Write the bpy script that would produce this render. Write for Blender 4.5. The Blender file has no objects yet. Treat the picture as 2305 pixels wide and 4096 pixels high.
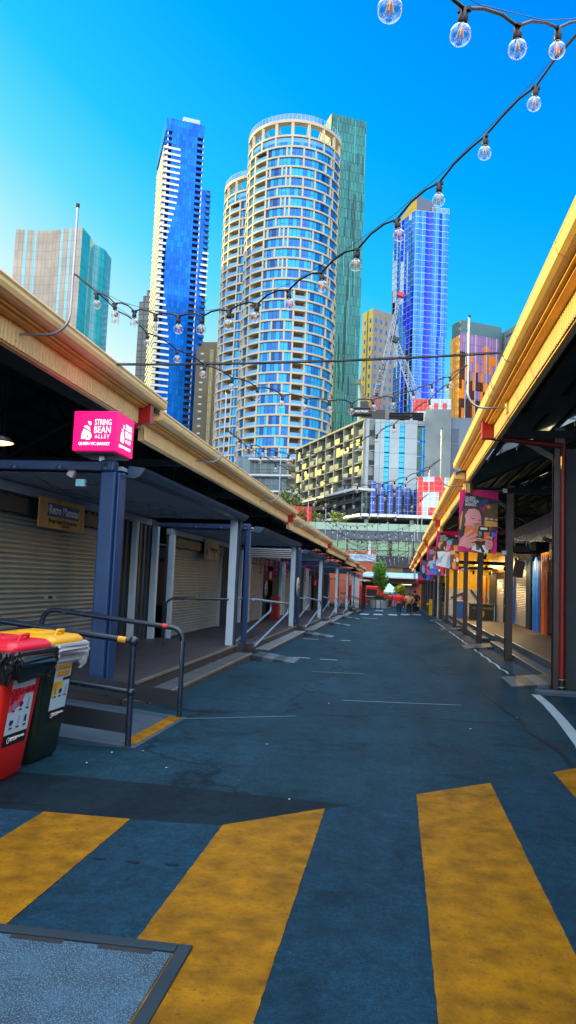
import bpy, bmesh, math, random
from mathutils import Vector, Matrix, Euler
RN = random.Random(11)
SC = bpy.context.scene
COL = SC.collection
SL = 0.0117                      # the lane falls away from the camera


def gz(y):
    return -SL * y


# ---------------------------------------------------------------- materials
def _nt(name):
    m = bpy.data.materials.new(name)
    m.use_nodes = True
    nt = m.node_tree
    b = nt.nodes['Principled BSDF']
    return m, nt, b


def N(nt, t, **kw):
    n = nt.nodes.new(t)
    for k, v in kw.items():
        if k in n.inputs.keys():
            n.inputs[k].default_value = v
        else:
            setattr(n, k, v)
    return n


def c4(c):
    return (c[0], c[1], c[2], 1.0)


def mixc(nt, fac, a, b, blend='MIX'):
    n = nt.nodes.new('ShaderNodeMix')
    n.data_type = 'RGBA'
    n.blend_type = blend
    for sock, val in ((n.inputs[0], fac), (n.inputs[6], a), (n.inputs[7], b)):
        if hasattr(val, 'is_output') or hasattr(val, 'links'):
            nt.links.new(val, sock)
        else:
            sock.default_value = val if not isinstance(val, tuple) else c4(val)
    return n.outputs[2]


def ramp(nt, fac, stops):
    r = nt.nodes.new('ShaderNodeValToRGB')
    e = r.color_ramp.elements
    while len(e) < len(stops):
        e.new(0.5)
    for i, (p, c) in enumerate(stops):
        e[i].position = p
        e[i].color = c4(c) if isinstance(c, tuple) else (c, c, c, 1)
    nt.links.new(fac, r.inputs[0])
    return r.outputs[0]


def noise(nt, vec, scale, detail=4, rough=.55, dist=0):
    n = nt.nodes.new('ShaderNodeTexNoise')
    n.inputs['Scale'].default_value = scale
    n.inputs['Detail'].default_value = detail
    n.inputs['Roughness'].default_value = rough
    n.inputs['Distortion'].default_value = dist
    nt.links.new(vec, n.inputs['Vector'])
    return n.outputs[0]


def stretch(nt, vec, s):
    m = nt.nodes.new('ShaderNodeMapping')
    m.inputs['Scale'].default_value = s
    nt.links.new(vec, m.inputs['Vector'])
    return m.outputs[0]


def mat(name, col, rough=.55, metal=0., var=.18, scale=2.5, bump=0., bscale=60, spec=.5, streak=None, coat=0., wear=None):
    """principled paint / metal / cloth with mottling, optional vertical streaks, chips and bump"""
    m, nt, b = _nt(name)
    tc = N(nt, 'ShaderNodeTexCoord')
    v = tc.outputs['Object']
    out = col
    if var:
        f = noise(nt, v, scale, 5)
        lo = tuple(c * (1 - var) for c in col)
        hi = tuple(min(1, c * (1 + var)) for c in col)
        out = ramp(nt, f, [(.3, lo), (.7, hi)])
    if streak:
        f2 = noise(nt, stretch(nt, v, (14, 14, .9)), 1.6, 3)
        f2 = ramp(nt, f2, [(.52, 0.), (.75, streak[1])])
        out = mixc(nt, f2, out, streak[0])
    if wear:
        f3 = noise(nt, stretch(nt, v, wear[2] if len(wear) > 2 else (1, 1, 1)), 9, 6, .65)
        f3 = ramp(nt, f3, [(wear[1], 0.), (wear[1] + .02, 1.)])
        out = mixc(nt, f3, out, wear[0])
    if isinstance(out, tuple):
        b.inputs['Base Color'].default_value = c4(out)
    else:
        nt.links.new(out, b.inputs['Base Color'])
    b.inputs['Roughness'].default_value = rough
    b.inputs['Metallic'].default_value = metal
    b.inputs['Specular IOR Level'].default_value = spec
    b.inputs['Coat Weight'].default_value = coat
    if var and rough > .1:
        f4 = noise(nt, v, scale * 3, 3)
        mr = N(nt, 'ShaderNodeMapRange')
        mr.inputs['To Min'].default_value = max(0, rough - .12)
        mr.inputs['To Max'].default_value = min(1, rough + .12)
        nt.links.new(f4, mr.inputs['Value'])
        nt.links.new(mr.outputs[0], b.inputs['Roughness'])
    if bump:
        bp = N(nt, 'ShaderNodeBump')
        bp.inputs['Strength'].default_value = bump
        bp.inputs['Distance'].default_value = .01
        nt.links.new(noise(nt, v, bscale, 4), bp.inputs['Height'])
        nt.links.new(bp.outputs[0], b.inputs['Normal'])
    return m


def brick(name, c1, c2, mortar, bw, bh, ms, rough=.2, metal=0., offset=0., var=.1, spec=.5, wob=0., freq=2, bias=0.):
    """panelled facade or brickwork on UVs laid out in metres"""
    m, nt, b = _nt(name)
    tc = N(nt, 'ShaderNodeTexCoord')
    t = N(nt, 'ShaderNodeTexBrick')
    t.offset = offset
    t.offset_frequency = freq
    t.inputs['Color1'].default_value = c4(c1)
    t.inputs['Color2'].default_value = c4(c2)
    t.inputs['Mortar'].default_value = c4(mortar)
    t.inputs['Scale'].default_value = 1
    t.inputs['Mortar Size'].default_value = ms
    t.inputs['Mortar Smooth'].default_value = .1
    t.inputs['Bias'].default_value = bias
    t.inputs['Brick Width'].default_value = bw
    t.inputs['Row Height'].default_value = bh
    nt.links.new(tc.outputs['UV'], t.inputs['Vector'])
    o = t.outputs[0]
    if var:
        f = noise(nt, tc.outputs['Object'], .12, 4)
        o = mixc(nt, 1., o, ramp(nt, f, [(.3, 1 - var), (.7, 1.)]), 'MULTIPLY')
    nt.links.new(o, b.inputs['Base Color'])
    b.inputs['Roughness'].default_value = rough
    b.inputs['Metallic'].default_value = metal
    b.inputs['Specular IOR Level'].default_value = spec
    if wob:
        bp = N(nt, 'ShaderNodeBump')
        bp.inputs['Strength'].default_value = wob
        bp.inputs['Distance'].default_value = .3
        nt.links.new(noise(nt, tc.outputs['Object'], .35, 2), bp.inputs['Height'])
        nt.links.new(bp.outputs[0], b.inputs['Normal'])
    return m


def glow(name, col, s):
    m, nt, b = _nt(name)
    b.inputs['Base Color'].default_value = c4(col)
    b.inputs['Emission Color'].default_value = c4(col)
    b.inputs['Emission Strength'].default_value = s
    return m


def clear_glass(name, tint=(1, 1, 1), refl=.9, ior=1.45, rough=0.02):
    m, nt, b = _nt(name)
    nt.nodes.remove(b)
    out = nt.nodes['Material Output']
    tr = N(nt, 'ShaderNodeBsdfTransparent')
    tr.inputs[0].default_value = c4(tint)
    gl = N(nt, 'ShaderNodeBsdfGlossy')
    gl.inputs['Roughness'].default_value = rough
    gl.inputs['Color'].default_value = (refl, refl, refl, 1)
    lw = N(nt, 'ShaderNodeLayerWeight', Blend=.5)
    fr = N(nt, 'ShaderNodeMapRange')
    pw = N(nt, 'ShaderNodeMath', operation='POWER')
    pw.inputs[1].default_value = 2.4
    nt.links.new(lw.outputs['Facing'], pw.inputs[0])
    nt.links.new(pw.outputs[0], fr.inputs['Value'])
    fr.inputs['To Min'].default_value = .09
    fr.inputs['To Max'].default_value = .95
    mx = N(nt, 'ShaderNodeMixShader')
    nt.links.new(fr.outputs[0], mx.inputs[0])
    nt.links.new(tr.outputs[0], mx.inputs[1])
    nt.links.new(gl.outputs[0], mx.inputs[2])
    nt.links.new(mx.outputs[0], out.inputs['Surface'])
    return m


# ---------------------------------------------------------------- objects
def tag(o, label=None, cat=None, group=None, kind=None):
    if label:
        o['label'] = label
    if cat:
        o['category'] = cat
    if group:
        o['group'] = group
    if kind:
        o['kind'] = kind
    return o


def thing(name, label, cat, loc=(0, 0, 0), group=None):
    o = bpy.data.objects.new(name, None)
    o.empty_display_size = .2
    COL.objects.link(o)
    o.location = loc
    return tag(o, label, cat, group)


def wloc(o):
    v = Vector((0, 0, 0))
    while o is not None:
        v = v + Vector(o.location)
        o = o.parent
    return v


def copy_tree(o, parent=None, loc=None, label=None):
    c = o.copy()
    COL.objects.link(c)
    c.parent = parent
    if loc is not None:
        c.location = loc
    if label:
        c['label'] = label
    for ch in list(o.children):
        copy_tree(ch, c)
    return c


class MB:
    def __init__(s):
        s.v = []; s.f = []; s.m = []; s.s = []

    def add(s, vs, fs, mi=0, smooth=False):
        k = len(s.v)
        s.v += [tuple(p) for p in vs]
        for f in fs:
            s.f.append([i + k for i in f]); s.m.append(mi); s.s.append(smooth)
        return s

    def box(s, x0, x1, y0, y1, z0, z1, mi=0):
        v = [(x0, y0, z0), (x1, y0, z0), (x1, y1, z0), (x0, y1, z0), (x0, y0, z1), (x1, y0, z1), (x1, y1, z1), (x0, y1, z1)]
        return s.add(v, [(3, 2, 1, 0), (4, 5, 6, 7), (0, 1, 5, 4), (1, 2, 6, 5), (2, 3, 7, 6), (3, 0, 4, 7)], mi)

    def obox(s, c, sx, sy, sz, rot=(0, 0, 0), mi=0):
        M = Euler(rot).to_matrix()
        v = []
        for dz in (-.5, .5):
            for dx, dy in ((-.5, -.5), (.5, -.5), (.5, .5), (-.5, .5)):
                v.append(Vector(c) + M @ Vector((dx * sx, dy * sy, dz * sz)))
        return s.add(v, [(3, 2, 1, 0), (4, 5, 6, 7), (0, 1, 5, 4), (1, 2, 6, 5), (2, 3, 7, 6), (3, 0, 4, 7)], mi)

    def bar(s, p, q, w, h, mi=0):
        p = Vector(p); q = Vector(q); d = (q - p).normalized()
        up = Vector((0, 0, 1)) if abs(d.z) < .95 else Vector((0, 1, 0))
        a = d.cross(up).normalized() * (w / 2)
        b = a.cross(d).normalized() * (h / 2)
        v = [p - a - b, p + a - b, p + a + b, p - a + b, q - a - b, q + a - b, q + a + b, q - a + b]
        return s.add(v, [(3, 2, 1, 0), (4, 5, 6, 7), (0, 1, 5, 4), (1, 2, 6, 5), (2, 3, 7, 6), (3, 0, 4, 7)], mi)

    def tube(s, pts, r, n=8, mi=0, cap=True, smooth=True):
        P = [Vector(p) for p in pts]
        rs = r if isinstance(r, (list, tuple)) else [r] * len(P)
        ref = None; vs = []
        for i, p in enumerate(P):
            d = (P[min(i + 1, len(P) - 1)] - P[max(i - 1, 0)]).normalized()
            if ref is None:
                ref = Vector((0, 0, 1)) if abs(d.z) < .9 else Vector((1, 0, 0))
            a = (ref - d * ref.dot(d)).normalized()
            b = d.cross(a); ref = a
            for k in range(n):
                t = 2 * math.pi * k / n
                vs.append(p + (a * math.cos(t) + b * math.sin(t)) * rs[i])
        fs = []
        for i in range(len(P) - 1):
            for k in range(n):
                fs.append((i * n + k, i * n + (k + 1) % n, (i + 1) * n + (k + 1) % n, (i + 1) * n + k))
        s.add(vs, fs, mi, smooth)
        if cap:
            e = (len(P) - 1) * n
            s.add(vs[:n], [tuple(reversed(range(n)))], mi)
            s.add(vs[e:e + n], [tuple(range(n))], mi)
        return s

    def prism(s, poly, ax, a, b, mi=0):
        def P(u, w, t):
            return {'x': (t, u, w), 'y': (u, t, w), 'z': (u, w, t)}[ax]
        n = len(poly)
        v = [P(u, w, a) for u, w in poly] + [P(u, w, b) for u, w in poly]
        f = [tuple(range(n)), tuple(reversed(range(n, 2 * n)))]
        f += [(i, i + n, (i + 1) % n + n, (i + 1) % n) for i in range(n)]
        return s.add(v, f, mi)

    def strip(s, prof, ax, a, b, mi=0, smooth=False):
        """open profile swept along an axis"""
        def P(u, w, t):
            return {'x': (t, u, w), 'y': (u, t, w), 'z': (u, w, t)}[ax]
        n = len(prof)
        v = [P(u, w, a) for u, w in prof] + [P(u, w, b) for u, w in prof]
        return s.add(v, [(i, i + 1, i + 1 + n, i + n) for i in range(n - 1)], mi, smooth)

    def rev(s, prof, c, n=12, mi=0, smooth=True, M=None):
        vs = []
        for r, z in prof:
            for k in range(n):
                t = 2 * math.pi * k / n
                p = Vector((r * math.cos(t), r * math.sin(t), z))
                vs.append((M @ p if M else p) + Vector(c))
        fs = []
        for i in range(len(prof) - 1):
            for k in range(n):
                fs.append((i * n + k, i * n + (k + 1) % n, (i + 1) * n + (k + 1) % n, (i + 1) * n + k))
        return s.add(vs, fs, mi, smooth)

    def poly(s, pts, mi=0):
        return s.add(pts, [tuple(range(len(pts)))], mi)

    def build(s, name, mats, parent=None, uv=False, bevel=0, label=None, kind=None):
        me = bpy.data.meshes.new(name)
        off = wloc(parent)
        me.from_pydata([tuple(Vector(p) - off) for p in s.v], [], s.f)
        for m in (mats if isinstance(mats, (list, tuple)) else [mats]):
            me.materials.append(m)
        me.polygons.foreach_set('material_index', s.m)
        me.polygons.foreach_set('use_smooth', s.s)
        if uv:
            L = me.uv_layers.new(name='UVMap')
            for p in me.polygons:
                n = p.normal
                u = Vector((-n.y, n.x, 0)).normalized() if abs(n.z) < .9 else Vector((1, 0, 0))
                w = Vector((0, 0, 1)) if abs(n.z) < .9 else Vector((0, 1, 0))
                for li in p.loop_indices:
                    q = Vector(s.v[me.loops[li].vertex_index])
                    L.data[li].uv = (q.dot(u), q.dot(w))
        me.update()
        o = bpy.data.objects.new(name, me)
        COL.objects.link(o)
        o.parent = parent
        if bevel:
            md = o.modifiers.new('Bevel', 'BEVEL')
            md.width = bevel; md.segments = 2; md.limit_method = 'ANGLE'
        if label:
            o['label'] = label
        if kind:
            o['kind'] = kind
        return o


def frame(o, u, v):
    u = Vector(u).normalized(); v = Vector(v); v = (v - u * v.dot(u)).normalized()
    n = u.cross(v)
    M = Matrix((u, v, n)).transposed().to_4x4()
    M.translation = Vector(o)
    return M


def text(s, size, m, M, parent, name='lettering', sx=1., align='CENTER', ext=.002, sp=1., bold=0.):
    cu = bpy.data.curves.new(name, 'FONT')
    cu.body = s; cu.size = size; cu.align_x = align; cu.align_y = 'CENTER'
    cu.extrude = ext; cu.resolution_u = 2; cu.space_character = sp; cu.offset = bold
    ob = bpy.data.objects.new(name, cu)
    COL.objects.link(ob)
    dg = bpy.context.evaluated_depsgraph_get()
    me = bpy.data.meshes.new_from_object(ob.evaluated_get(dg))
    bpy.data.objects.remove(ob)
    bpy.data.curves.remove(cu)
    off = wloc(parent)
    for vt in me.vertices:
        p = M @ Vector((vt.co.x * sx, vt.co.y, vt.co.z))
        vt.co = p - off
    me.materials.clear()
    me.materials.append(m)
    me.name = name
    o = bpy.data.objects.new(name, me)
    COL.objects.link(o)
    o.parent = parent
    return o


def struct(name, mb, m, uv=False):
    o = mb.build(name, m, None, uv=uv)
    o['kind'] = 'structure'
    return o


# ---------------------------------------------------------------- camera
cam = bpy.data.cameras.new('camera')
cam.sensor_fit = 'VERTICAL'
cam.sensor_height = 24.0
cam.lens = 24.0 * 3000 / 4096
cam.clip_end = 5000
cam.clip_start = .05
co = bpy.data.objects.new('camera', cam)
COL.objects.link(co)
yaw, pitch, roll = math.radians(8.474), math.radians(5.2185), .040
fw = Vector((-math.sin(yaw) * math.cos(pitch), math.cos(yaw) * math.cos(pitch), math.sin(pitch)))
r0 = Vector((math.cos(yaw), math.sin(yaw), 0))
u0 = r0.cross(fw)
rr = r0 * math.cos(roll) + u0 * math.sin(roll)
uu = u0 * math.cos(roll) - r0 * math.sin(roll)
Mc = Matrix((rr, uu, -fw)).transposed().to_4x4()
Mc.translation = Vector((0, 0, 1.56))
co.matrix_world = Mc
SC.camera = co

# ---------------------------------------------------------------- sky and sun
SUN_EL, SUN_AZ = math.radians(14), math.radians(72)       # azimuth: from +Y towards -X
w = bpy.data.worlds.new('World')
SC.world = w
w.use_nodes = True
nt = w.node_tree
sky = nt.nodes.new('ShaderNodeTexSky')
sky.sky_type = 'NISHITA'
sky.sun_disc = False
sky.sun_elevation = SUN_EL
sky.sun_rotation = -SUN_AZ
sky.air_density = 1.0
sky.dust_density = .8
sky.ozone_density = 1.2
bw = nt.nodes.new('ShaderNodeRGBToBW')
nt.links.new(sky.outputs[0], bw.inputs[0])
sc_ = N(nt, 'ShaderNodeMath', operation='MULTIPLY')
nt.links.new(bw.outputs[0], sc_.inputs[0])
sc_.inputs[1].default_value = .12
# polarised, heavily saturated blue that pales to white only towards the low sun
skc = ramp(nt, sc_.outputs[0], [(.10, (.0, .10, .56)), (.145, (.0, .165, .63)), (.19, (.0, .255, .64)), (.25, (.012, .36, .65)), (.30, (.08, .46, .66)), (.36, (.28, .55, .67)), (.45, (.57, .65, .68))])
tcw = N(nt, 'ShaderNodeTexCoord')
sep = N(nt, 'ShaderNodeSeparateXYZ')
nt.links.new(tcw.outputs['Generated'], sep.inputs[0])
# added fill light: sky brightened overhead, outside the view
zenith_fill = ramp(nt, sep.outputs[2], [(.64, 0.), (.80, 1.)])
skc = mixc(nt, zenith_fill, skc, (1.7, 1.95, 2.2))
# added fill light: sky raised behind the camera for the shaded fronts
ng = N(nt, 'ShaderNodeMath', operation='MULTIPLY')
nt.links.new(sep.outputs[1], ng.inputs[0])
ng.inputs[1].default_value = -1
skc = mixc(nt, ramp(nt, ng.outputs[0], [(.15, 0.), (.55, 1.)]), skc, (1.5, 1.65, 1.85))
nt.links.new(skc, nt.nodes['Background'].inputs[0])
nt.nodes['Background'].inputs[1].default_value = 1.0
sl = bpy.data.lights.new('sun', 'SUN')
sl.energy = 5.0
sl.angle = math.radians(.5)
sl.color = (1, .78, .13)
so = bpy.data.objects.new('sun', sl)
COL.objects.link(so)
sd = Vector((-math.sin(SUN_AZ) * math.cos(SUN_EL), math.cos(SUN_AZ) * math.cos(SUN_EL), math.sin(SUN_EL)))
so.rotation_euler = sd.to_track_quat('Z', 'Y').to_euler()
so.location = (-30, 20, 40)
vs = SC.view_settings
vs.view_transform = 'Standard'
vs.look = 'None'
vs.exposure = .7
vs.gamma = 1
# ---------------------------------------------------------------- shared paints
M_cream = mat('cream_paint', (.86, .58, .26), .5, var=.06, streak=((.34, .17, .05), .22))
M_cream2 = mat('cream_gutter', (.85, .57, .23), .35, var=.06, spec=.5)
M_gold = mat('ochre_moulding', (.60, .30, .05), .5)
M_red2 = mat('dark_red_pipe_paint', (.22, .010, .008), .35, var=.15)
M_red = mat('red_paint', (.42, .010, .014), .35, var=.1)
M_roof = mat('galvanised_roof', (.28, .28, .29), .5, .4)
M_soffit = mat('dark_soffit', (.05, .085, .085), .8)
M_timber = mat('dark_timber', (.016, .024, .024), .75)
M_steel_br = mat('brown_painted_steel', (.028, .012, .009), .35, var=.25, spec=.6)
M_blue = mat('blue_container_paint', (.010, .048, .15), .42, var=.12, scale=1.5, wear=((.25, .33, .45), .72))
M_blue2 = mat('slate_blue_steel', (.030, .065, .13), .4, var=.15)
M_navy = mat('charcoal_corrugated', (.012, .028, .038), .5, var=.2)
M_white = mat('white_paint', (.52, .68, .80), .45, var=.06, wear=((.25, .25, .26), .70))
M_white2 = mat('off_white_panel', (.55, .55, .58), .6, var=.08)
M_ceil = mat('ceiling_sheet', (.30, .38, .50), .6, var=.1)
M_shut = mat('roller_shutter_grey', (.32, .33, .30), .42, .25, var=.1, scale=1.2)
M_deck = mat('dark_deck_board', (.040, .036, .045), .55, var=.25, bump=.15)
M_conc = mat('pale_concrete', (.06, .09, .13), .8, var=.2, bump=.2)
M_nose = mat('aluminium_nosing', (.42, .36, .28), .35, .6)
M_galv = mat('galvanised_pipe', (.42, .45, .50), .35, .8, var=.12)
M_rail = mat('blue_black_rail_paint', (.012, .022, .045), .3, var=.2, wear=((.35, .42, .52), .655, (.6, 2.5, 2.5)), spec=.6)
M_black = mat('matt_black', (.008, .009, .011), .5)
M_rubber = mat('black_cable', (.006, .006, .010), .45)
M_steelrail = mat('blue_steel_rail', (.20, .34, .50), .3, .3)
M_yell = mat('yellow_tape', (.75, .36, .01), .5)
M_pink = glow('magenta_lightbox', (1., .0, .17), .50)
M_wtext = mat('white_lettering', (.85, .85, .85), .5, var=0)
M_wglow = glow('white_lightbox_lettering', (1, 1, 1), .5)
M_conc2 = mat('concrete_light', (.30, .34, .38), .85, var=.15, scale=.3)


# ---------------------------------------------------------------- ground
def asphalt(name, base, var, speck=.02, crack=0.):
    m, nt, b = _nt(name)
    tc = N(nt, 'ShaderNodeTexCoord')
    v = tc.outputs['Object']
    f = noise(nt, v, .55, 6, .6)
    f2 = noise(nt, v, 7, 6, .7)
    f3 = noise(nt, stretch(nt, v, (1.3, .18, 1)), 1.2, 5, .6, .6)
    c = ramp(nt, f, [(.25, tuple(x * (1 - var) for x in base)), (.75, tuple(x * (1 + var) for x in base))])
    c = mixc(nt, .6, c, ramp(nt, f2, [(.3, .55), (.7, 1.45)]), 'MULTIPLY')
    c = mixc(nt, .55, c, ramp(nt, f3, [(.30, .55), (.64, 1.22)]), 'MULTIPLY')
    gr = noise(nt, v, 130, 2, .6)
    c = mixc(nt, .8, c, ramp(nt, gr, [(.33, .5), (.67, 1.5)]), 'MULTIPLY')
    g2 = noise(nt, v, 26, 4, .75)
    c = mixc(nt, .6, c, ramp(nt, g2, [(.36, .6), (.64, 1.35)]), 'MULTIPLY')
    st_ = noise(nt, v, 1.7, 5, .7, .8)
    c = mixc(nt, .9, c, ramp(nt, st_, [(.54, 1.), (.68, .5)]), 'MULTIPLY')
    if speck:
        vo = N(nt, 'ShaderNodeTexVoronoi', Scale=3.2)
        nt.links.new(v, vo.inputs['Vector'])
        c = mixc(nt, ramp(nt, vo.outputs['Distance'], [(speck, 1.), (speck + .012, 0.)]), c, (.14, .19, .23))
    if crack:
        vc = N(nt, 'ShaderNodeTexVoronoi', Scale=.16, feature='DISTANCE_TO_EDGE')
        nz = N(nt, 'ShaderNodeTexNoise', Scale=1.1, Detail=6.)
        nt.links.new(v, nz.inputs['Vector'])
        ad = N(nt, 'ShaderNodeVectorMath', operation='MULTIPLY_ADD')
        nt.links.new(nz.outputs['Color'], ad.inputs[0])
        ad.inputs[1].default_value = (1.6, 1.6, 0)
        nt.links.new(v, ad.inputs[2])
        nt.links.new(ad.outputs[0], vc.inputs['Vector'])
        c = mixc(nt, ramp(nt, vc.outputs['Distance'], [(.0, crack), (.006, 0.)]), c, (.0012, .004, .007))
    nt.links.new(c, b.inputs['Base Color'])
    b.inputs['Roughness'].default_value = .68
    b.inputs['Specular IOR Level'].default_value = .10
    bp = N(nt, 'ShaderNodeBump')
    bp.inputs['Strength'].default_value = .45
    bp.inputs['Distance'].default_value = .006
    nt.links.new(noise(nt, v, 110, 3), bp.inputs['Height'])
    nt.links.new(bp.outputs[0], b.inputs['Normal'])
    return m


M_asph = asphalt('worn_asphalt', (.0062, .034, .058), .28, crack=.75)
M_asph_dark = asphalt('fresh_asphalt_patch', (.0042, .014, .023), .2, speck=.015)
M_asph_cross = asphalt('smooth_asphalt', (.006, .035, .066), .22, speck=0)
M_yline = mat('worn_yellow_paint', (.24, .106, .0006), .62, spec=.12, var=.42, scale=6, bump=.6, bscale=60, streak=((.10, .05, .002), .5), wear=((.035, .035, .02), .635, (6, 7, 1)))
M_wline = mat('worn_white_paint', (.30, .40, .48), .6, var=.12, wear=((.15, .18, .2), .66))


def sheet(pts, dz, m, name, mb=None):
    mb = MB()
    mb.poly([(x, y, gz(y) + dz) for x, y in pts])
    o = struct(name, mb, m)
    return o


g = MB()
xs = [-1500, -60, -12, -6, 0, 6, 12, 60, 1500]
ys = [-300, -30, 0, 10, 30, 60, 100, 200, 500, 1500]
gv = [(x, y, gz(y)) for y in ys for x in xs]
nx = len(xs)
g.add(gv, [(j * nx + i, j * nx + i + 1, (j + 1) * nx + i + 1, (j + 1) * nx + i) for j in range(len(ys) - 1) for i in range(nx - 1)])
struct('road', g, M_asph)
sheet([(-9, -3), (6, -3), (6, 9.6), (1.45, 7.3), (.2, 6.13), (-.46, 5.56), (-1.08, 4.98), (-1.7, 4.93), (-2.31, 4.92), (-9, 4.9)], .004, M_asph_cross, 'crossing_surface')
sheet([(-9, 4.9), (-2.31, 4.92), (-1.7, 4.93), (-1.08, 4.98), (-.3, 5.7), (-1.7, 5.82), (-2.5, 5.86), (-9, 5.9)], .0042, M_asph_dark, 'asphalt_patch')
for k, (x0, x1, ya, yb) in enumerate(((-4.72, -4.1, 4.9, 4.9), (-3.52, -2.9, 4.9, 4.9), (-2.31, -1.705, 4.92, 4.932), (-1.09, -.47, 4.98, 5.55), (.19, .82, 6.14, 6.70), (1.445, 2.07, 7.29, 7.9), (2.7, 3.3, 8.4, 8.9))):
    rag = lambda xa, y: (xa + (RN.random() - .5) * .005, y)
    nn_ = 160
    sheet([rag(x0, -2.5 + (ya + 2.5) * q / nn_) for q in range(nn_ + 1)] + [rag(x1, yb - (yb + 2.5) * q / nn_) for q in range(nn_ + 1)], .008, M_yline, 'crossing_stripe')
# white edge line and worn thin line along the right side
wl = [(1.25, 4.8), (1.62, 6.5), (1.97, 8.7), (2.12, 10.4), (2.22, 11.9), (2.25, 13.05)]
sheet([(x - .02, y) for x, y in wl] + [(x + .12, y) for x, y in reversed(wl)], .006, M_wline, 'edge_line')
for i, (y0, y1) in enumerate(((16.3, 24.2), (25.6, 35.5), (36.5, 47))):
    pts = []
    n = 14
    for k in range(n + 1):
        y = y0 + (y1 - y0) * k / n
        pts.append((2.30 + .03 * math.sin(k * 2.1 + i), y))
    sheet([(x, y) for x, y in pts] + [(x + .035 + .03 * abs(math.sin(k * 1.7)), y) for k, (x, y) in reversed(list(enumerate(pts)))], .006, M_wline, 'edge_line')
# pale plates painted across the lane, and stray dashes
for x, y, wd, ln in ((-2.3, 55, .62, 2.2), (-1.35, 55.8, .66, 2.2), (-.28, 56.6, .66, 2.4), (.65, 58.5, .66, 2.4), (1.55, 60, .66, 2.6), (-1.55, 68, .7, 2.2), (-1.6, 46.5, .9, .35), (-2.7, 24.2, .5, .14), (-1.6, 24.4, .3, .14), (-2.4, 17.4, .9, .1), (-1.5, 17.3, .4, .08)):
    sheet([(x - wd / 2, y - ln / 2), (x + wd / 2, y - ln / 2), (x + wd / 2, y + ln / 2), (x - wd / 2, y + ln / 2)], .006, M_wline, 'road_marking')
for (xa, ya, xb, yb, ww) in ((-.75, 11.0, .95, 11.25, .018), (-1.6, 14.6, -.6, 14.7, .02), (-2.6, 8.6, -1.2, 9.4, .012)):
    sheet([(xa, ya), (xb, yb), (xb, yb + ww), (xa, ya + ww)], .0055, M_wline, 'joint_line')
# long dark tar seam wandering along the lane at the right and a pale scuff line
def seam(pts, w, m, name, dz=.005):
    L = []; Rr = []
    for i, (x, y) in enumerate(pts):
        ww = w * (.6 + .6 * RN.random())
        L.append((x - ww / 2, y)); Rr.append((x + ww / 2, y))
    sheet(L + Rr[::-1], dz, m, name)


M_tar = mat('tar_seam', (.004, .012, .02), .6, spec=.15)
seam([(1.66, 7.5), (1.72, 8.2), (1.66, 8.9), (1.55, 9.5), (1.62, 10.2), (1.52, 11), (1.50, 12.2), (1.44, 13)], .05, M_tar, 'tar_seam')
seam([(.9, 15), (.75, 16.2), (.72, 18), (.5, 19.5), (.48, 21.5), (.2, 23), (.1, 25)], .03, M_tar, 'tar_seam')

# service pit cover set into the paving
pc = thing('pit_cover', 'square rough concrete service pit cover in the foreground paving', 'pit cover', (-1.25, 2.9, gz(2.9)))
M_pit = mat('rough_pit_concrete', (.022, .06, .10), .9, var=.5, scale=5, bump=1., bscale=120, wear=((.10, .21, .33), .53, (22, 11, 1)))
mb = MB()
zc = gz(2.9)
mb.box(-1.83, -.90, 2.2, 3.22, zc - .02, zc + .0125)
mb.build('concrete_infill', M_pit, pc)
mb = MB()
for a in ((-1.90, -1.84, 2.1, 3.30), (-.89, -.83, 2.1, 3.30), (-1.838, -.892, 3.235, 3.30), (-1.838, -.892, 2.1, 2.185)):
    mb.box(*a, zc - .02, zc + .017)
mb.build('steel_rim', mat('pit_rim_steel', (.018, .034, .05), .6, .1, spec=.2), pc, bevel=.004)
for x in (-1.5, -1.1):
    mb = MB(); mb.box(x - .12, x + .12, 3.19, 3.226, zc, zc + .0135); mb.build('lifting_slot', M_black, pc)


# ---------------------------------------------------------------- market sheds
def truss(mb, sgn, xe, ze, xr, zr, xf, y, t=.09):
    """roof truss from eave xe to ridge xr to far eave xf"""
    mb.bar((xe, y, ze), (xr, y, zr), t, .16)
    mb.bar((xr, y, zr), (xf, y, ze), t, .16)
    mb.bar((xe, y, ze - .15), (xf, y, ze - .15), t, .14)
    n = 6
    for k in range(1, n):
        a = k / n
        x = xe + (xf - xe) * a
        h = ze + (zr - ze) * (1 - abs(2 * a - 1))
        mb.bar((x, y, ze - .15), (x, y, h), t * .7, .07)
        x2 = xe + (xf - xe) * (a + (1 / n if a < .5 else -1 / n))
        mb.bar((x, y, h), (x2, y, ze - .15), t * .7, .07)


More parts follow.
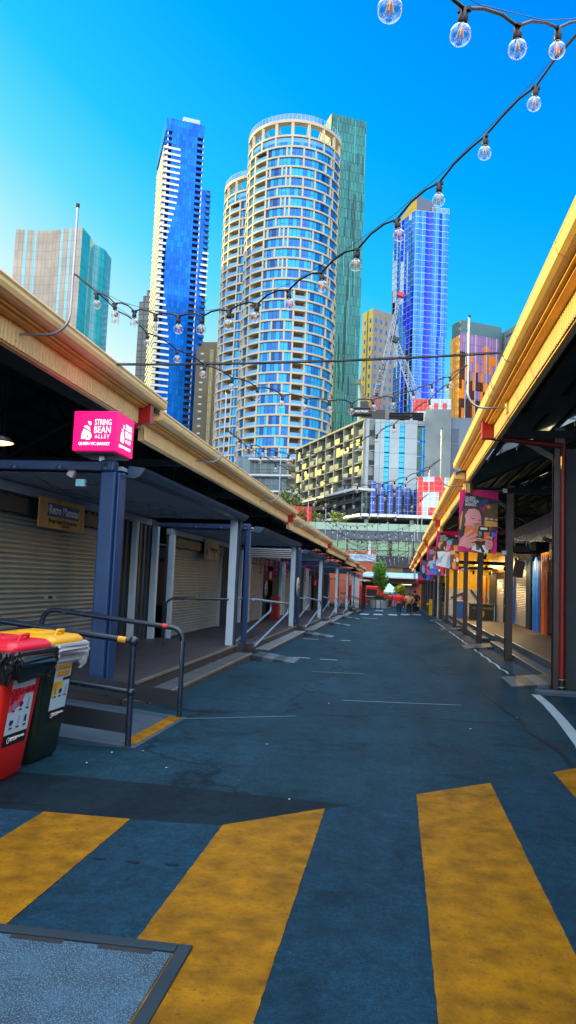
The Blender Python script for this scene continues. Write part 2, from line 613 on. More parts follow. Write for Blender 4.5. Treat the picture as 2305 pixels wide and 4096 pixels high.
def shed(side, y0, y1, zt, label, posts=(), pipe=None, poles=None):
    s = side                                   # -1 left row, +1 right row
    xg = -4.0 if s < 0 else 1.35               # gutter lip
    xr = -10.5 if s < 0 else 8.1
    xf = -17.0 if s < 0 else 14.9
    X = lambda d: xg + s * d
    zr = zt + 2.9
    t = thing('market_shed', label, 'market shed', (X(2), y0, gz(y0)), 'open market sheds along both sides of the lane')
    mb = MB()
    lip = [(X(.03), zt), (X(0), zt - .005), (X(-.012), zt - .03), (X(.004), zt - .055), (X(.0), zt - .10), (X(.02), zt - .15), (X(.07), zt - .175), (X(.29), zt - .185), (X(.29), zt - .02)]
    a, b = y0 + .05, y1 + .25
    mb.strip(lip, 'y', a, b)
    mb.poly([(x, b, z) for x, z in lip]); mb.poly([(x, a, z) for x, z in reversed(lip)])
    yy = a + 1.2
    while yy < b:                                # joint straps
        mb.strip([(x - s * .004, z - .002) for x, z in lip[1:8]], 'y', yy, yy + .025)
        yy += 2.4
    mb.build('gutter', M_cream2, t)
    mb = MB()
    mb.box(min(X(.15), X(.31)), max(X(.15), X(.31)), a, y1, zt - .215, zt - .188)
    mb.box(min(X(.20), X(.31)), max(X(.20), X(.31)), a, y1, zt - .243, zt - .217)
    mb.build('moulding', M_gold, t)
    mb = MB()                                    # ribbed fascia board
    x0 = X(.32)
    prof = []
    yy = a
    while yy < y1 + .02:
        prof += [(x0, yy), (x0 - s * .0, yy + .05), (x0 - s * .012, yy + .058), (x0 - s * .012, yy + .075)]
        yy += .083
    mb.strip([(x, y) for x, y in prof], 'z', zt - .50, zt - .245)
    mb.box(min(X(.34), X(.42)), max(X(.34), X(.42)), a, y1, zt - .52, zt - .19)
    mb.build('fascia', M_cream, t)
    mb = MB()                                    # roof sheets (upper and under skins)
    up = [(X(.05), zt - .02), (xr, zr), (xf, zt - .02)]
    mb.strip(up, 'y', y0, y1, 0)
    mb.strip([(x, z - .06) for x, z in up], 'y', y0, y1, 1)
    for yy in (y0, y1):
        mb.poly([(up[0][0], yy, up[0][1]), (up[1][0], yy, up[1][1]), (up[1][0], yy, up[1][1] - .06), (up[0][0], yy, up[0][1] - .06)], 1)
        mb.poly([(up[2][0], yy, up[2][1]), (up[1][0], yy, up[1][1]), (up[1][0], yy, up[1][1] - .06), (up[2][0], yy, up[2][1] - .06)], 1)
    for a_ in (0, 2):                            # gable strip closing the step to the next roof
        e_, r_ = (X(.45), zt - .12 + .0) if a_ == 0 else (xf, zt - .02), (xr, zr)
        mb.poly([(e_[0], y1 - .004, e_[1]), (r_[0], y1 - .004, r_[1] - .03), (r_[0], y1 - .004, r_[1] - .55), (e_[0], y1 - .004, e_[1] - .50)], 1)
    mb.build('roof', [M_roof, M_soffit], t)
    mb = MB()
    for k in range(9):
        f = (k + .6) / 9
        for xa, xb in ((X(.45), xr), (xf, xr)):
            x = xa + (xb - xa) * f
            z = zt - .1 + (zr - zt) * f * .985
            mb.box(x - .035, x + .035, y0 + .02, y1 - .02, z - .12, z - .02)
    mb.build('purlins', M_timber, t)
    yy = y0 + (3.0 if s < 0 else .2)
    ys_ = [p for p in posts] if posts else [yy + 5.9 * k for k in range(int((y1 - yy) / 5.9) + 1)]
    for yy in ys_:
        mb = MB()
        truss(mb, s, X(.5), zt - .28, xr, zr - .25, xf - s * .4, yy + .02)
        mb.build('truss', M_timber, t)
    if posts:
        for yy in posts:
            mb = MB()
            zb = gz(yy)
            mb.box(2.71, 2.88, yy - .02, yy + .006, zb, zt - .30)
            mb.box(2.71, 2.88, yy + .16, yy + .185, zb, zt - .30)
            mb.box(2.765, 2.825, yy + .008, yy + .158, zb, zt - .30)
            mb.box(2.69, 2.90, yy - .04, yy + .205, zb, zb + .02)
            mb.bar((2.80, yy + .08, zt - .9), (1.9, yy + .08, zt - .35), .06, .09)
            mb.build('post', M_steel_br, t)
    mb = MB()                                    # end board where the roof steps down
    mb.prism([(X(.33), zt - .53), (X(.33), zt - .19), (X(.42), zt - .19), (X(.42), zt - .53)], 'y', y1 + .002, y1 + .10)
    mb.build('end_board', M_cream, t)
    mb = MB()                                    # red rainwater box under the gutter end
    yb = y1 - .30
    if s > 0 and pipe:
        yb = pipe
    mb.box(min(X(.10), X(.30)), max(X(.10), X(.30)), yb, yb + .16, zt - .50, zt - .19)
    if s < 0:
        mb.box(min(X(.30), X(.5)), max(X(.30), X(.5)), yb + .02, yb + .14, zt - .58, zt - .46)
    mb.build('rainwater_box', M_red, t, bevel=.006)
    if pipe and s > 0:
        mb = MB()
        mb.tube([(X(.22), pipe + .08, zt - .46), (2.85, pipe - .09, zt - .64)], .05, 8)
        mb.tube([(2.85, pipe - .09, zt - .62), (2.85, pipe - .09, gz(pipe) + .22)], .048, 12)
        for zz in (3.4, 2.0, .6):
            mb.tube([(2.85, pipe - .09, zz), (2.85, pipe - .09, zz + .03)], .055, 12)
        mb.build('downpipe', M_red2, t)
        mb = MB()
        mb.tube([(2.85, pipe - .09, gz(pipe)), (2.85, pipe - .09, gz(pipe) + .24)], .056, 12, 0)
        for zz in (.07, .2):
            mb.tube([(2.85, pipe - .09, gz(pipe) + zz), (2.85, pipe - .09, gz(pipe) + zz + .02)], .062, 12, 1)
        mb.build('pipe_boot', [M_black, M_nose], t)
    return t


LU = [-8, 12.0, 29.3, 46.4, 63.5, 80.5, 97.5]
for k in range(6):
    nm = ['nearest left market shed with pink lightbox sign under its cream gutter', 'second left shed stepping down behind the blue corner stall', 'third left shed above the stalls with pink tinsel', 'fourth left shed from the camera with cream gutter', 'fifth left shed from the camera in the distance', 'farthest left shed beside the planter tree'][k]
    shed(-1, LU[k], LU[k + 1], 4.55 - .205 * k, nm)
RU = [-4, 19.4, 31.3, 43.4, 55.6, 67.5, 79.5, 90]
RZ = [4.77, 4.50, 4.32, 4.15, 4.0, 3.86, 3.73]
RP = [13.75, 19.65, 26.4, 31.9, 37.5, 43.3, 49.4, 56.2, 62.4, 68.5, 74.6, 80.6, 86.6]
for k in range(7):
    nm = ['nearest right market shed with sunlit golden gutter across the upper right', 'second right shed with the camera banner on its post', 'third right shed behind the first banner', 'fourth right shed beside the third banner', 'fifth right shed from the camera', 'sixth right shed from the camera', 'farthest right shed near the group of people'][k]
    ps = [p for p in RP if RU[k] - .3 <= p < RU[k + 1] - .3]
    shed(1, RU[k], RU[k + 1], RZ[k], nm, posts=ps, pipe=13.8 if k == 0 else None)

# light poles bent out of the fascias
LP = [(-3.72, -3.7)] + [(-3.72, 7.75 + 7.6 * k) for k in range(0, 9)]
RPp = [(1.12 if k == 0 else 1.04, (4.6 if k == 0 else 4.5 + 7.6 * k)) for k in range(0, 10)]


def zl(y):
    for k in range(6):
        if y < LU[k + 1]:
            return 4.55 - .205 * k
    return 3.4


def zrr(y):
    for k in range(7):
        if y < RU[k + 1]:
            return RZ[k]
    return 3.6


def light_pole(x, y, zt, s, label):
    t = thing('light_pole', label, 'light pole', (x, y, zt - .35), 'bent pipe poles carrying the string lights')
    mb = MB()
    pts = [(x + s * .61, y, zt - .33), (x + s * .3, y, zt - .34)]
    for k in range(6):
        a = k / 5 * math.pi / 2
        pts.append((x + s * .25 * (1 - math.sin(a)), y, zt - .34 + .25 * (1 - math.cos(a))))
    pts.append((x, y, zt + 1.15))
    mb.tube(pts, .017, 8)
    mb.build('pipe', M_galv, t)
    mb = MB()
    mb.box(x + s * .60 - .01, x + s * .60 + .01, y - .09, y + .09, zt - .43, zt - .25)
    mb.build('wall_plate', M_cream, t)
    mb = MB()
    mb.tube([(x, y, zt + 1.15), (x, y, zt + 1.19)], .024, 8)
    mb.build('cap', M_black, t)


ordn = ['nearest', 'second', 'third', 'fourth', 'fifth', 'sixth', 'seventh', 'eighth', 'ninth', 'tenth']
for i, (x, y) in enumerate(LP[1:]):
    light_pole(x, y, zl(y), -1, '%s galvanised pole rising from the left gutter' % ordn[i])
for i, (x, y) in enumerate(RPp[1:]):
    light_pole(x, y, zrr(y), 1, '%s bent pole rising from the right gutter' % ordn[i])
# ---------------------------------------------------------------- city towers
G_blue = brick('blue_curtain_wall', (.002, .13, .72), (.003, .24, .95), (.002, .07, .4), 1.35, 2.72, .05, .12, .3, wob=.12, var=.45, spec=.2)
G_bluel = brick('pale_blue_curtain_wall', (.012, .26, .80), (.008, .17, .72), (.3, .45, .7), 1.5, 2.95, .07, .1, .3, wob=.1)
G_blued = mat('deep_blue_glass', (.003, .04, .85), .12, .1, var=.15, scale=.1)
G_purple = mat('violet_glass', (.08, .03, .62), .12, .1, var=.2, scale=.1)
G_navy = mat('navy_dark_glass', (.006, .010, .04), .12, .1, var=.2)
G_silver = mat('silver_reflecting_panel', (.62, .74, .88), .15, .3, var=.15, scale=.1)
M_line = mat('pale_slab_edge', (.42, .52, .60), .5, var=.05)
M_loggia = mat('dark_loggia', (.035, .030, .028), .7)
M_wband = mat('white_balcony_front', (.80, .80, .82), .5, var=.04)
M_beige = mat('beige_concrete', (.56, .45, .29), .6, var=.06, scale=.2)
G_balu = mat('balustrade_glass', (.10, .34, .70), .12, .1, var=.1, scale=.3)


def gridwall(mb, p, q, z0, z1, nx, nz, fn, fold=0., line=0., lmi=0):
    """facade of cells from plan point p to q; fn(i, j) picks the material of a cell"""
    p = Vector((p[0], p[1], 0)); q = Vector((q[0], q[1], 0))
    d = q - p
    n = Vector((d.y, -d.x, 0)).normalized()
    P = []
    for i in range(nx + 1):
        P.append(p + d * (i / nx) + n * (fold * (1 if i % 2 else 0)))
    h = (z1 - z0) / nz
    for j in range(nz):
        a = z0 + h * j
        for i in range(nx):
            mb.add([P[i] + Vector((0, 0, a)), P[i + 1] + Vector((0, 0, a)), P[i + 1] + Vector((0, 0, a + h - line)), P[i] + Vector((0, 0, a + h - line))], [(0, 1, 2, 3)], fn(i, j))
        if line:
            for i in range(nx):
                A, B = P[i] + n * .12, P[i + 1] + n * .12
                mb.add([A + Vector((0, 0, a + h - line)), B + Vector((0, 0, a + h - line)), B + Vector((0, 0, a + h)), A + Vector((0, 0, a + h)), P[i] + Vector((0, 0, a + h - line)), P[i + 1] + Vector((0, 0, a + h - line))], [(0, 1, 2, 3), (4, 5, 1, 0)], lmi)


def rnd(*a):
    return random.Random(hash(a) & 0xffffff).random()


def roofpoly(mb, pts, z, mi=0):
    mb.poly([(x, y, z) for x, y in pts], mi)


# --- pale folded tower at far left
t = thing('office_tower', 'pale pinkish grey tower with folded glass front and green side at far left', 'tower', (-120, 250, gz(250)))
mb = MB()
gA = brick('pale_panel_wall', (.40, .32, .24), (.46, .37, .27), (.22, .18, .15), 1.5, 3.1, .06, .3, .1, wob=.1, var=.3)
gB = brick('aqua_glass_strip', (.20, .46, .54), (.24, .50, .55), (.06, .2, .3), 1.5, 3.1, .06, .15, .2)
gC = brick('green_glass_wall', (.03, .42, .44), (.04, .5, .52), (.01, .12, .14), 1.5, 3.1, .06, .15, .2, wob=.1, var=.3)
fl = [(-137.9, 240), (-131.5, 241.2), (-125.5, 241.8), (-119, 240.4), (-112.8, 240)]
for k in range(4):
    gridwall(mb, fl[k], fl[k + 1], -3, 122.4, 6, 1, lambda i, j: 1 if (i + k * 3) % 7 == 3 else 0)
rt = [(-112.8, 240), (-112.9, 247), (-113.8, 253), (-111.8, 258), (-112.4, 266)]
for k in range(4):
    gridwall(mb, rt[k], rt[k + 1], -3, 122.4, 4, 1, lambda i, j: 1 if k == 2 and i < 2 else 2)
gridwall(mb, (-112.4, 266), (-138, 266), -3, 122.4, 1, 1, lambda i, j: 0)
gridwall(mb, (-138, 266), (-137.9, 240), -3, 122.4, 1, 1, lambda i, j: 0)
mb.build('facade', [gA, gB, gC], t, uv=True)
mb = MB(); mb.poly([(x, y, 122.3) for x, y in fl + rt[1:] + [(-138, 266)]])
mb.build('roof', M_conc2, t)

# --- tall blue tower with white balcony bands
t = thing('apartment_tower', 'tall blue glass tower with white balcony bands and a lower blue annex', 'tower', (-100, 315, gz(315)))
A = Vector((-105.46, 300, 0)); B = Vector((-90.3, 307.9, 0)); Cc = Vector((-119.9, 331, 0))
ux = (B - A).normalized(); uy = (Cc - A).normalized()
W = (B - A).length; D = (Cc - A).length


def TP(u, v, z):
    p = A + ux * u + uy * v
    return Vector((p.x, p.y, z))


def pbox(mb, u0, u1, v0, v1, z0, z1, mi=0):
    v = [TP(u0, v0, z0), TP(u1, v0, z0), TP(u1, v1, z0), TP(u0, v1, z0), TP(u0, v0, z1), TP(u1, v0, z1), TP(u1, v1, z1), TP(u0, v1, z1)]
    mb.add(v, [(3, 2, 1, 0), (4, 5, 6, 7), (0, 1, 5, 4), (1, 2, 6, 5), (2, 3, 7, 6), (3, 0, 4, 7)], mi)


ZT = 202
mb = MB()
core = [(2.9, 0), (W - 3.0, 0), (W - 3.0, 1.8), (W - .1, 1.8), (W - .1, D), (1.6, D), (1.6, 1.8), (2.9, 1.8)]
pw = [TP(u, v, 0) for u, v in core]
for k in range(len(pw)):
    gridwall(mb, pw[k], pw[(k + 1) % len(pw)], -3, 196, 1, 1, lambda i, j: 1 if k in (1, 2, 6, 7) else (2 if k == 5 else 0))
pbox(mb, 0, W, 0, D, 196, ZT, 0)
mb.build('facade', [G_blue, M_loggia, brick('striped_side_wall', (.10, .14, .17), (.20, .25, .28), (.50, .50, .47), 3.4, 2.72, .42, .4)], t, uv=True)  # side wall striped pale and dark
mb = MB()
pbox(mb, W * .45, W * .88, 2, 8, ZT, ZT + 3.2)
pbox(mb, W * .62, W * .8, 1.4, 6, ZT + 1, ZT + 2)
mb.build('roof_plant', M_line, t)
mbA = MB()
pbox(mbA, W - .1, W + 4.5, 3.0, D, -3, 174)
mbA.build('annex_wall', G_blue, t, uv=True)
mb = MB(); pbox(mb, W - .05, W + .5, 2.6, 3.0, -3, 174.5)
mb.build('white_fin', M_wband, t)
FH = 2.72
base_c = base_b = base_a = base_s = None
for j in range(52):
    z = 193.2 - j * FH
    mb = MB(); pbox(mb, .05, 3.0, .05, 1.8, z, z + 1.1); pbox(mb, .9, 1.3, .6, 1.0, z + 1.1, z + FH - .02, 1)
    mb.build('corner_balcony', [G_blue, M_wband], t, uv=True)
    mb = MB(); pbox(mb, W - 3.1, W, .05, 1.75, z, z + 1.1); pbox(mb, W - .35, W - .15, .2, 1.6, z + 1.1, z + FH - .02, 1)
    mb.build('right_balcony', [G_blue, M_wband], t, uv=True)
    ln = 6.0 + 1.0 * math.sin(j * .22 + .4) - max(0, min(3.1, (j - 11) * .33)) + max(0, (j - 24) * .24)
    ln = min(ln, 9.6)
    if j > 1:
        mb = MB(); pbox(mb, -.5, ln, -.45, .04, z - .15, z + .75); pbox(mb, -.5, -.05, .05, D * .8, z - .15, z + .55)
        mb.build('balcony_band', M_wband, t)
    if z < 172:
        mb = MB(); pbox(mb, W + 2.6, W + 4.8, 2.2, 2.98, z, z + 1.15, 0); pbox(mb, W + 2.9, W + 4.52, 2.96, 2.985, z + 1.2, z + FH - .1, 1)
        if 26 > j > 17 or 40 > j > 32:
            pbox(mb, W + 1.2 + abs(j - 22) * .25, W + 4.9, 1.9, 2.15, z - .2, z + .7, 2)
        mb.build('annex_balcony', [G_blue, M_loggia, M_wband], t, uv=True)

# grey slab block behind it and brown block at its right
t = thing('grey_block', 'dark grey stepped block peeking out left of the blue tower', 'building', (-121, 340, gz(340)))
mb = MB()
for k in range(4):
    mb.box(-126.5 + k * 1.6, -117, 336 + k * .5, 345, -3, 132.5 + k * 3.0)
mb.build('facade', brick('grey_slab_wall', (.10, .12, .12), (.14, .15, .15), (.05, .06, .06), 4, 3, .3, .5), t, uv=True)
t = thing('brown_block', 'slim brown apartment block between blue tower and round tower', 'building', (-84, 300, gz(300)))
mb = MB(); mb.box(-86.5, -72, 300, 312, -3, 98.5); mb.box(-85, -73, 302, 310, 98.5, 101)
mb.build('facade', mat('brown_render', (.14, .11, .075), .8, scale=.1), t)
for j in range(28):
    mb = MB(); z = 95 - j * 3.1
    mb.box(-84.6, -83.2, 299.93, 299.99, z, z + .7)
    mb.build('window', M_silver if False else M_line, t)
mb = MB(); mb.box(-80.5, -78.9, 299.7, 299.95, 10, 97)
mb.build('stair_glazing', brick('ochre_glazing', (.45, .35, .08), (.25, .25, .15), (.2, .15, .06), .8, 3.1, .2, .3), t, uv=True)


# --- twin round towers
def storey_mesh(R, h, seed, crown=False):
    mb = MB()
    rg = random.Random(seed)
    NS = 72
    pt = lambda r, a, z: (r * math.sin(a), -r * math.cos(a), z)    # a = 0 faces the camera, + to the right
    sl = .62
    # slab ring, rounded lip
    prof = [(R - 2.6, 0), (R - .05, 0), (R + .05, .1), (R + .05, sl - .1), (R - .05, sl), (R - 2.6, sl)]
    for k in range(NS):
        a0, a1 = 2 * math.pi * k / NS, 2 * math.pi * (k + 1) / NS
        for i in range(len(prof) - 1):
            mb.add([pt(prof[i][0], a0, prof[i][1]), pt(prof[i][0], a1, prof[i][1]), pt(prof[i + 1][0], a1, prof[i + 1][1]), pt(prof[i + 1][0], a0, prof[i + 1][1])], [(0, 1, 2, 3)], 0)
    gap = 0
    for k in range(NS):
        a0, a1 = 2 * math.pi * k / NS - math.pi, 2 * math.pi * (k + 1) / NS - math.pi
        am = (a0 + a1) / 2
        bal = (-.80 < am < -.46) or (seed >= 10 and .22 < am < .50) or (-1.22 < am < -1.02)
        if bal:
            ri = R - 2.3
            mb.add([pt(ri, a0, sl), pt(ri, a1, sl), pt(ri, a1, h), pt(ri, a0, h)], [(0, 1, 2, 3)], 5)
            mb.add([pt(R - .12, a0, sl), pt(R - .12, a1, sl), pt(R - .12, a1, sl + 1.05), pt(R - .12, a0, sl + 1.05)], [(0, 1, 2, 3)], 4)
        else:
            mi = 1 + (rg.random() > .5) + (rg.random() > .8)
            mb.add([pt(R - .45, a0, sl), pt(R - .45, a1, sl), pt(R - .45, a1, h), pt(R - .45, a0, h)], [(0, 1, 2, 3)], mi)
            aa = .05 / R
            mb.add([pt(R - .40, a0 - aa, sl), pt(R - .40, a0 + aa, sl), pt(R - .40, a0 + aa, h), pt(R - .40, a0 - aa, h)], [(0, 1, 2, 3)], 6)
            if rg.random() > .72:
                zz = sl + 1.0
                mb.add([pt(R - .41, a0, zz), pt(R - .41, a1, zz), pt(R - .41, a1, zz + .1), pt(R - .41, a0, zz + .1)], [(0, 1, 2, 3)], 6)
        gap -= 1
        edge = any(abs(a0 - e) < math.pi / NS for e in (-.80, -.46, -1.22, -1.02) + ((.22, .50) if seed >= 10 else ()))
        if gap <= 0 or edge:
            if not bal or edge:
                wd = .26 / R
                r1, r2 = R - (2.3 if edge else .5), R - .02
                q = [pt(r1, a0 - wd, sl), pt(r2, a0 - wd, sl), pt(r2, a0 + wd, sl), pt(r1, a0 + wd, sl), pt(r1, a0 - wd, h), pt(r2, a0 - wd, h), pt(r2, a0 + wd, h), pt(r1, a0 + wd, h)]
                mb.add(q, [(0, 1, 5, 4), (1, 2, 6, 5), (2, 3, 7, 6)], 0)
                gap = rg.choice((1, 3, 4, 5, 5, 6))
    return mb


G_r1 = mat('tower_glass_blue', (.004, .15, .46), .06, .4, var=.25, scale=.08)
G_r2 = mat('tower_glass_bright', (.012, .33, .70), .06, .4, var=.25, scale=.08)
G_r3 = mat('tower_glass_deep', (.002, .05, .22), .05, .4, var=.25, scale=.08)
M_inner = mat('balcony_back_wall', (.16, .12, .08), .8, var=.2)
M_mull = mat('dark_mullion', (.01, .03, .08), .4)
RM = [M_beige, G_r1, G_r2, G_r3, G_balu, M_inner, M_mull]


def round_tower(cx, cy, ztop, R, label, seed0, nst):
    t = thing('round_tower', label, 'tower', (cx, cy, gz(cy)), 'twin round towers with cream floor rings')
    h = 3.28
    cache = {}
    for j in range(nst):
        z = ztop - (j + 1) * h
        key = j % 3 + (10 if j > 13 else 0)
        if key in cache:
            o = cache[key].copy(); COL.objects.link(o)
            o.location = (0, 0, z - gz(cy))
        else:
            m = storey_mesh(R, h, key)
            m.v = [(x + cx, y + cy, zz + gz(cy)) for x, y, zz in m.v]
            o = m.build('storey', RM, t)
            o.location = (0, 0, z - gz(cy))
            cache[key] = o
    pt = lambda r, a, z: (cx + r * math.sin(a), cy - r * math.cos(a), z)
    NS = 72
    mb = MB()                                      # roof terrace floor and planted parapet
    for k in range(NS):
        a0, a1 = 2 * math.pi * k / NS, 2 * math.pi * (k + 1) / NS
        mb.add([pt(R - .3, a0, ztop + .62), pt(R - .3, a1, ztop + .62), pt(R - .3, a1, ztop + 1.9), pt(R - .3, a0, ztop + 1.9)], [(0, 1, 2, 3)], 1 + (k % 3 == 0))
        mb.add([pt(R - .3, a0, ztop + 1.9), pt(R - .3, a1, ztop + 1.9), pt(R - .3, a1, ztop + 3.2), pt(R - .3, a0, ztop + 3.2)], [(0, 1, 2, 3)], 4)
        pr = [(R - 3.5, ztop), (R + .05, ztop), (R + .05, ztop + .6), (R - 3.5, ztop + .6)]
        for i in range(3):
            mb.add([pt(pr[i][0], a0, pr[i][1]), pt(pr[i][0], a1, pr[i][1]), pt(pr[i + 1][0], a1, pr[i + 1][1]), pt(pr[i + 1][0], a0, pr[i + 1][1])], [(0, 1, 2, 3)], 0)
    mb.poly([pt(R - .5, 2 * math.pi * k / 36, ztop - .02) for k in range(36)], 5)
    for k in range(18):
        a0 = 2 * math.pi * k / 18 + .1
        wd = .3 / R
        q = [pt(R - .6, a0 - wd, ztop + .6), pt(R, a0 - wd, ztop + .6), pt(R, a0 + wd, ztop + .6), pt(R - .6, a0 + wd, ztop + .6)]
        q += [(x, y, ztop + 3.6) for x, y, _ in q]
        mb.add(q, [(0, 1, 5, 4), (1, 2, 6, 5), (2, 3, 7, 6), (3, 0, 4, 7)], 0)
    mb.build('roof_terrace', RM, t)
    zc0, zc1 = ztop + 3.5, ztop + 4.1
    z2, z3 = ztop + 8.2, ztop + 9.2
    for lo, hi in ((zc0, zc1), (z2, z3)):
        mb = MB()
        for k in range(NS):
            a0, a1 = 2 * math.pi * k / NS, 2 * math.pi * (k + 1) / NS
            pr = [(R - 2.0, lo), (R + .05, lo), (R + .05, hi), (R - 2.0, hi), (R - 2.0, lo)]
            for i in range(4):
                mb.add([pt(pr[i][0], a0, pr[i][1]), pt(pr[i][0], a1, pr[i][1]), pt(pr[i + 1][0], a1, pr[i + 1][1]), pt(pr[i + 1][0], a0, pr[i + 1][1])], [(0, 1, 2, 3)])
        mb.build('crown_ring', M_beige, t)
    for k in range(18):
        a0 = 2 * math.pi * k / 18 + .1
        mb = MB()
        mb.bar(pt(R - .5, a0, zc1), pt(R - .5, a0, z2), .9, .9)
        mb.bar(pt(R - 5.5, a0 + .05, zc0), pt(R - 1.5, a0, z2 + .3), .35, .35)
        mb.build('crown_column', M_beige, t)
    mb = MB()
    for k in range(NS):
        a0, a1 = 2 * math.pi * k / NS, 2 * math.pi * (k + 1) / NS
        mb.add([pt(R - .1, a0, z3), pt(R - .1, a1, z3), pt(R - .1, a1, z3 + 1.7), pt(R - .1, a0, z3 + 1.7)], [(0, 1, 2, 3)], 0)
        mb.bar(pt(R - .05, a0, z3), pt(R - .05, a0, z3 + 1.75), .1, .1, 1)
        mb.bar(pt(R - .05, a0, z3 + 1.72), pt(R - .05, a1, z3 + 1.72), .1, .1, 1)
    mb.build('crown_balustrade', [clear_glass('crown_glass', (.55, .85, .95)), M_line], t)
    mb = MB()
    for k in range(60):
        a0 = RN.random() * 6.28
        x, y, z = pt(R - 1.2, a0, ztop + .6)
        for q in range(14):
            dx, dy, dz = (RN.random() - .5) * 1.6, (RN.random() - .5) * 1.6, RN.random() * 2.6
            mb.add([(x + dx, y + dy, z + dz), (x + dx + .3, y + dy + .1, z + dz + .15), (x + dx + .1, y + dy + .2, z + dz + .5)], [(0, 1, 2)])
    mb.build('terrace_planting', mat('roof_plants', (.05, .10, .02), .7), t)
    return t


round_tower(-37.55, 235, 136.2, 15.4, 'large round tower with cream floor rings and open crown in the centre', 0, 32)
round_tower(-50.5, 255, 130.5, 15.0, 'partly hidden round tower behind the left edge of its larger twin', 0, 30)

# --- slim green glass tower behind
t = thing('green_tower', 'slim green glass tower with sharp square top behind the round tower', 'tower', (-30, 340, gz(340)))
mb = MB()
gG = brick('green_curtain_wall', (.004, .17, .19), (.010, .26, .21), (.003, .07, .09), 1.7, 4.6, .16, .18, .2, offset=.5, wob=.1, var=.45)
gG2 = brick('painted_sunlit_gold_fins', (.50, .44, .22), (.16, .22, .14), (.6, .52, .25), .9, 40, .12, .4, 0)  # sunlit gold of the left face painted into its colour
pg = [(-36.1, 330), (-20.2, 338), (-27.4, 353.6), (-43.3, 345.6)]
for k in range(4):
    gridwall(mb, pg[k], pg[(k + 1) % 4], -3, 219.5, 1, 1, lambda i, j: 1 if k == 3 else 0)
roofpoly(mb, pg, 219.5, 0)
mb.build('facade', [gG, gG2], t, uv=True)
mb = MB()
d = Vector((15.9, 8, 0)); n = Vector((8, -15.9, 0)).normalized() * .18
for k in range(70):
    f = RN.random(); z0 = 20 + RN.random() * 190; ll = 6 + RN.random() * 24
    p = Vector((-36.1, 330, 0)) + d * f + n
    mb.bar(p + Vector((0, 0, z0)), p + Vector((0, 0, min(218, z0 + ll))), .28, .3, RN.random() > .5)
mb.build('facade_fins', [mat('bright_green_fin', (.10, .42, .36), .4), mat('deep_green_fin', (.006, .06, .06), .4)], t)

# --- yellow-lit tower
t = thing('slab_tower', 'yellow sunlit concrete tower with small square windows behind the cranes', 'tower', (-12.7, 305, gz(305)))
mb = MB()
M_yc_shade = mat('shaded_side_concrete', (.30, .25, .20), .7, var=.15, scale=.1)  # same concrete in shade: the front's darker tone is painted in
M_yc_lit = mat('sunlit_side_concrete', (.88, .62, .10), .7, var=.06, scale=.1)  # sunlight on the left wall painted into its golden colour
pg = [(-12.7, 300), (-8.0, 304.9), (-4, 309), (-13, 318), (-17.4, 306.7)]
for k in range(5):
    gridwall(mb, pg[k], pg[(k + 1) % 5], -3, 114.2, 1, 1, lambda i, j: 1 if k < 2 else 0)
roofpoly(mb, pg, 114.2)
mb.build('walls', [M_yc_lit, M_yc_shade], t)
a = Vector((-17.36, 306.7, 0)); b = Vector((-12.7, 300, 0)); d = b - a; n = Vector((d.y, -d.x, 0)).normalized()
mb = MB()
m_ = a + d * .52 + n * .05
mb.bar(m_ + Vector((0, 0, 2)), m_ + Vector((0, 0, 114)), .35, .35)
mb.build('dark_wall_strip', M_black, t)  # thin black strip up the left wall
wm = {}
M_win = mat('blue_window_glass', (.04, .20, .55), .08, .4)
for (p, q, fr) in ((a, b, (.27, .78)), (b, Vector((-4, 309, 0)), (.14, .38, .62, .86))):
    dd = q - p; nn = Vector((dd.y, -dd.x, 0)).normalized() * .04
    for f in fr:
        for j in range(16):
            z = 108.5 - j * 3.9
            c = p + dd * f + nn
            mb = MB()
            e = dd.normalized() * .55
            mb.add([c - e + Vector((0, 0, z)), c + e + Vector((0, 0, z)), c + e + Vector((0, 0, z + 1.7)), c - e + Vector((0, 0, z + 1.7))], [(0, 1, 2, 3)])
            mb.build('window', M_win, t)

# --- wavy blue and violet tower with a yellow crown wedge
t = thing('wavy_tower', 'wavy blue and violet glass tower with yellow wedge crown at right', 'tower', (5, 340, gz(340)))
mats = [G_bluel, G_blued, G_purple, G_navy, G_silver, M_line]
Cn = Vector((3.75, 330, 0)); Rt = Vector((18.9, 334.6, 0)); Lf = Vector((-6.15, 346, 0))
mb = MB()
ff = (Rt - Cn); ll = (Cn - Lf)


def fcell(i, j):
    if j < 16:
        r = rnd(i // 2, j // 4, 3)
        if r > .80 and j < 13:
            return 3
    if i in (3, 4) or i == 7:
        return 1 if j > 17 or i == 7 else 2
    return 0


def lcell(i, j):
    jj = (j + i * 2) // 7
    r = rnd(i, jj, 5)
    if j < 26:
        return 4 if r < .40 else 3 if r < .62 else 1 if r < .72 else 2 if r < .82 else 0
    return 4 if r < .24 else 3 if r < .42 else 1 if r < .55 else 0


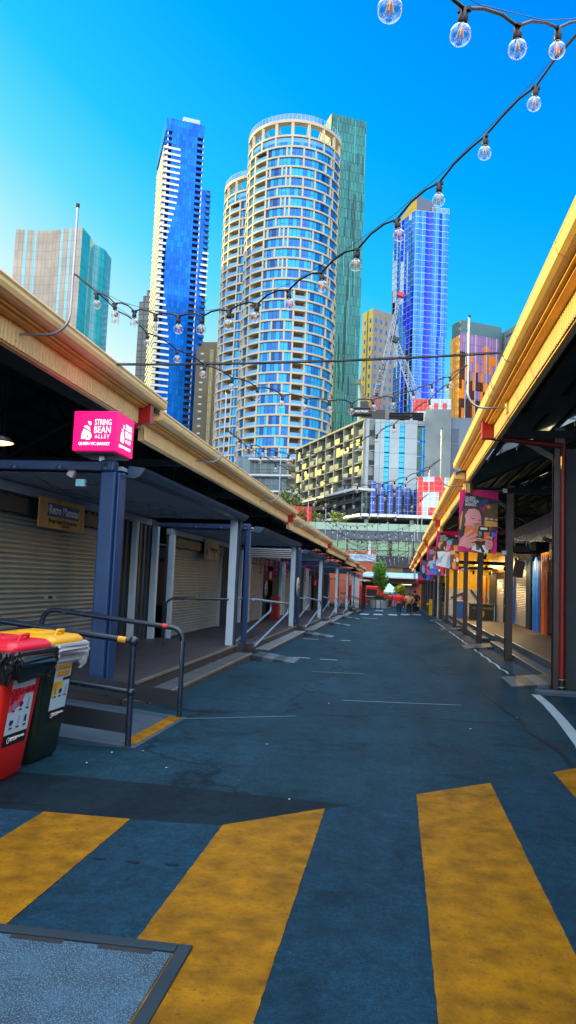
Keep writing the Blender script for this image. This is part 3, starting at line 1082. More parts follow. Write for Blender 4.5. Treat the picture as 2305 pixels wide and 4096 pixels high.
for (za, zb, sh, nz) in ((-3, 70, -1.1, 25), (70, 113, -.55, 15), (113, 170.8, 0, 20)):
    nn = Vector((ff.y, -ff.x, 0)).normalized()
    r2 = Rt + ff.normalized() * sh
    l2 = Lf - ll.normalized() * sh * -2
    j0 = {-3: 0, 70: 25, 113: 40}[za]
    gridwall(mb, Cn, r2, za, zb, 10, nz, lambda i, j: fcell(i, j + j0), .55, .22, 5)
    gridwall(mb, l2, Cn, za, zb, 12, nz, lambda i, j: lcell(i, j + j0), .4, .18, 5)
    gridwall(mb, r2, r2 + Vector((-9, 16, 0)), za, zb, 1, 1, lambda i, j: 0)
    gridwall(mb, r2 + Vector((-9, 16, 0)), l2, za, zb, 1, 1, lambda i, j: 0)
    roofpoly(mb, [Cn.xy, r2.xy, (r2 + Vector((-9, 16, 0))).xy, l2.xy], zb, 5)
mb.build('facade', mats, t, uv=True)
mb = MB()
z0 = 170.8
k0 = Cn + Vector((.4, .8, 0)); k1 = Lf + Vector((1, -1.4, 0)); k2 = Cn + ff * .62 + Vector((0, 1, 0)); k3 = k2 + Vector((-5, 9, 0))
up = Vector((0, 0, 1))
mb.add([k0 + up * z0, k1 + up * (z0 + .2), k0 + up * (z0 + 7.6)], [(1, 0, 2)], 0)
mb.add([k0 + up * z0, k0 + up * (z0 + 7.6), k1 + up * (z0 + .2), k3 + up * z0, k3 + up * (z0 + 4), ], [(2, 3, 4, 1)], 0)
mb.add([k0 + up * z0, k2 + up * z0, k2 + up * (z0 + 5), k0 + up * (z0 + 7.6)], [(0, 1, 2, 3)], 1)
mb.add([k2 + up * z0, k3 + up * z0, k3 + up * (z0 + 4), k2 + up * (z0 + 5), k0 + up * (z0 + 7.6)], [(0, 1, 2, 3), (3, 2, 4)], 1)
mb.build('crown', [mat('amber_crown_panel', (.70, .42, .05), .5), mat('grey_crown_panel', (.08, .11, .16), .4)], t)
mb = MB()
for k in range(14):
    p = Cn + ff * (.5 + .5 * k / 13)
    mb.bar(p + up * z0, p + up * (z0 + 2.4), .18, .18)
mb.bar(Cn + ff * .5 + up * (z0 + 2.4), Rt + up * (z0 + 2.4), .2, .2)
mb.build('roof_screen', M_line, t)

# --- orange and purple tower at right
t = thing('amber_tower', 'purple glass tower with an orange sunlit side above the right gutter', 'tower', (25, 268, gz(268)))
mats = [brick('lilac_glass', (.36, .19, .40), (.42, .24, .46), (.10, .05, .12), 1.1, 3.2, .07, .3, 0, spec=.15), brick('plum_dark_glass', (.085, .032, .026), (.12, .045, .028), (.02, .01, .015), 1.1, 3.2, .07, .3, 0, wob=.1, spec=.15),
        mat('painted_orange_reflection', (.95, .24, .01), .2, 0), brick('amber_sunlit_side', (.98, .50, .01), (.95, .40, .01), (.5, .2, .01), 2, 3.2, .1, .35), mat('teal_parapet', (.07, .15, .16), .5), mat('grey_side', (.12, .12, .13), .6)]  # orange reflections and the sunlit amber side are painted into these colours
mb = MB()
P0 = Vector((19.3, 260, 0)); P1 = Vector((34.6, 269, 0)); P2 = Vector((16.5, 266, 0))


def acell(i, j):
    r = rnd(i, j, 9)
    if i == 15:
        return 5
    if j > 25:
        return 2 if (i in (9, 10) and r < .6) else 0
    if 20 < j <= 25:
        return 0 if r < .7 - .5 * (25 - j) / 5 and i > 1 else (2 if r > .72 else 1)
    if i in (4, 5):
        return 2 if r > .78 else 0 if r > .5 else 1
    return 2 if r > .86 else 1


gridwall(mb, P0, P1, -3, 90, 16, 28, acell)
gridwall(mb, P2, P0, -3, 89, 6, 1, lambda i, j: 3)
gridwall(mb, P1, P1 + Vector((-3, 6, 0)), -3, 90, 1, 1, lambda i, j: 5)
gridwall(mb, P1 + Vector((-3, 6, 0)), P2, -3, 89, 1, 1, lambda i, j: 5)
pp = [P0 + Vector((.3, .4, 0)), P1, P1 + Vector((-3, 6, 0)), P2 + Vector((.4, 0, 0))]
for k in range(4):
    gridwall(mb, pp[k], pp[(k + 1) % 4], 89, 94.7, 8 if k == 0 else 2, 1, lambda i, j: 4)
mb.poly([p + up * 94.7 for p in pp], 4)
mb.build('facade', mats, t, uv=True)
d = P1 - P0; n = Vector((d.y, -d.x, 0)).normalized() * .3
for (f0, f1) in ((.13, .13), (.13, .04), (.13, .22), (.36, .36), (.36, .28), (.36, .44), (.62, .62), (.62, .5), (.62, .74), (.86, .86), (.86, .78), (.86, .95)):
    mb = MB()
    top = 90 if f0 == f1 else 62
    mb.bar(P0 + d * f1 + n + up * 8, P0 + d * f0 + n + up * top, .22, .22)
    mb.build('facade_rib', M_line, t)
for f in (.35, .5, .75, .95):
    mb = MB(); dd = P0 - P2; nn = Vector((dd.y, -dd.x, 0)).normalized() * .3
    mb.bar(P2 + dd * f + nn + up * 8, P2 + dd * f + nn + up * 89, .2, .2)
    mb.build('facade_rib', M_gold, t)
t = thing('grey_block', 'grey banded office block just behind the right golden gutter', 'building', (40, 268, gz(268)))
mb = MB(); q0 = Vector((34.9, 272, 0)); q1 = Vector((47, 240, 0))
gridwall(mb, q0, q1, -3, 93.5, 1, 1, lambda i, j: 0)
gridwall(mb, q1, q1 + Vector((20, 10, 0)), -3, 93.5, 1, 1, lambda i, j: 0)
gridwall(mb, q1 + Vector((20, 10, 0)), q0, -3, 93.5, 1, 1, lambda i, j: 0)
mb.poly([q0 + up * 93.5, q1 + up * 93.5, q1 + Vector((20, 10, 93.5))])
mb.build('facade', brick('grey_banded_wall', (.05, .075, .10), (.07, .09, .11), (.20, .26, .27), 30, 3.2, 1.2, .3), t, uv=True)


# ---------------------------------------------------------------- tower cranes
def lattice(mb, p, q, w0, w1, n, r, mi=0, split=None):
    p = Vector(p); q = Vector(q); d = (q - p)
    e = d.normalized(); a = e.cross(Vector((0, 1, 0))).normalized(); b = a.cross(e)
    prev = None
    for k in range(n + 1):
        f = k / n; w_ = w0 + (w1 - w0) * f
        c = p + d * f
        ring = [c + a * w_ + b * w_, c - a * w_ + b * w_, c - a * w_ - b * w_, c + a * w_ - b * w_]
        m_i = mi if split is None else (split[1] if f <= split[0] else mi)
        for i in range(4):
            mb.bar(ring[i], ring[(i + 1) % 4], r * .7, r * .7, m_i)
            if prev:
                mb.bar(prev[i], ring[i], r, r, m_i)
                mb.bar(prev[i], ring[(i + 1) % 4], r * .7, r * .7, m_i)
        prev = ring


M_cw = mat('crane_white', (.40, .45, .52), .45)
M_cr = mat('crane_red', (.62, .02, .03), .45)
M_cb = mat('crane_dark', (.035, .032, .03), .5)
t = thing('tower_crane', 'large white and red lattice crane in front of the wavy tower', 'crane', (-7, 200, gz(200)))
mb = MB(); lattice(mb, (-7.4, 200, 48), (-1.6, 200, 79), 1.15, .3, 24, .11, 0, (.16, 1)); mb.build('jib', [M_cw, M_cr], t)
mb = MB(); mb.obox((-1.15, 200, 80.2), 1.9, 1.3, 1.2, (0, .4, 0)); mb.build('jib_head', M_cr, t, bevel=.2)
mb = MB(); lattice(mb, (4.2, 202, 50.5), (-2.2, 201, 67.2), 1.1, .7, 15, .11); mb.build('back_mast', M_cw, t)
mb = MB(); mb.obox((-2.6, 200.5, 68), 2.2, 1.6, 1.6, (0, .5, 0)); mb.build('mast_head', M_cb, t, bevel=.2)
mb = MB()
for q in ((-5.6, 200, 58), (-1.9, 200, 77)):
    mb.bar((-2.6, 200.5, 68.2), q, .09, .09)
mb.bar((-1.2, 200, 79.6), (-2.6, 200.5, 68.6), .08, .08)
mb.bar((4.2, 202, 50.6), (-2.5, 200.5, 68.6), .08, .08)
mb.bar((-5.1, 200, 74), (-4.3, 200, 66), .08, .08)
mb.build('cables', M_cb, t)
mb = MB(); mb.box(-9.5, -4.5, 198.5, 201.5, 45.5, 48); mb.build('slew_deck', M_cb, t)
mb = MB(); lattice(mb, (-7, 200, -3), (-7, 200, 45.5), 1, 1, 16, .18); mb.build('mast', M_cw, t)
Mt = frame((-6.0, 198.55, 56.2), Vector((5.8, 0, 31)), Vector((-31, 0, 5.8)))
text('MULTIPLEX', 1.9, M_cb, Mt, t, sx=.9, ext=.02, sp=1.15, bold=.03)

t = thing('tower_crane', 'small dark crane with lettered counterweight on the concrete block', 'crane', (-9, 180, gz(180)))
mb = MB(); mb.box(-12.2, -7.2, 178.5, 181.5, 42.2, 43.6); mb.build('counterweight', M_cb, t, bevel=.15)
mb = MB(); mb.box(-12.8, -6.8, 178.2, 181.8, 43.6, 43.9)
for k in range(9):
    mb.bar((-12.8 + k * .75, 178.2, 43.9), (-12.8 + k * .75, 178.2, 45), .06, .06)
mb.bar((-12.8, 178.2, 45), (-6.8, 178.2, 45), .06, .06)
mb.box(-10, -8.2, 179.3, 181, 43.9, 45.6)
mb.build('deck', M_cb, t)
mb = MB(); mb.bar((-7.9, 180, 44), (-10.4, 180, 50.4), .35, .5); mb.bar((-8.7, 180, 44), (-10.5, 180, 50.2), .25, .25); mb.bar((-11.0, 180, 44), (-10.9, 180, 50.4), .14, .14)
mb.bar((-10.6, 180, 50.4), (-9.2, 180, 44), .1, .1)
mb.box(-11.2, -10.1, 179.6, 180.4, 50, 51.2); mb.build('luffing_frame', mat('crane_ochre', (.20, .14, .06), .5), t)
mb = MB(); mb.bar((-10.5, 180, 51), (-4.2, 180, 66), .07, .07); mb.build('cable', M_cb, t)
mb = MB(); mb.tube([(-9.2, 180, -2), (-9.2, 180, 42.2)], .5, 8); mb.build('mast', M_cb, t)
text('MULTIPLEX', .62, M_wtext, frame((-9.6, 178.46, 42.9), (1, 0, 0), (0, 0, 1)), t, ext=.01, bold=.015)
# ---------------------------------------------------------------- left row of container stalls
XF, XW = -3.47, -5.65                     # open front and shutter wall


def shutter_strip(mb, x, y0, y1, z0, z1, s=1, mi=0, pitch=.075, depth=.016):
    prof = []
    z = z0
    while z < z1 - .001:
        prof += [(x, z), (x - s * .022, z + pitch * .02), (x - s * .022, z + pitch * .16), (x + s * depth * .5, z + pitch * .18), (x + s * depth, z + pitch * .45), (x + s * depth * .8, z + pitch * .75), (x, z + pitch * .98)]
        z += pitch
    prof.append((x, z1))
    mb.strip(prof, 'y', y0, y1, mi)
    mb.box(x - .03, x + .03, y0, y1, z0 - .0, z0 + .05, mi)


def corr(mb, x, y0, y1, z0, z1, s=1, mi=0, p=.28, d=.036):
    prof = []; y = y0
    while y < y1:
        prof += [(x, y), (x, min(y1, y + p * .3)), (x + s * d, min(y1, y + p * .42)), (x + s * d, min(y1, y + p * .78)), (x, min(y1, y + p * .9))]
        y += p
    mb.strip(prof, 'z', z0, z1, mi)


def corr_y(mb, y, x0, x1, z0, z1, s=-1, mi=0, p=.28, d=.036):
    prof = []; x = x0
    while x < x1:
        prof += [(x, y), (min(x1, x + p * .3), y), (min(x1, x + p * .42), y + s * d), (min(x1, x + p * .78), y + s * d), (min(x1, x + p * .9), y)]
        x += p
    mb.strip(prof, 'z', z0, z1, mi)


M_tread = mat('grey_step_tread', (.045, .06, .08), .6, var=.2)
M_stripe = mat('pale_tread_strip', (.26, .32, .38), .5)
M_riser = mat('concrete_riser', (.045, .055, .065), .8, var=.25)
M_door = mat('dark_doorway', (.010, .012, .014), .6)


def stall(i, y0, y1, label, shutters, door=None, ramp=False):
    zd = .12 - SL * (y0 - 9.0)
    zt = zd + 2.86
    t = thing('container_stall', label, 'market stall', ((XF + XW) / 2, y0, gz(y0)), 'container stalls along the left side')
    mb = MB()
    mb.box(-8.2, XF + .02, y0 - .12, y1 + 1.0, gz(y1) - .2, zd)
    mb.build('deck', M_deck, t)
    mb = MB()
    mb.box(XF + .015, XF + .035, y0 + .25, y1 + .35, zd - .035, zd + .004)
    mb.build('nosing', M_nose, t)
    mb = MB()
    zs = zd - .16
    mb.box(XF + .036, -3.08, y0 + .35, y1 + .25, gz(y1) - .1, zs, 0)
    mb.box(-3.105, -3.075, y0 + .35, y1 + .25, zs - .03, zs + .004, 2)
    if i:
        for k in range(4):
            mb.box(XF + .07 + k * .085, XF + .105 + k * .085, y0 + .4, y1 + .2, zs - .001, zs + .005, 1)
    mb.build('step', [M_tread if i else M_riser, M_stripe, M_nose], t)
    mb = MB()
    if i:
        mb.box(XF - .22, XF - .10, y0 + .0, y0 + .12, zd, zt - .13)
    else:
        mb.box(XF - .30, XF - .10, y0 + .0, y0 + .30, zd, zt - .13)
        mb.box(XF - .10, XF - .06, y0 + .06, y0 + .30, zd, zt - .13)
    cp = mb.build('corner_post', M_blue, t, bevel=.02)
    mb = MB()
    mb.box(XF - .30, XF - .12, y0 - .02, y0 + .16, zt - .13, zt + .02)
    mb.build('corner_casting', M_blue, cp, bevel=.025)
    mb = MB()
    ring = [(XF - .23 + .03 * math.cos(a * .785) * (1 if abs(math.cos(a * .785)) > .1 else 1), y0 - .024, zt - .055 + .045 * math.sin(a * .785)) for a in range(8)]
    mb.poly(ring)
    mb.poly([(XF - .116, y0 + .07 + .028 * math.cos(a * .785), zt - .055 + .045 * math.sin(a * .785)) for a in range(8)])
    mb.build('casting_slot', M_black, cp)
    mb = MB()
    mb.box(-8.0, XF - .305, y0 + .03, y0 + .14, zt - .115, zt + .0)
    mb.build('header_beam', M_blue, t, bevel=.008)
    # canopy ceiling
    mb = MB()
    prof = []; y = y0 + .2
    while y < y1:
        prof += [(y, zt - .14), (y + .045, zt - .14), (y + .065, zt - .115), (y + .11, zt - .115), (y + .13, zt - .14)]
        y += .15
    mb.strip(prof, 'x', XW, XF - .08)
    mb.box(XW, XF - .08, y0 + .18, y1 + .3, zt - .09, zt - .04)
    mb.build('canopy', M_ceil, t)
    # eave hood
    mb = MB()
    pr = [(XF - .06, zt - .16), (XF + .02, zt - .17), (XF + .10, zt - .14), (XF + .15, zt - .07), (XF + .17, zt - .03), (XF - .06, zt - .005)]
    mb.prism(pr, 'y', y0 + .34, y1 + .32)
    mb.build('eave_hood', M_blue2, t)
    # far post with white face and drain pipe
    mb = MB(); mb.box(XF - .17, XF - .02, y1, y1 + .05, zd, zt - .15); mb.build('white_post', M_white, t)
    mb = MB(); mb.box(XF - .17, XF - .0, y1 + .052, y1 + .28, zd, zt - .15); mb.build('rear_post', M_blue2, t)
    mb = MB(); mb.tube([(XF + .03, y1 + .12, zt - .17), (XF + .03, y1 + .12, zt - .3), (XF - .0, y1 + .12, zt - .42), (XF + .0, y1 + .12, gz(y1) + .06)], .038, 8); mb.build('drain_pipe', mat('dark_drain_paint', (.02, .03, .05), .4), t)
    # back wall
    mb = MB()
    edges = [y0 - .1]
    for (a, b) in shutters:
        edges += [a, b]
    if door:
        edges += [door[0], door[1]]
    edges.append(y1 + 1.0)
    edges.sort()
    for k in range(0, len(edges) - 1, 2):
        corr(mb, XW, edges[k], edges[k + 1], zd, zt - .16)
    for k in range(1, len(edges) - 1, 2):
        corr(mb, XW, edges[k], edges[k + 1], zd + 2.25, zt - .16)
    mb.build('back_wall', M_navy, t)
    mb = MB(); mb.box(XW, XW + .12, y0 - .1, y1 + .3, zt - .30, zt - .16); mb.build('inner_beam', M_ceil, t)
    for (a, b) in shutters:
        mb = MB(); shutter_strip(mb, XW - .03, a + .05, b - .05, zd + .02, zd + 2.27)
        so_ = mb.build('roller_shutter', M_shut, t)
        mb = MB(); ym = (a + b) / 2 + .3
        mb.box(XW - .015, XW - .005, ym - .22, ym + .22, zd + .98, zd + 1.04, 0)
        mb.box(XW - .012, XW + .002, ym - .07, ym + .07, zd + .985, zd + 1.035, 1)
        mb.build('shutter_lock', [M_galv, M_black], so_)
        for yy in (a, b - .06):
            mb = MB(); mb.box(XW - .04, XW + .06, yy, yy + .06, zd, zd + 2.35); mb.build('shutter_guide', M_galv if i else M_navy, t)
        mb = MB(); mb.box(XW - .05, XW + .10, a, b, zd + 2.28, zd + 2.5); mb.build('shutter_hood', M_navy, t)
    if door:
        mb = MB(); mb.box(XW - .9, XW - .85, door[0], door[1], zd, zd + 2.2); mb.build('door', M_door, t)
    for yy in (y0 + .0, y1 + .62):
        mb = MB(); mb.box(XW + .04, XW + .17, yy, yy + .14, zd, zt - .30); mb.build('white_jamb', M_white, t)
    # partition closing the far end
    mb = MB(); corr_y(mb, y1 + .90, -8.1, XW - .0, zd, zt - .12); mb.build('end_wall', M_navy, t)
    # lamps clipped under the header beam
    for k in range(3):
        mb = MB(); x = XW + .7 + k * .62
        mb.rev([(.0, .03), (.03, .02), (.05, -.03), (.0, -.04)], (x, y0 + .0, zt - .09), 8)
        mb.build('beam_lamp', M_blue2, t)
    return t, zd, zt


M_dim = None
ST = [
    (9.0, 16.0, 'nearest open container stall with lettered wooden sign and dark handrails', [(8.6, 14.3)], None),
    (17.9, 25.6, 'second container stall from the camera, beyond the white post', [(18.3, 23.6)], None),
    (27.75, 35.0, 'third container stall, hung with pink tinsel beside a dark doorway', [(27.9, 31.2)], (32.2, 34.0)),
    (36.6, 44.6, 'fourth container stall with tinsel over its shutter', [(37.2, 41.0)], None),
    (46.4, 54.0, 'fifth container stall with pale closed shutter in the distance', [(46.5, 49)], (50, 51.2)),
    (55.6, 61.0, 'farthest container stall before the black frame', [], (55.5, 58.2)),
]
SZ = []
for i, (a, b, lab, sh_, dr) in enumerate(ST):
    t, zd, zt = stall(i, a, b, lab, sh_, dr)
    SZ.append((zd, zt))
    if i == 0:
        for (ya, yb) in ((15.25, 15.39),):
            mb = MB(); mb.box(XW + .05, XW + .16, ya, yb, zd, zt - .3); mb.build('white_jamb', M_white, t)

# side deck beyond the first stall (landing that the ramp climbs to)
mb = MB(); mb.box(-9.5, -4.95, 5.2, 8.87, -.3, .118); struct('landing', mb, M_deck)

# string of dead fairy wires tangled under the first canopy
t = thing('wire_tangle', 'thin dark wires tangled under the canopy of the nearest stall', 'wires', (-4.5, 11, 2.8))
mb = MB()
for k in range(16):
    x = -5.5 + RN.random() * 1.8; y = 9.2 + RN.random() * 6
    pts = [(x, y, 2.83)]
    for q in range(7):
        x += (RN.random() - .5) * .34; y += .15 + (RN.random() - .3) * .5
        pts.append((max(-5.6, min(-3.55, x)), max(9.1, min(15.8, y)), 2.83 - .12 * RN.random()))
    mb.tube(pts, .0035, 4, cap=False)
mb.build('wires', M_black, t)
t = thing('junction_box', 'small pale blue plug box hanging beside the corner post', 'plug box', (-4.05, 9.1, 2.7))
mb = MB(); mb.box(-4.12, -4.0, 9.06, 9.12, 2.66, 2.75); mb.build('box', mat('pale_blue_plastic', (.25, .6, .75), .4), t)
mb = MB(); mb.obox((-4.2, 9.1, 2.83), .08, .06, .1, (0, .5, 0)); mb.build('plug', M_white2, t)
mb = MB(); mb.tube([(-4.2, 9.1, 2.88), (-4.22, 9.1, 2.78), (-4.12, 9.1, 2.72)], .008, 6); mb.tube([(-4.0, 9.1, 2.7), (-3.9, 9.1, 2.68), (-3.78, 9.1, 2.74)], .008, 6); mb.build('lead', M_black, t)

# --- wooden Retro Mamma sign
XS = XW + .19
t = thing('hanging_sign', 'weathered wooden sign with blue ribbon above the nearest shutter', 'sign', (XS, 11.6, 2.25), 'signs on the container stalls')
M_wood = mat('weathered_wood', (.85, .42, .12), .7, var=.35, scale=1.5, streak=((.10, .06, .03), .5), bump=.2)
mb = MB(); mb.box(XS - .02, XS, 10.78, 12.46, 2.24, 2.71); mb.build('board', M_wood, t)
mb = MB(); q = XS + .004
mb.poly([(q, 11.02, 2.425), (q, 12.24, 2.425), (q, 12.17, 2.53), (q, 12.24, 2.635), (q, 11.02, 2.635), (q, 11.09, 2.53)])
mb.build('ribbon', mat('navy_ribbon', (.02, .10, .28), .6), t)
M_sgt = mat('cream_sign_lettering', (.95, .98, .90), .6)
text('Retro Mamma', .20, M_sgt, frame((q + .003, 11.63, 2.53), (0, 1, 0), (0, 0, 1)) @ Matrix.Rotation(.0, 4, 'Z'), t, sx=.92, bold=.002)
M_sgd = mat('brown_sign_lettering', (.06, .03, .02), .6)
text('Vintage Images & Assortments', .105, M_sgd, frame((XS + .003, 11.63, 2.36), (0, 1, 0), (0, 0, 1)), t, sx=.82)
text('0408 98 98 95', .05, M_sgd, frame((XS + .003, 11.75, 2.29), (0, 1, 0), (0, 0, 1)), t)

# --- second sign with a spoon and fork drawing
zd, zt = SZ[1]
t = thing('hanging_sign', 'small cream square sign with dark utensils drawing above second shutter', 'sign', (XS, 21.6, zd + 2.2), 'signs on the container stalls')
mb = MB(); mb.box(XS - .03, XS, 20.9, 22.6, zd + 2.06, zd + 2.64); mb.build('board', mat('cream_board', (.46, .36, .24), .6, var=.2), t)
mb = MB(); q = XS + .004
zz = zd + 2.35
mb.poly([(q, 21.08 + .10 * math.cos(a * .524), zz - .08 + .10 * math.sin(a * .524)) for a in range(12)])
mb.poly([(q, 21.06, zz - .25), (q, 21.10, zz - .25), (q, 21.16, zz + .22), (q, 21.10, zz + .22)])
mb.poly([(q, 21.3, zz - .02), (q, 21.35, zz - .02), (q, 21.42, zz + .2), (q, 21.36, zz + .2)])
mb.poly([(q, 21.98, zz - .22), (q, 22.06, zz - .22), (q, 22.06, zz - .06), (q, 21.98, zz - .06)])
mb.build('drawing', M_black, t)
text('lovinggood', .21, M_sgd, frame((q, 21.95, zz + .03), (0, 1, 0), (0, 0, 1)), t, sx=1.0, bold=.004)

# --- magenta light box on the corner of the first stall
t = thing('lightbox_sign', 'magenta cube lightbox with white lettering on a short post', 'sign', (-3.78, 9.18, 2.98))
X0, X1, Y0, Y1, Z0, Z1 = -4.07, -3.5, 8.78, 9.38, 3.075, 3.575
mb = MB(); mb.box(X0, X1, Y0, Y1, Z0, Z1); bx = mb.build('box', M_pink, t, bevel=.006)
mb = MB(); mb.box(X0 + .03, X1 - .03, Y0 + .03, Y1 - .03, Z0 - .03, Z0 - .004); mb.build('base_tray', M_black, t)
mb = MB(); mb.box(-3.80, -3.73, 9.0, 9.07, 2.98, Z0 - .03); mb.build('post', M_galv, t)


def bean(M, parent, m):
    """interlaced bean-shaped letter mark"""
    mb = MB()
    def P(u, v):
        return M @ Vector((u, v, 0))
    def ribbon(pts, w):
        L = []; R_ = []
        for k, (u, v) in enumerate(pts):
            a = pts[max(0, k - 1)]; b = pts[min(len(pts) - 1, k + 1)]
            d = Vector((b[0] - a[0], b[1] - a[1])).normalized()
            ww = w[k] if isinstance(w, list) else w
            L.append(P(u - d.y * ww, v + d.x * ww)); R_.append(P(u + d.y * ww, v - d.x * ww))
        for k in range(len(pts) - 1):
            mb.add([L[k], L[k + 1], R_[k + 1], R_[k]], [(0, 1, 2, 3)])
    ribbon([(-.055, -.125), (-.05, -.06), (-.03, -.01), (-.045, .0)], [.02, .02, .02, .006])
    ribbon([(-.015, -.125), (-.01, -.08), (-.005, -.02)], .016)
    ribbon([(-.01, -.125), (.03, -.12), (.045, -.09), (.03, -.05), (-.01, -.03), (-.045, -.01)], [.008, .018, .022, .02, .012, .004])
    ribbon([(-.045, .035), (-.01, .03), (.02, .01), (.04, -.02)], [.006, .018, .018, .006])
    ribbon([(.005, .10), (.03, .085), (.04, .05)], [.004, .02, .012])
    return mb.build('emblem', m, parent)


for (o, u) in (((-3.785, Y0 - .004, 3.325), (1, 0, 0)), ((X1 + .004, 9.08, 3.325), (0, 1, 0))):
    M = frame(o, u, (0, 0, 1))
    wide = 1.0
    T_ = lambda du, dv: M @ Matrix.Translation((du, dv, 0))
    bean(T_(-.10, .02), bx, M_wglow)
    text('STRING', .105, M_wglow, T_(.105, .105), bx, sx=.62, bold=.001)
    text('BEAN', .125, M_wglow, T_(.10, .01), bx, sx=.72, bold=.001)
    text('ALLEY', .07, M_wglow, T_(.10, -.075), bx, sx=.85, sp=1.25)
    text('QUEEN VIC MARKET', .052, M_wglow, T_(.0, -.165), bx, sx=.86, bold=.001)


# --- ramp and handrails in the foreground
t = thing('access_ramp', 'grey access ramp with a yellow front edge and black kerbs', 'ramp', (-3.6, 7.9, gz(7.9)))
zr0 = gz(7.9)
mb = MB()
mb.add([(-2.42, 7.0, gz(7.0) + .006), (-2.42, 8.8, gz(8.8) + .006), (-4.95, 8.8, .122), (-4.95, 7.0, .122), (-2.42, 7.0, gz(7) - .1), (-2.42, 8.8, gz(8.8) - .1), (-4.95, 8.8, -.3), (-4.95, 7.0, -.3)],
       [(0, 1, 2, 3), (4, 7, 6, 5), (0, 3, 7, 4), (1, 5, 6, 2), (0, 4, 5, 1), (3, 2, 6, 7)])
mb.build('ramp_slab', mat('ramp_concrete', (.022, .05, .085), .75, var=.3, bump=.2), t)
mb = MB()
mb.add([(-2.46, 7.12, gz(7.1) + .012), (-2.46, 8.72, gz(8.7) + .012), (-2.60, 8.72, gz(8.7) + .026), (-2.60, 7.12, gz(7.1) + .026)], [(0, 1, 2, 3)])
mb.build('yellow_edge', M_yline, t)


def rail_x(y, label, ball):
    """handrail running up the ramp (along -X)"""
    t = thing('handrail', label, 'handrail', (-2.5, y, gz(y)), 'painted pipe handrails on the left')
    zb = gz(y)
    mb = MB(); r = .03
    x0 = -2.50
    if ball:
        mb.tube([(x0, y, zb), (x0, y, zb + 1.0)], r, 12)
        mb.tube([(x0, y, zb + 1.0), (-5.6, y, 1.21)], r, 12)
        mb.tube([(x0, y, zb + .52), (-5.6, y, .72)], .024, 12)
    else:
        pts = [(x0, y, zb), (x0, y, .80)]
        for k in range(7):
            a = k / 6 * math.pi / 2
            pts.append((x0 - .16 * (1 - math.cos(a)), y, .80 + .15 * math.sin(a)))
        pts += [(-3.4, y, 1.02), (-4.12, y, 1.09)]
        for k in range(1, 7):
            a = k / 6 * math.pi / 2
            pts.append((-4.12 - .17 * math.sin(a), y, 1.09 - .17 * (1 - math.cos(a)) + .012 * math.sin(a)))
        pts.append((-4.29, y, .06))
        mb.tube(pts, r, 12)
    mb.build('pipe', M_rail, t)
    mb = MB()
    if ball:
        for zz, rr_ in ((zb + 1.0, .05), (zb + .52, .044)):
            mb = MB(); mb.rev([(rr_ * math.sin(math.pi * k / 8), -rr_ * math.cos(math.pi * k / 8)) for k in range(9)], (x0, y, zz), 14); mb.build('ball_joint', M_rail, t)
    mb = MB()
    if ball:
        mb.tube([(x0 - .075, y, zb + 1.0 + .075 * .095), (x0 - .155, y, zb + 1.0 + .155 * .095)], .0312, 12)
        mb.build('yellow_band', M_yell, t)
    else:
        mb.tube([(x0 - .20, y, .957), (x0 - .26, y, .962)], .0312, 12)
        mb.build('red_band', mat('red_tape', (.75, .03, .01), .5), t)
    mb = MB()
    mb.add([(x0 - .02, y - .01, zb + .13), (-4.3, y - .01, .19), (-4.3, y - .01, .38), (x0 - .02, y - .01, zb + .31), (x0 - .02, y + .01, zb + .13), (-4.3, y + .01, .19), (-4.3, y + .01, .38), (x0 - .02, y + .01, zb + .31)],
           [(0, 1, 2, 3), (5, 4, 7, 6), (3, 2, 6, 7), (1, 0, 4, 5), (0, 3, 7, 4)])
    mb.build('kick_plate', mat('black_kick_plate', (.012, .018, .026), .5), t)


rail_x(7.03, 'front blue black handrail with ball joints and yellow band behind the bins', True)
rail_x(8.74, 'bent blue black handrail with a red band beside the stall corner', False)
# rail inside stall one far end
t = thing('handrail', 'dark bent handrail by the white post of the nearest stall', 'handrail', (-4.4, 15.9, .1), 'painted pipe handrails on the left')
mb = MB()
pts = [(-4.75, 15.2, .12), (-4.75, 15.2, .95)]
for k in range(7):
    a = k / 6 * math.pi / 2
    pts.append((-4.75 + .18 * (1 - math.cos(a)), 15.2 + .1 * (1 - math.cos(a)), .95 + .15 * math.sin(a)))
pts.append((-3.6, 15.95, 1.10))
mb.tube(pts, .026, 10); mb.build('pipe', M_rail, t)


def step_rails(i, y0, y1, zd, label):
    """pair of bent steel rails down the steps at the head of a stall"""
    for q, (xo, lab) in enumerate(((-3.72, 'inner'), (-3.2, 'outer'))):
        ys_ = y0
        t = thing('handrail', '%s blue steel step rail %s' % (lab, label), 'handrail', (xo, ys_, zd - .1), 'blue steel step rails of the container stalls')
        zt_ = zd + 1.12 - q * .03
        L = 5.4
        pts = [(xo, ys_, zt_), (xo, ys_ + L * .75, zt_ - .17)]
        c = (ys_ + L, zt_ - .36)
        for k in range(9):
            a = math.pi / 2 - k / 8 * math.pi * .82
            pts.append((xo, c[0] - .12 + .20 * math.cos(a), c[1] - .02 + .155 * math.sin(a)))
        pts += [(xo, ys_ + .35, zd + .02)]
        mb = MB(); mb.tube(pts, .029, 8); mb.build('pipe', M_steelrail, t)
        mb = MB(); mb.tube([(xo, ys_ + L * .70, zt_ - .158), (xo, ys_ + L * .75, zt_ - .17)], .0315, 8); mb.build('yellow_band', M_yell, t)


for i, lab in ((1, 'at the second stall'), (2, 'at the third stall with tinsel'), (3, 'at the fourth stall'), (4, 'at the fifth stall')):
    step_rails(i, ST[i - 1][1] + .75, ST[i][1], SZ[i][0], lab)
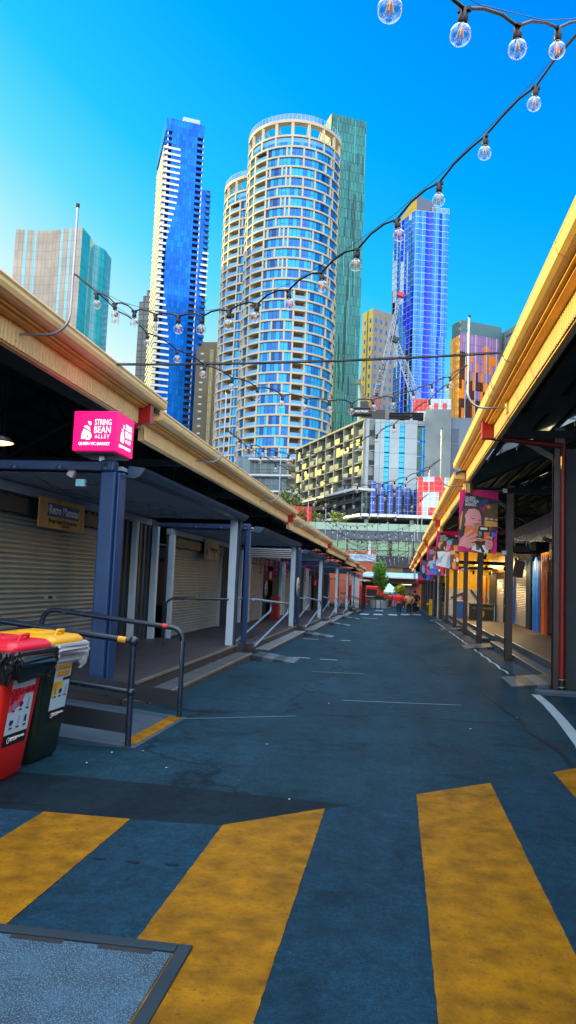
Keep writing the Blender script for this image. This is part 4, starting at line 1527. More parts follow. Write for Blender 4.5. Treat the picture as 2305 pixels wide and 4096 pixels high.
# threshold mats on the lane
M_mat = mat('grey_plate', (.09, .11, .15), .5, .3, var=.2)
for i, (y, lab) in enumerate(((26.0, 'below the second stall'), (35.4, 'below the third stall'), (44.4, 'below the fourth stall'), (16.55, 'below the nearest stall steps'))):
    t = thing('threshold_ramp', 'low checkered metal threshold ramp %s' % lab, 'threshold ramp', (-2.7, y, gz(y)), 'metal threshold ramps on the left')
    mb = MB()
    for k in range(4):
        xa = -3.06 + k * .23; za = gz(y) + .12 - k * .028
        mb.add([(xa, y - .45, za), (xa + .23, y - .45, za - .028), (xa + .23, y + .55, za - .028), (xa, y + .55, za), (xa, y - .45, gz(y) - .05), (xa + .23, y - .45, gz(y) - .05), (xa + .23, y + .55, gz(y) - .05), (xa, y + .55, gz(y) - .05)], [(0, 1, 2, 3), (0, 4, 5, 1), (1, 5, 6, 2), (2, 6, 7, 3)], k % 2)
    mb.build('plate', [M_navy, M_mat], t)

# pink tinsel and bits under the canopies
M_tin = mat('pink_foil', (.85, .01, .28), .25, .4, var=.4, scale=20)
M_tin2 = mat('violet_tinsel', (.10, .02, .30), .3, .4, var=.5, scale=20)
for i in (2, 3):
    y0, y1 = ST[i][0], ST[i][1]; zt = SZ[i][1]
    t = thing('tinsel_garland', 'pink and violet foil tinsel hanging under the canopy of the %s stall' % ('third' if i == 2 else 'fourth'), 'tinsel', (-4.4, y0 + .3, zt - .2), 'foil tinsel garlands')
    mb = MB()
    for k in range(150):
        f = RN.random(); x = -5.5 + 1.9 * f; z = zt - .22 - .06 * math.sin(f * 9) + (RN.random() - .5) * .16
        y = y0 + .22 + (RN.random() - .5) * .15
        a = RN.random() * 6
        mb.add([(x, y, z), (x + .05 * math.cos(a), y, z + .05 * math.sin(a)), (x + .02, y + .03, z + .03)], [(0, 1, 2)])
    mb.build('garland', M_tin2, t)
    for k in range(9):
        x = -5.4 + k * .21 + RN.random() * .1; y = y0 + .25 + RN.random() * .3
        z0 = zt - .2; ln = .35 + RN.random() * .75
        mb = MB(); n = int(ln / .05)
        for q in range(n):
            a = q * 1.1; w_ = .028
            mb.add([(x + w_ * math.cos(a), y + w_ * math.sin(a), z0 - q * .05), (x - w_ * math.cos(a), y - w_ * math.sin(a), z0 - q * .05), (x - w_ * math.cos(a + 1.1), y - w_ * math.sin(a + 1.1), z0 - q * .05 - .05), (x + w_ * math.cos(a + 1.1), y + w_ * math.sin(a + 1.1), z0 - q * .05 - .05)], [(0, 1, 2, 3)])
        mb.build('streamer', M_tin, t)
# folded white trestle boards stacked on the second/third canopy beam
t = thing('folded_table_stack', 'stack of white folded table tops under the second stall canopy', 'folded tables', (-4.5, 24.5, 2.3))
for k in range(5):
    mb = MB(); mb.box(-5.4 + .03 * (k % 2), -3.75 - .05 * (k % 3), 26.6, 27.3, 2.36 + k * .07, 2.40 + k * .07); mb.build('table_top', M_white2, t, bevel=.005)
# round wall signs
for (y, zz, lab) in ((25.86, 1.35, 'round white line-art sign on the second stall end post'), (31.75, 1.2, 'round white line-art sign beside the dark doorway')):
    x = XF + .06 if y < 30 else XW + .1
    t = thing('round_sign', lab, 'sign', (x, y, zz), 'round wall signs')
    mb = MB(); mb.rev([(.0, .0), (.34, .0), (.34, .02), (.0, .02)], (x, y, zz), 24, M=Matrix.Rotation(math.pi / 2, 3, 'Y')); mb.build('disc', M_white2, t)
    mb = MB()
    for r in (.29, .20):
        mb.rev([(r, .022), (r + .015, .024), (r + .03, .022)], (x, y, zz), 24, M=Matrix.Rotation(math.pi / 2, 3, 'Y'))
    for k in range(8):
        a = k * .785
        mb.bar((x + .024, y + .04 * math.cos(a), zz + .04 * math.sin(a)), (x + .024, y + .17 * math.cos(a), zz + .17 * math.sin(a)), .015, .004)
    mb.build('line_art', M_black, t)
# red extinguisher signs and red cabinet
for (x, y, zz, lab) in ((XW + .24, 32.0, 1.75, 'small red and white extinguisher sign by the third stall doorway'), (XW + .24, 50.0, 1.5, 'small red and white extinguisher sign on the fifth stall')):
    t = thing('extinguisher_sign', lab, 'sign', (x, y, zz), 'red extinguisher signs')
    mb = MB(); mb.box(x - .16, x + .16, y - .012, y, zz - .22, zz + .22); mb.build('plate', mat('sign_red', (.62, .02, .02), .4), t)
    mb = MB(); mb.box(x - .05, x + .05, y - .016, y - .013, zz - .15, zz + .15); mb.build('symbol', M_wtext, t)
t = thing('red_cabinet', 'red metal cabinet standing inside the third stall doorway', 'cabinet', (-5.2, 32.6, SZ[2][0]))
mb = MB(); mb.box(-5.45, -5.05, 32.2, 32.7, SZ[2][0], SZ[2][0] + .95); mb.build('body', M_red, t, bevel=.02)
mb = MB(); mb.box(-5.40, -5.10, 32.18, 32.198, SZ[2][0] + .1, SZ[2][0] + .85); mb.build('door', mat('dull_red', (.25, .01, .01), .5), t)

# left interior: pendant lamp and a bright skylight sheet
t = thing('pendant_lamp', 'lit warm oval lamp hanging under the nearest left shed', 'lamp', (-6.4, 11.3, 3.6))
mb = MB(); mb.rev([(.0, .1), (.16, .07), (.24, -.02)], (-6.45, 11.2, 3.62), 16); mb.build('shade', M_galv, t)
mb = MB(); mb.rev([(.0, -.06), (.12, -.05), (.22, -.022)], (-6.45, 11.2, 3.62), 16); mb.build('bulb', glow('warm_lamp', (1., .55, .15), 5), t)
mb = MB(); mb.tube([(-6.45, 11.2, 3.7), (-6.45, 11.2, 4.9)], .01, 6); mb.build('stem', M_black, t)

# grey posts, black frame and dark timber steps past the stalls
for k, (y, lab) in enumerate(((62.5, 'pale grey square column past the farthest stall'), (66.5, 'second pale grey column past the farthest stall'))):
    t = thing('column', lab, 'column', (-3.5, y, gz(y)), 'grey columns at the lane end')
    mb = MB(); mb.box(-3.62, -3.32, y, y + .3, gz(y), gz(y) + 2.9); mb.build('shaft', M_white2, t)
    mb = MB(); mb.box(-3.8, -3.14, y - .1, y + .4, gz(y) + 2.9, gz(y) + 3.05); mb.build('capital', M_blue2, t)
t = thing('black_pergola', 'black steel frame with a small roof near the planter', 'pergola', (-4, 72, gz(72)))
for k in range(6):
    mb = MB(); y = 69 + k * 1.2; mb.box(-3.2, -3.1, y, y + .1, gz(y), gz(y) + 2.6); mb.build('post', M_black, t)
mb = MB(); mb.box(-6.5, -2.7, 68.5, 76, gz(72) + 2.65, gz(72) + 2.78); mb.build('roof', M_white2, t)
t = thing('timber_steps', 'dark timber steps with black handrails near the end of the left row', 'steps', (-3.1, 58, gz(58)))
for k in range(3):
    mb = MB(); mb.box(-4.4, -2.75 + k * -.28, 56.2, 60.5, gz(60) - .1, gz(58) + .16 + k * .16); mb.build('tread', M_riser, t)
for y in (56.3, 60.2):
    mb = MB(); mb.tube([(-2.7, y, gz(y)), (-2.7, y, gz(y) + .95), (-4.2, y, gz(y) + 1.5)], .03, 6); mb.tube([(-2.7, y, gz(y) + .5), (-4.2, y, gz(y) + 1.0)], .025, 6); mb.build('handrail', M_black, t)
# ---------------------------------------------------------------- right row under the shed roofs
XR = 5.4
M_rdeck = mat('brown_concrete_floor', (.15, .085, .05), .6, var=.35, bump=.15)
M_rshut = mat('silver_roller_shutter', (.72, .64, .52), .35, .5, var=.1)
M_orange = mat('orange_container_paint', (.98, .20, .002), .45, var=.1)
M_rblue = mat('bright_blue_paint', (.015, .15, .62), .45, var=.15)
M_lblue = mat('pale_blue_paint', (.16, .42, .60), .45, var=.1)
M_ycorr = mat('yellow_corrugated', (.98, .52, .004), .5, var=.1)
M_bboard = mat('black_board', (.012, .014, .013), .5, var=.3)
M_yboard = mat('dull_gold_lettering', (.30, .26, .03), .5)


def deck_r(x0, x1, y0, y1, z, lab, step=True):
    t = thing('platform', lab, 'platform', (x0, y0, gz(y0)), 'raised platforms along the right side')
    mb = MB(); mb.box(x0, x1, y0, y1, gz(y1) - .2, z); mb.build('floor', M_rdeck, t)
    mb = MB(); mb.box(x0 - .02, x0 - .002, y0, y1, gz(y1) - .1, z - .012, 0); mb.box(x0 - .025, x0 + .02, y0, y1, z - .01, z + .003, 1); mb.build('edge_trim', [M_riser, M_nose], t)
    if step:
        mb = MB(); mb.box(x0 - .34, x0 - .03, y0 + 1, y1 - 1.5, gz(y1) - .1, z - .15, 0); mb.box(x0 - .345, x0 - .32, y0 + 1, y1 - 1.5, z - .16, z - .147, 1); mb.build('step', [M_tread, M_nose], t)


deck_r(3.27, 9, 14.2, 26.0, .07, 'brown platform floor nearest the camera on the right')
deck_r(3.27, 9, 26.1, 37.0, -.02, 'brown platform in front of the blue framed shutter')
deck_r(3.27, 9, 37.1, 50.0, -.18, 'platform carrying the black counter')
deck_r(3.27, 9, 50.1, 66.0, -.38, 'platform by the yellow trimmed counter')
# kerb pavement strip under the posts
mb = MB()
for (a, b) in ((13.4, 40), (40, 90)):
    mb.add([(2.45, a, gz(a) + .0035), (3.3, a, gz(a) + .02), (3.3, b, gz(b) + .02), (2.45, b, gz(b) + .0035)], [(0, 1, 2, 3)])
struct('pavement', mb, asphalt('concrete_strip', (.035, .06, .085), .15, speck=0))
mb = MB(); mb.box(2.35, 9, 13.05, 13.42, -.3, gz(13) + .05); struct('kerb', mb, M_conc)
for i, (y, lab) in enumerate(((14.9, 'nearest black and grey kerb ramp by the red downpipe'), (24.3, 'kerb ramp at the second and third right posts'), (35.9, 'kerb ramp farther along the right posts'), (47.6, 'kerb ramp near the end of the right posts'))):
    t = thing('kerb_ramp', lab, 'kerb ramp', (2.5, y, gz(y)), 'kerb ramps on the right side')
    mb = MB()
    for k in range(4):
        xa = 2.06 + k * .22; za = gz(y) + .016 + k * .024
        mb.add([(xa, y - .85, za), (xa + .22, y - .85, za + .024), (xa + .22, y + .6, za + .024), (xa, y + .6, za), (xa, y - .85, gz(y) - .05), (xa + .22, y - .85, gz(y) - .05)], [(0, 1, 2, 3), (0, 4, 5, 1)], k % 2)
    mb.build('plate', [M_mat, M_navy], t)


def shop(lab, cat='shop', loc=(XR, 20, 0)):
    return thing('market_shop', lab, cat, loc, 'closed shops along the right side')


# nearest: silver shutter at the frame edge, dark panel
t = shop('dark shop with a silver shutter at the right frame edge', loc=(XR, 20, .07))
mb = MB(); shutter_strip(mb, XR, 19.5, 25.2, .08, 2.7, -1); mb.build('roller_shutter', M_rshut, t)
mb = MB(); mb.box(XR - .04, XR + .1, 25.2, 28.0, .07, 3.3); mb.box(XR + .02, XR + .1, 19.4, 25.2, 2.7, 3.4); mb.build('panel', M_navy, t)
mb = MB(); mb.box(XR - .06, XR - .0, 19.5, 25.2, 2.71, 3.3); mb.build('sign_board', M_orange, t)
mb = MB(); mb.box(2.93, 3.16, 13.82, 14.02, gz(14), 4.1); mb.build('frame_post', M_navy, t)
# orange container end and blue container
t = shop('orange corrugated container with a darker orange door', loc=(XR, 28.7, -.02))
mb = MB(); corr(mb, XR - .02, 28.05, 29.5, -.02, 2.95, -1, 0, .34, .05); mb.box(XR - .02, XR + 2, 28.05, 29.5, 2.9, 2.97); mb.build('wall', M_orange, t)
mb = MB(); mb.box(XR - .09, XR - .08, 28.05, 28.55, -.02, 2.25); dd = mb.build('door', mat('deep_orange', (.50, .07, .004), .5), t)
mb = MB(); mb.tube([(XR - .10, 28.48, .95), (XR - .16, 28.48, .95), (XR - .16, 28.40, .95)], .015, 6); mb.build('handle', M_nose, dd)
t = shop('blue container panel between orange wall and shutter', loc=(XR, 30.4, -.02))
mb = MB(); corr(mb, XR - .02, 29.52, 31.35, -.02, 2.86, -1, 0, .9, .06); mb.build('wall', M_rblue, t)
mb = MB(); mb.rev([(0, 0), (.07, 0), (.07, .03), (0, .03)], (XR - .07, 31.05, 2.68), 12, M=Matrix.Rotation(-math.pi / 2, 3, 'Y')); mb.build('vent', M_black, t)
# blue framed shutter
t = shop('silver shutter in a blue frame with a barred window above', loc=(XR, 34, -.02))
mb = MB(); shutter_strip(mb, XR, 32.5, 35.95, .0, 2.62, -1); mb.build('roller_shutter', M_rshut, t)
mb = MB(); mb.box(XR - .12, XR + .1, 31.4, 32.4, -.02, 3.6); mb.build('dark_post', M_navy, t)
mb = MB(); mb.box(XR - .05, XR + .1, 32.42, 32.5, -.02, 3.3, 1); mb.box(XR - .05, XR + .1, 35.95, 37.0, -.02, 3.0); mb.build('blue_frame', [M_rblue, M_white2], t)
mb = MB(); mb.box(XR - .07, XR + .05, 32.5, 36.9, 2.63, 2.82); mb.build('lintel', M_lblue, t)
mb = MB(); mb.box(XR - .0, XR + .05, 32.5, 36.6, 2.83, 3.28); wd = mb.build('transom_window', mat('transom_glass', (.06, .24, .42), .15), t)
mb = MB()
for k in range(13):
    mb.box(XR - .03, XR - .01, 32.6 + k * .32, 32.63 + k * .32, 2.83, 3.28)
mb.box(XR - .03, XR - .01, 32.5, 36.6, 3.05, 3.08)
mb.build('bars', M_black, wd)
# black shop with menu boards
t = shop('black shop front with narrow shutter and golden header lettering', loc=(XR, 41, -.18))
mb = MB(); shutter_strip(mb, XR, 39.6, 42.6, -.16, 2.1, -1); mb.build('roller_shutter', M_rshut, t)
mb = MB(); mb.box(XR - .05, XR + .1, 37.1, 39.6, -.18, 2.6); mb.box(XR - .05, XR + .1, 42.6, 45.6, -.18, 2.6); mb.box(XR - .03, XR + .1, 39.6, 42.6, 2.1, 2.6); mb.build('black_wall', M_bboard, t)
mb = MB(); mb.box(XR - .10, XR - .055, 37.1, 45.6, 2.42, 3.25); mb.build('header', mat('bronze_header', (.34, .17, .02), .5), t)
text('FOOD HALL & TERRACE', .42, mat('gold_letters', (.75, .42, .03), .4), frame((XR - .105, 41.2, 2.72), (0, -1, 0), (0, 0, 1)), t, sx=1.05, bold=.012)
for k in range(11):
    mb = MB(); y = 38.2 + (k % 3) * .36; z = .35 + k * .17
    mb.box(XR - .06, XR - .052, y, y + .28, z, z + .07); mb.build('menu_line', M_wtext, t)
# copper coloured pillar
t = thing('copper_strip', 'copper coloured pillar beside the black shop', 'pillar', (5.2, 46, -.18))
mb = MB(); mb.tube([(5.15, 46, -.18), (5.15, 46, 2.3)], .11, 10); mb.build('shaft', mat('copper_orange', (.75, .24, .02), .3, .3), t)
# counter
t = thing('service_counter', 'black service counter with faint gold lettering and a crest', 'counter', (4.65, 42.6, -.18))
mb = MB(); mb.box(3.98, 5.3, 42.4, 43.1, -.18, .66); mb.build('front', M_bboard, t)
mb = MB(); mb.box(3.93, 5.33, 42.34, 43.15, .66, .71); mb.build('worktop', M_tread, t)
mb = MB(); mb.box(5.24, 5.29, 42.36, 42.398, -.18, .66); mb.build('edge_trim', M_lblue, t)
text('YOUR NAME HERE!', .15, M_yboard, frame((4.62, 42.39, .47), (1, 0, 0), (0, 0, 1)), t, sx=.86)
mb = MB(); mb.poly([(4.5, 42.392, .32), (4.5, 42.392, .08), (4.62, 42.392, -.06), (4.74, 42.392, .08), (4.74, 42.392, .32)]); mb.build('crest', M_yboard, t)
# yellow corrugated wall with posters below, seen between the posts
t = thing('yellow_wall', 'yellow corrugated wall with pale poster boards behind the counter', 'wall', (4.6, 48, -.18))
mb = MB(); corr_y(mb, 48, 2.95, 7.4, 1.45, 3.9, -1, 0, .2, .03); mb.build('cladding', M_ycorr, t)
mb = MB(); mb.box(2.95, 7.4, 47.98, 48.05, -.2, 1.44); mb.build('lower_wall', mat('pale_poster_wall', (.50, .52, .50), .6), t)
mb = MB(); mb.box(3.95, 4.25, 47.93, 47.97, .2, .8, 0); mb.box(3.95, 4.25, 47.93, 47.97, .82, 1.15, 1); mb.add([(3.95, 47.92, .82), (4.25, 47.92, .82), (4.05, 47.92, 1.15)], [(0, 1, 2)], 2); mb.build('poster', [mat('lime_poster', (.22, .60, .02), .5), mat('blue_poster', (.03, .14, .60), .5), mat('red_poster', (.6, .02, .03), .5)], t)
mb = MB(); mb.box(4.85, 5.4, 47.93, 47.97, .15, .7, 0); mb.build('notice', M_white2, t)
mb = MB()
for p, q in (((3.3, 47.8, .9), (4.2, 47.8, 1.3)), ((4.5, 47.8, 1.45), (5.0, 47.8, .8)), ((4.9, 47.8, .85), (5.5, 47.8, .95))):
    mb.bar(p, q, .06, .09)
mb.build('brace', M_black, t)
t = thing('service_counter', 'blue glass sided display counter left of the black counter', 'counter', (3.8, 45, -.2))
mb = MB(); mb.box(3.42, 3.9, 44.3, 45.6, -.18, .75); mb.build('body', M_rblue, t); mb = MB(); mb.box(3.38, 3.94, 44.26, 45.64, .752, .80); mb.build('worktop', M_white2, t)
# farther board wall with white chalk lines and yellow trim counter
t = thing('menu_wall', 'black menu boards with white chalk lines between the right posts', 'menu board', (4, 60, -.4))
mb = MB(); mb.box(3.0, 5.4, 59.0, 59.1, .25, 1.85); mb.build('board', M_bboard, t)
for k in range(22):
    mb = MB(); x = 3.1 + (k % 3) * .52; z = 1.65 - (k // 3) * .17
    mb.box(x, x + .22 + .2 * RN.random(), 58.985, 58.995, z, z + .05); mb.build('chalk_line', M_white2, t)
mb = MB(); corr_y(mb, 59.2, 2.95, 7, 1.86, 3.8, -1, 0, .2, .03); mb.build('yellow_cladding', M_ycorr, t)
t = thing('service_counter', 'woven counter with a bright yellow top below the menu boards', 'counter', (4, 57.5, -.4))
mb = MB(); mb.box(3.0, 5.4, 57, 57.6, -.38, .32); mb.build('front', mat('woven_panel', (.30, .26, .10), .7, var=.4, scale=30), t)
mb = MB(); mb.box(2.98, 5.42, 56.95, 57.65, .32, .42); mb.build('worktop', M_ycorr, t)
t = thing('yellow_bollard', 'yellow painted post guard among the far right posts', 'bollard', (2.55, 60.5, gz(60.5)))
mb = MB(); mb.box(2.5, 2.75, 60.3, 60.5, gz(60.5), gz(60.5) + 1.25); mb.build('panel', M_ycorr, t)
mb = MB(); mb.box(2.3, 2.6, 60.25, 60.29, gz(60.5) + .8, gz(60.5) + .92); mb.build('arm', M_ycorr, t)
t = thing('downpipe', 'white painted downpipe standing among the right posts', 'downpipe', (2.8, 52.5, gz(52.5)))
mb = MB(); mb.tube([(2.78, 52.5, gz(52.5)), (2.78, 52.5, 3.4)], .06, 8); mb.build('pipe', M_white2, t)
mb = MB(); mb.tube([(2.78, 52.5, 1.4), (2.78, 52.5, 1.46)], .075, 8); mb.build('clip', M_galv, t)
t = shop('long dark cladding wall at the far end of the right row', loc=(3.2, 75, gz(75)))
mb = MB(); corr(mb, 3.1, 66.2, 92, gz(80) - .3, 2.7, -1, 0, .4, .05); mb.build('cladding', mat('grey_cladding', (.10, .10, .115), .6), t)
mb = MB(); mb.box(2.9, 3.5, 88, 88.4, gz(88), 2.6); mb.build('gold_edge', mat('gold_edge_paint', (.7, .45, .08), .5), t)
t = shop('dark back wall closing the right sheds', 'wall', loc=(10, 40, 0))
mb = MB(); mb.box(9.0, 9.2, -4, 92, -1.5, 4.2); mb.build('wall', M_navy, t)
mb = MB(); mb.box(8.9, 8.99, -4, 92, 2.9, 3.1); mb.build('rail', M_timber, t)

# awning with icicle fringe
t = thing('awning', 'grey boarded awning with a white icicle light fringe behind the second post', 'awning', (4.6, 27, 3.5))
mb = MB(); mb.box(4.46, 4.54, 20.0, 30.6, 3.52, 3.90); mb.box(4.455, 4.46, 20, 30.6, 3.70, 3.712); mb.build('fascia', mat('grey_board', (.50, .42, .40), .6, var=.12), t)
mb = MB()
prof = []; x = 4.55
while x < 6.0:
    prof += [(x, 3.50), (x + .06, 3.50), (x + .07, 3.47), (x + .13, 3.47)]
    x += .14
mb.strip(prof, 'y', 20, 30.5); mb.build('ceiling', mat('pale_blue_ceiling', (.36, .46, .66), .5), t)
for k in range(38):
    mb = MB(); y = 20.2 + k * .275; ln = .16 + .16 * RN.random()
    mb.tube([(4.50, y, 3.51), (4.50, y, 3.51 - ln)], .014, 5); mb.build('icicle', M_wtext, t)
t = thing('spotlight', 'small silver spotlight fixed under the grey awning', 'spotlight', (4.9, 26.5, 3.35))
mb = MB(); mb.tube([(4.9, 26.4, 3.47), (4.9, 26.4, 3.30)], .02, 6); mb.build('stem', M_galv, t)
mb = MB(); mb.tube([(4.88, 26.5, 3.32), (5.3, 26.2, 3.20)], .07, 10); mb.build('barrel', mat('grey_spot', (.16, .17, .19), .4), t)
t = thing('floodlight', 'black square floodlight hanging beside the second post', 'floodlight', (4.2, 27.3, 3.0))
mb = MB(); mb.obox((4.25, 27.3, 3.02), .62, .5, .12, (.6, 0, 0)); mb.build('housing', M_black, t)
mb = MB(); mb.obox((4.25, 27.0, 2.98), .5, .02, .34, (-.95, 0, 0)); mb.build('lens', mat('flood_glass', (.12, .14, .14), .1), t)
for x in (4.05, 4.45):
    mb = MB(); mb.bar((x, 27.3, 3.05), (x, 27.3, 3.5), .03, .03); mb.build('bracket', M_galv, t)
t = thing('loudspeaker', 'grey loudspeaker box hung below the black beam', 'loudspeaker', (4.6, 30, 2.4))
mb = MB(); mb.obox((4.6, 30, 2.36), .38, .3, .62, (.15, .12, 0)); mb.build('cabinet', mat('grey_speaker', (.10, .095, .09), .7), t, bevel=.02)
mb = MB(); mb.bar((4.6, 30, 2.65), (4.6, 30, 2.95), .04, .04); mb.build('bracket', M_black, t)
# black lighting trusses across
for k, (y, x0, x1, z) in enumerate(((30.2, 2.9, 6.5, 2.95), (38, 2.9, 6.5, 2.72), (44, 2.9, 6.5, 2.6))):
    t = thing('light_bar', ['black beam carrying lamps behind the second post', 'black lamp beam before the golden header', 'black lamp beam above the counter'][k], 'light bar', (4, y, z), 'black lamp beams under the right sheds')
    mb = MB(); mb.box(x0, x1, y, y + .1, z, z + .16); mb.build('beam', M_timber, t)
    for q in range(4):
        mb = MB(); x = x0 + .5 + q * .9
        mb.tube([(x, y, z), (x, y - .02, z - .12)], .02, 6); mb.tube([(x, y + .05, z - .1), (x - .05, y - .18, z - .22)], .06, 8); mb.build('lamp', M_black, t)
    mb = MB()
    if k == 2:
        for q in range(40):
            x = x0 + .1 + 3.4 * RN.random(); mb.add([(x, y - .03, z - .02), (x + .05, y - .03, z - .05 - .15 * RN.random()), (x + .09, y - .05, z - .02)], [(0, 1, 2)])
        mb.build('trailing_leaves', mat('trailing_green', (.25, .28, .03), .6), t)

# lit warm work lamps under the right roofs
def work_lamp(x, y, z, e, label):
    t = thing('work_lamp', label, 'lamp', (x, y, z), 'lit warm lamps under the right sheds')
    mb = MB(); mb.tube([(x, y, z), (x, y, z + .5)], .015, 6); mb.build('stem', M_black, t)
    mb = MB(); mb.rev([(.0, .06), (.12, .05), (.15, .0)], (x, y, z), 14); mb.build('shade', M_black, t)
    mb = MB(); mb.rev([(.0, -.02), (.10, -.012), (.13, .0)], (x, y, z), 14); mb.build('bulb', glow('warm_work_bulb', (1, .62, .12), 6), t)
    l = bpy.data.lights.new('lamp_light', 'POINT'); l.energy = e; l.color = (1, .72, .35); l.shadow_soft_size = .12
    o = bpy.data.objects.new('lamp_light', l); COL.objects.link(o); o.parent = t; o.location = (0, 0, -.08)


work_lamp(4.35, 30.9, 2.72, 120, 'warm lit lamp hanging beside the loudspeaker')
work_lamp(4.4, 40.2, 2.9, 130, 'warm lit lamp before the golden header lettering')
work_lamp(4.6, 45.3, 2.9, 150, 'warm lit lamp in front of the yellow wall')


# ---------------------------------------------------------------- banners
BM = [mat('banner_' + n, tuple(min(.98, q * 1.45) for q in c), .45, var=.08, scale=3) for n, c in (
    ('magenta', (.95, .0, .17)), ('red_pink', (.95, .0, .06)), ('night', (.010, .025, .035)), ('slate', (.025, .05, .12)), ('brown', (.12, .06, .02)), ('bokeh', (.60, .30, .06)),
    ('skin', (.62, .25, .24)), ('skin_shade', (.40, .13, .12)), ('hair', (.06, .035, .03)), ('orange', (.70, .14, .008)), ('black', (.012, .013, .017)), ('grey', (.24, .24, .30)), ('white', (.62, .66, .75)), ('blue', (.03, .14, .65)), ('pale_blue', (.22, .42, .70)), ('dark_skin', (.20, .065, .03)), ('cream', (.55, .42, .25)))]
BN = dict(mag=0, red=1, night=2, slate=3, brown=4, bok=5, skin=6, shade=7, hair=8, org=9, blk=10, grey=11, wht=12, blue=13, pblue=14, dsk=15, crm=16)


def ell(u, v, ru, rv, a=0, n=18):
    return [(u + ru * math.cos(t) * math.cos(a) - rv * math.sin(t) * math.sin(a), v + (ru * math.cos(t) * math.sin(a) + rv * math.sin(t) * math.cos(a)) * .6) for t in [2 * math.pi * k / n for k in range(n)]]


def finger(p, q, w):
    dx, dy = q[0] - p[0], (q[1] - p[1]) / .6
    L = math.hypot(dx, dy); nx_, ny_ = -dy / L * w, dx / L * w
    out = [(p[0] + nx_, p[1] + ny_ * .6), (p[0] - nx_, p[1] - ny_ * .6)]
    for k in range(7):
        a = -math.pi / 2 + math.pi * k / 6
        out.append((q[0] + (math.cos(a) * dx / L - math.sin(a) * -nx_ / w) * w, q[1] + (math.cos(a) * dy / L - math.sin(a) * -ny_ / w) * w * .6))
    return out


base = [('mag', [(0, 0), (1, 0), (1, 1), (0, 1)]), ('red', [(.30, 1), (1, 1), (1, .845), (.15, .95), (.1, 1)])]
PH = [(.15, .95), (1, .845), (1, .41), (.83, 0.0), (.30, 0.02), (0, .07), (0, .45)]
ART1 = base + [('night', PH), ('slate', [(.42, .78), (.62, .86), (.78, .85), (.62, .72), (.45, .70)]), ('brown', [(.62, .66), (.72, .78), (1, .80), (1, .42), (.62, .44)]),
               ('bok', ell(.76, .735, .05, .05)), ('bok', [(.66, .52), (1, .50), (1, .43), (.66, .41)]), ('crm', ell(.70, .545, .07, .028)), ('crm', ell(.84, .54, .06, .025)), ('crm', ell(.97, .535, .04, .025)), ('blue', ell(.90, .30, .06, .06)),
               ('hair', [(.02, .42), (.03, .60), (.12, .70), (.28, .74), (.48, .735), (.60, .68), (.66, .56), (.66, .46), (.60, .42), (.10, .30)]),
               ('bok', [(.02, .36), (.04, .58), (.10, .66), (.08, .50), (.05, .34)]),
               ('skin', [(.10, .40), (.10, .52), (.18, .62), (.24, .69), (.40, .70), (.52, .66), (.57, .58), (.58, .42), (.40, .34), (.14, .34)]),
               ('shade', [(.40, .46), (.56, .48), (.57, .42), (.38, .40)]), ('shade', [(.28, .565), (.36, .585), (.43, .575), (.36, .577)]), ('shade', [(.50, .55), (.56, .562), (.57, .55)]),
               ('blk', ell(.36, .535, .055, .010)), ('blk', ell(.53, .515, .04, .010)), ('shade', ell(.39, .45, .03, .012)),
               ('blk', [(.03, .12), (.12, .40), (.18, .42), (.16, .28), (.06, .10)]),
               ('wht', [(.35, .12), (.55, .14), (.62, .0), (.36, .03)]), ('brown', [(.46, .14), (.60, .14), (.56, .04), (.48, .03)]), ('wht', [(.62, .12), (.80, .12), (.78, 0), (.66, .0)]), ('blk', [(.44, .16), (.58, .14), (.70, .02), (.66, .0)]),
               ('org', [(.17, .38), (.22, .425), (.62, .43), (.80, .40), (.80, .22), (.60, .175), (.24, .19), (.14, .26)]),
               ('blk', [(.52, .40), (.56, .425), (.78, .415), (.80, .33), (.66, .33), (.66, .22), (.52, .20), (.46, .26)]), ('wht', [(.56, .40), (.74, .40), (.74, .365), (.56, .365)]), ('grey', ell(.545, .295, .06, .075)), ('blk', ell(.545, .295, .045, .055)), ('grey', ell(.55, .30, .030, .04)), ('grey', [(.33, .42), (.46, .41), (.46, .38), (.36, .375)]), ('wht', [(.50, .225), (.60, .225), (.60, .215), (.50, .215)]),
               ('skin', [(.0, .07), (.06, .20), (.16, .24), (.30, .20), (.38, .10), (.30, .04), (.12, .07)]), ('skin', finger((.10, .20), (.34, .34), .035)), ('skin', finger((.18, .18), (.46, .275), .034)), ('skin', finger((.24, .15), (.45, .195), .033)), ('skin', finger((.26, .10), (.42, .13), .030)), ('shade', finger((.24, .185), (.40, .228), .006)), ('shade', finger((.27, .135), (.42, .165), .006)),
               ('skin', [(.70, .18), (.86, .22), (.90, .14), (.86, .06), (.74, .05), (.68, .10)]), ('skin', finger((.88, .24), (.74, .255), .032)), ('skin', finger((.88, .18), (.72, .19), .030)), ('skin', finger((.88, .13), (.72, .13), .028)), ('skin', finger((.87, .085), (.74, .075), .026)), ('shade', finger((.86, .155), (.74, .16), .005)), ('shade', finger((.86, .105), (.74, .103), .005)),
               ('mag', [(.0, .0), (.0, .065), (.30, .02), (.40, .0)])]
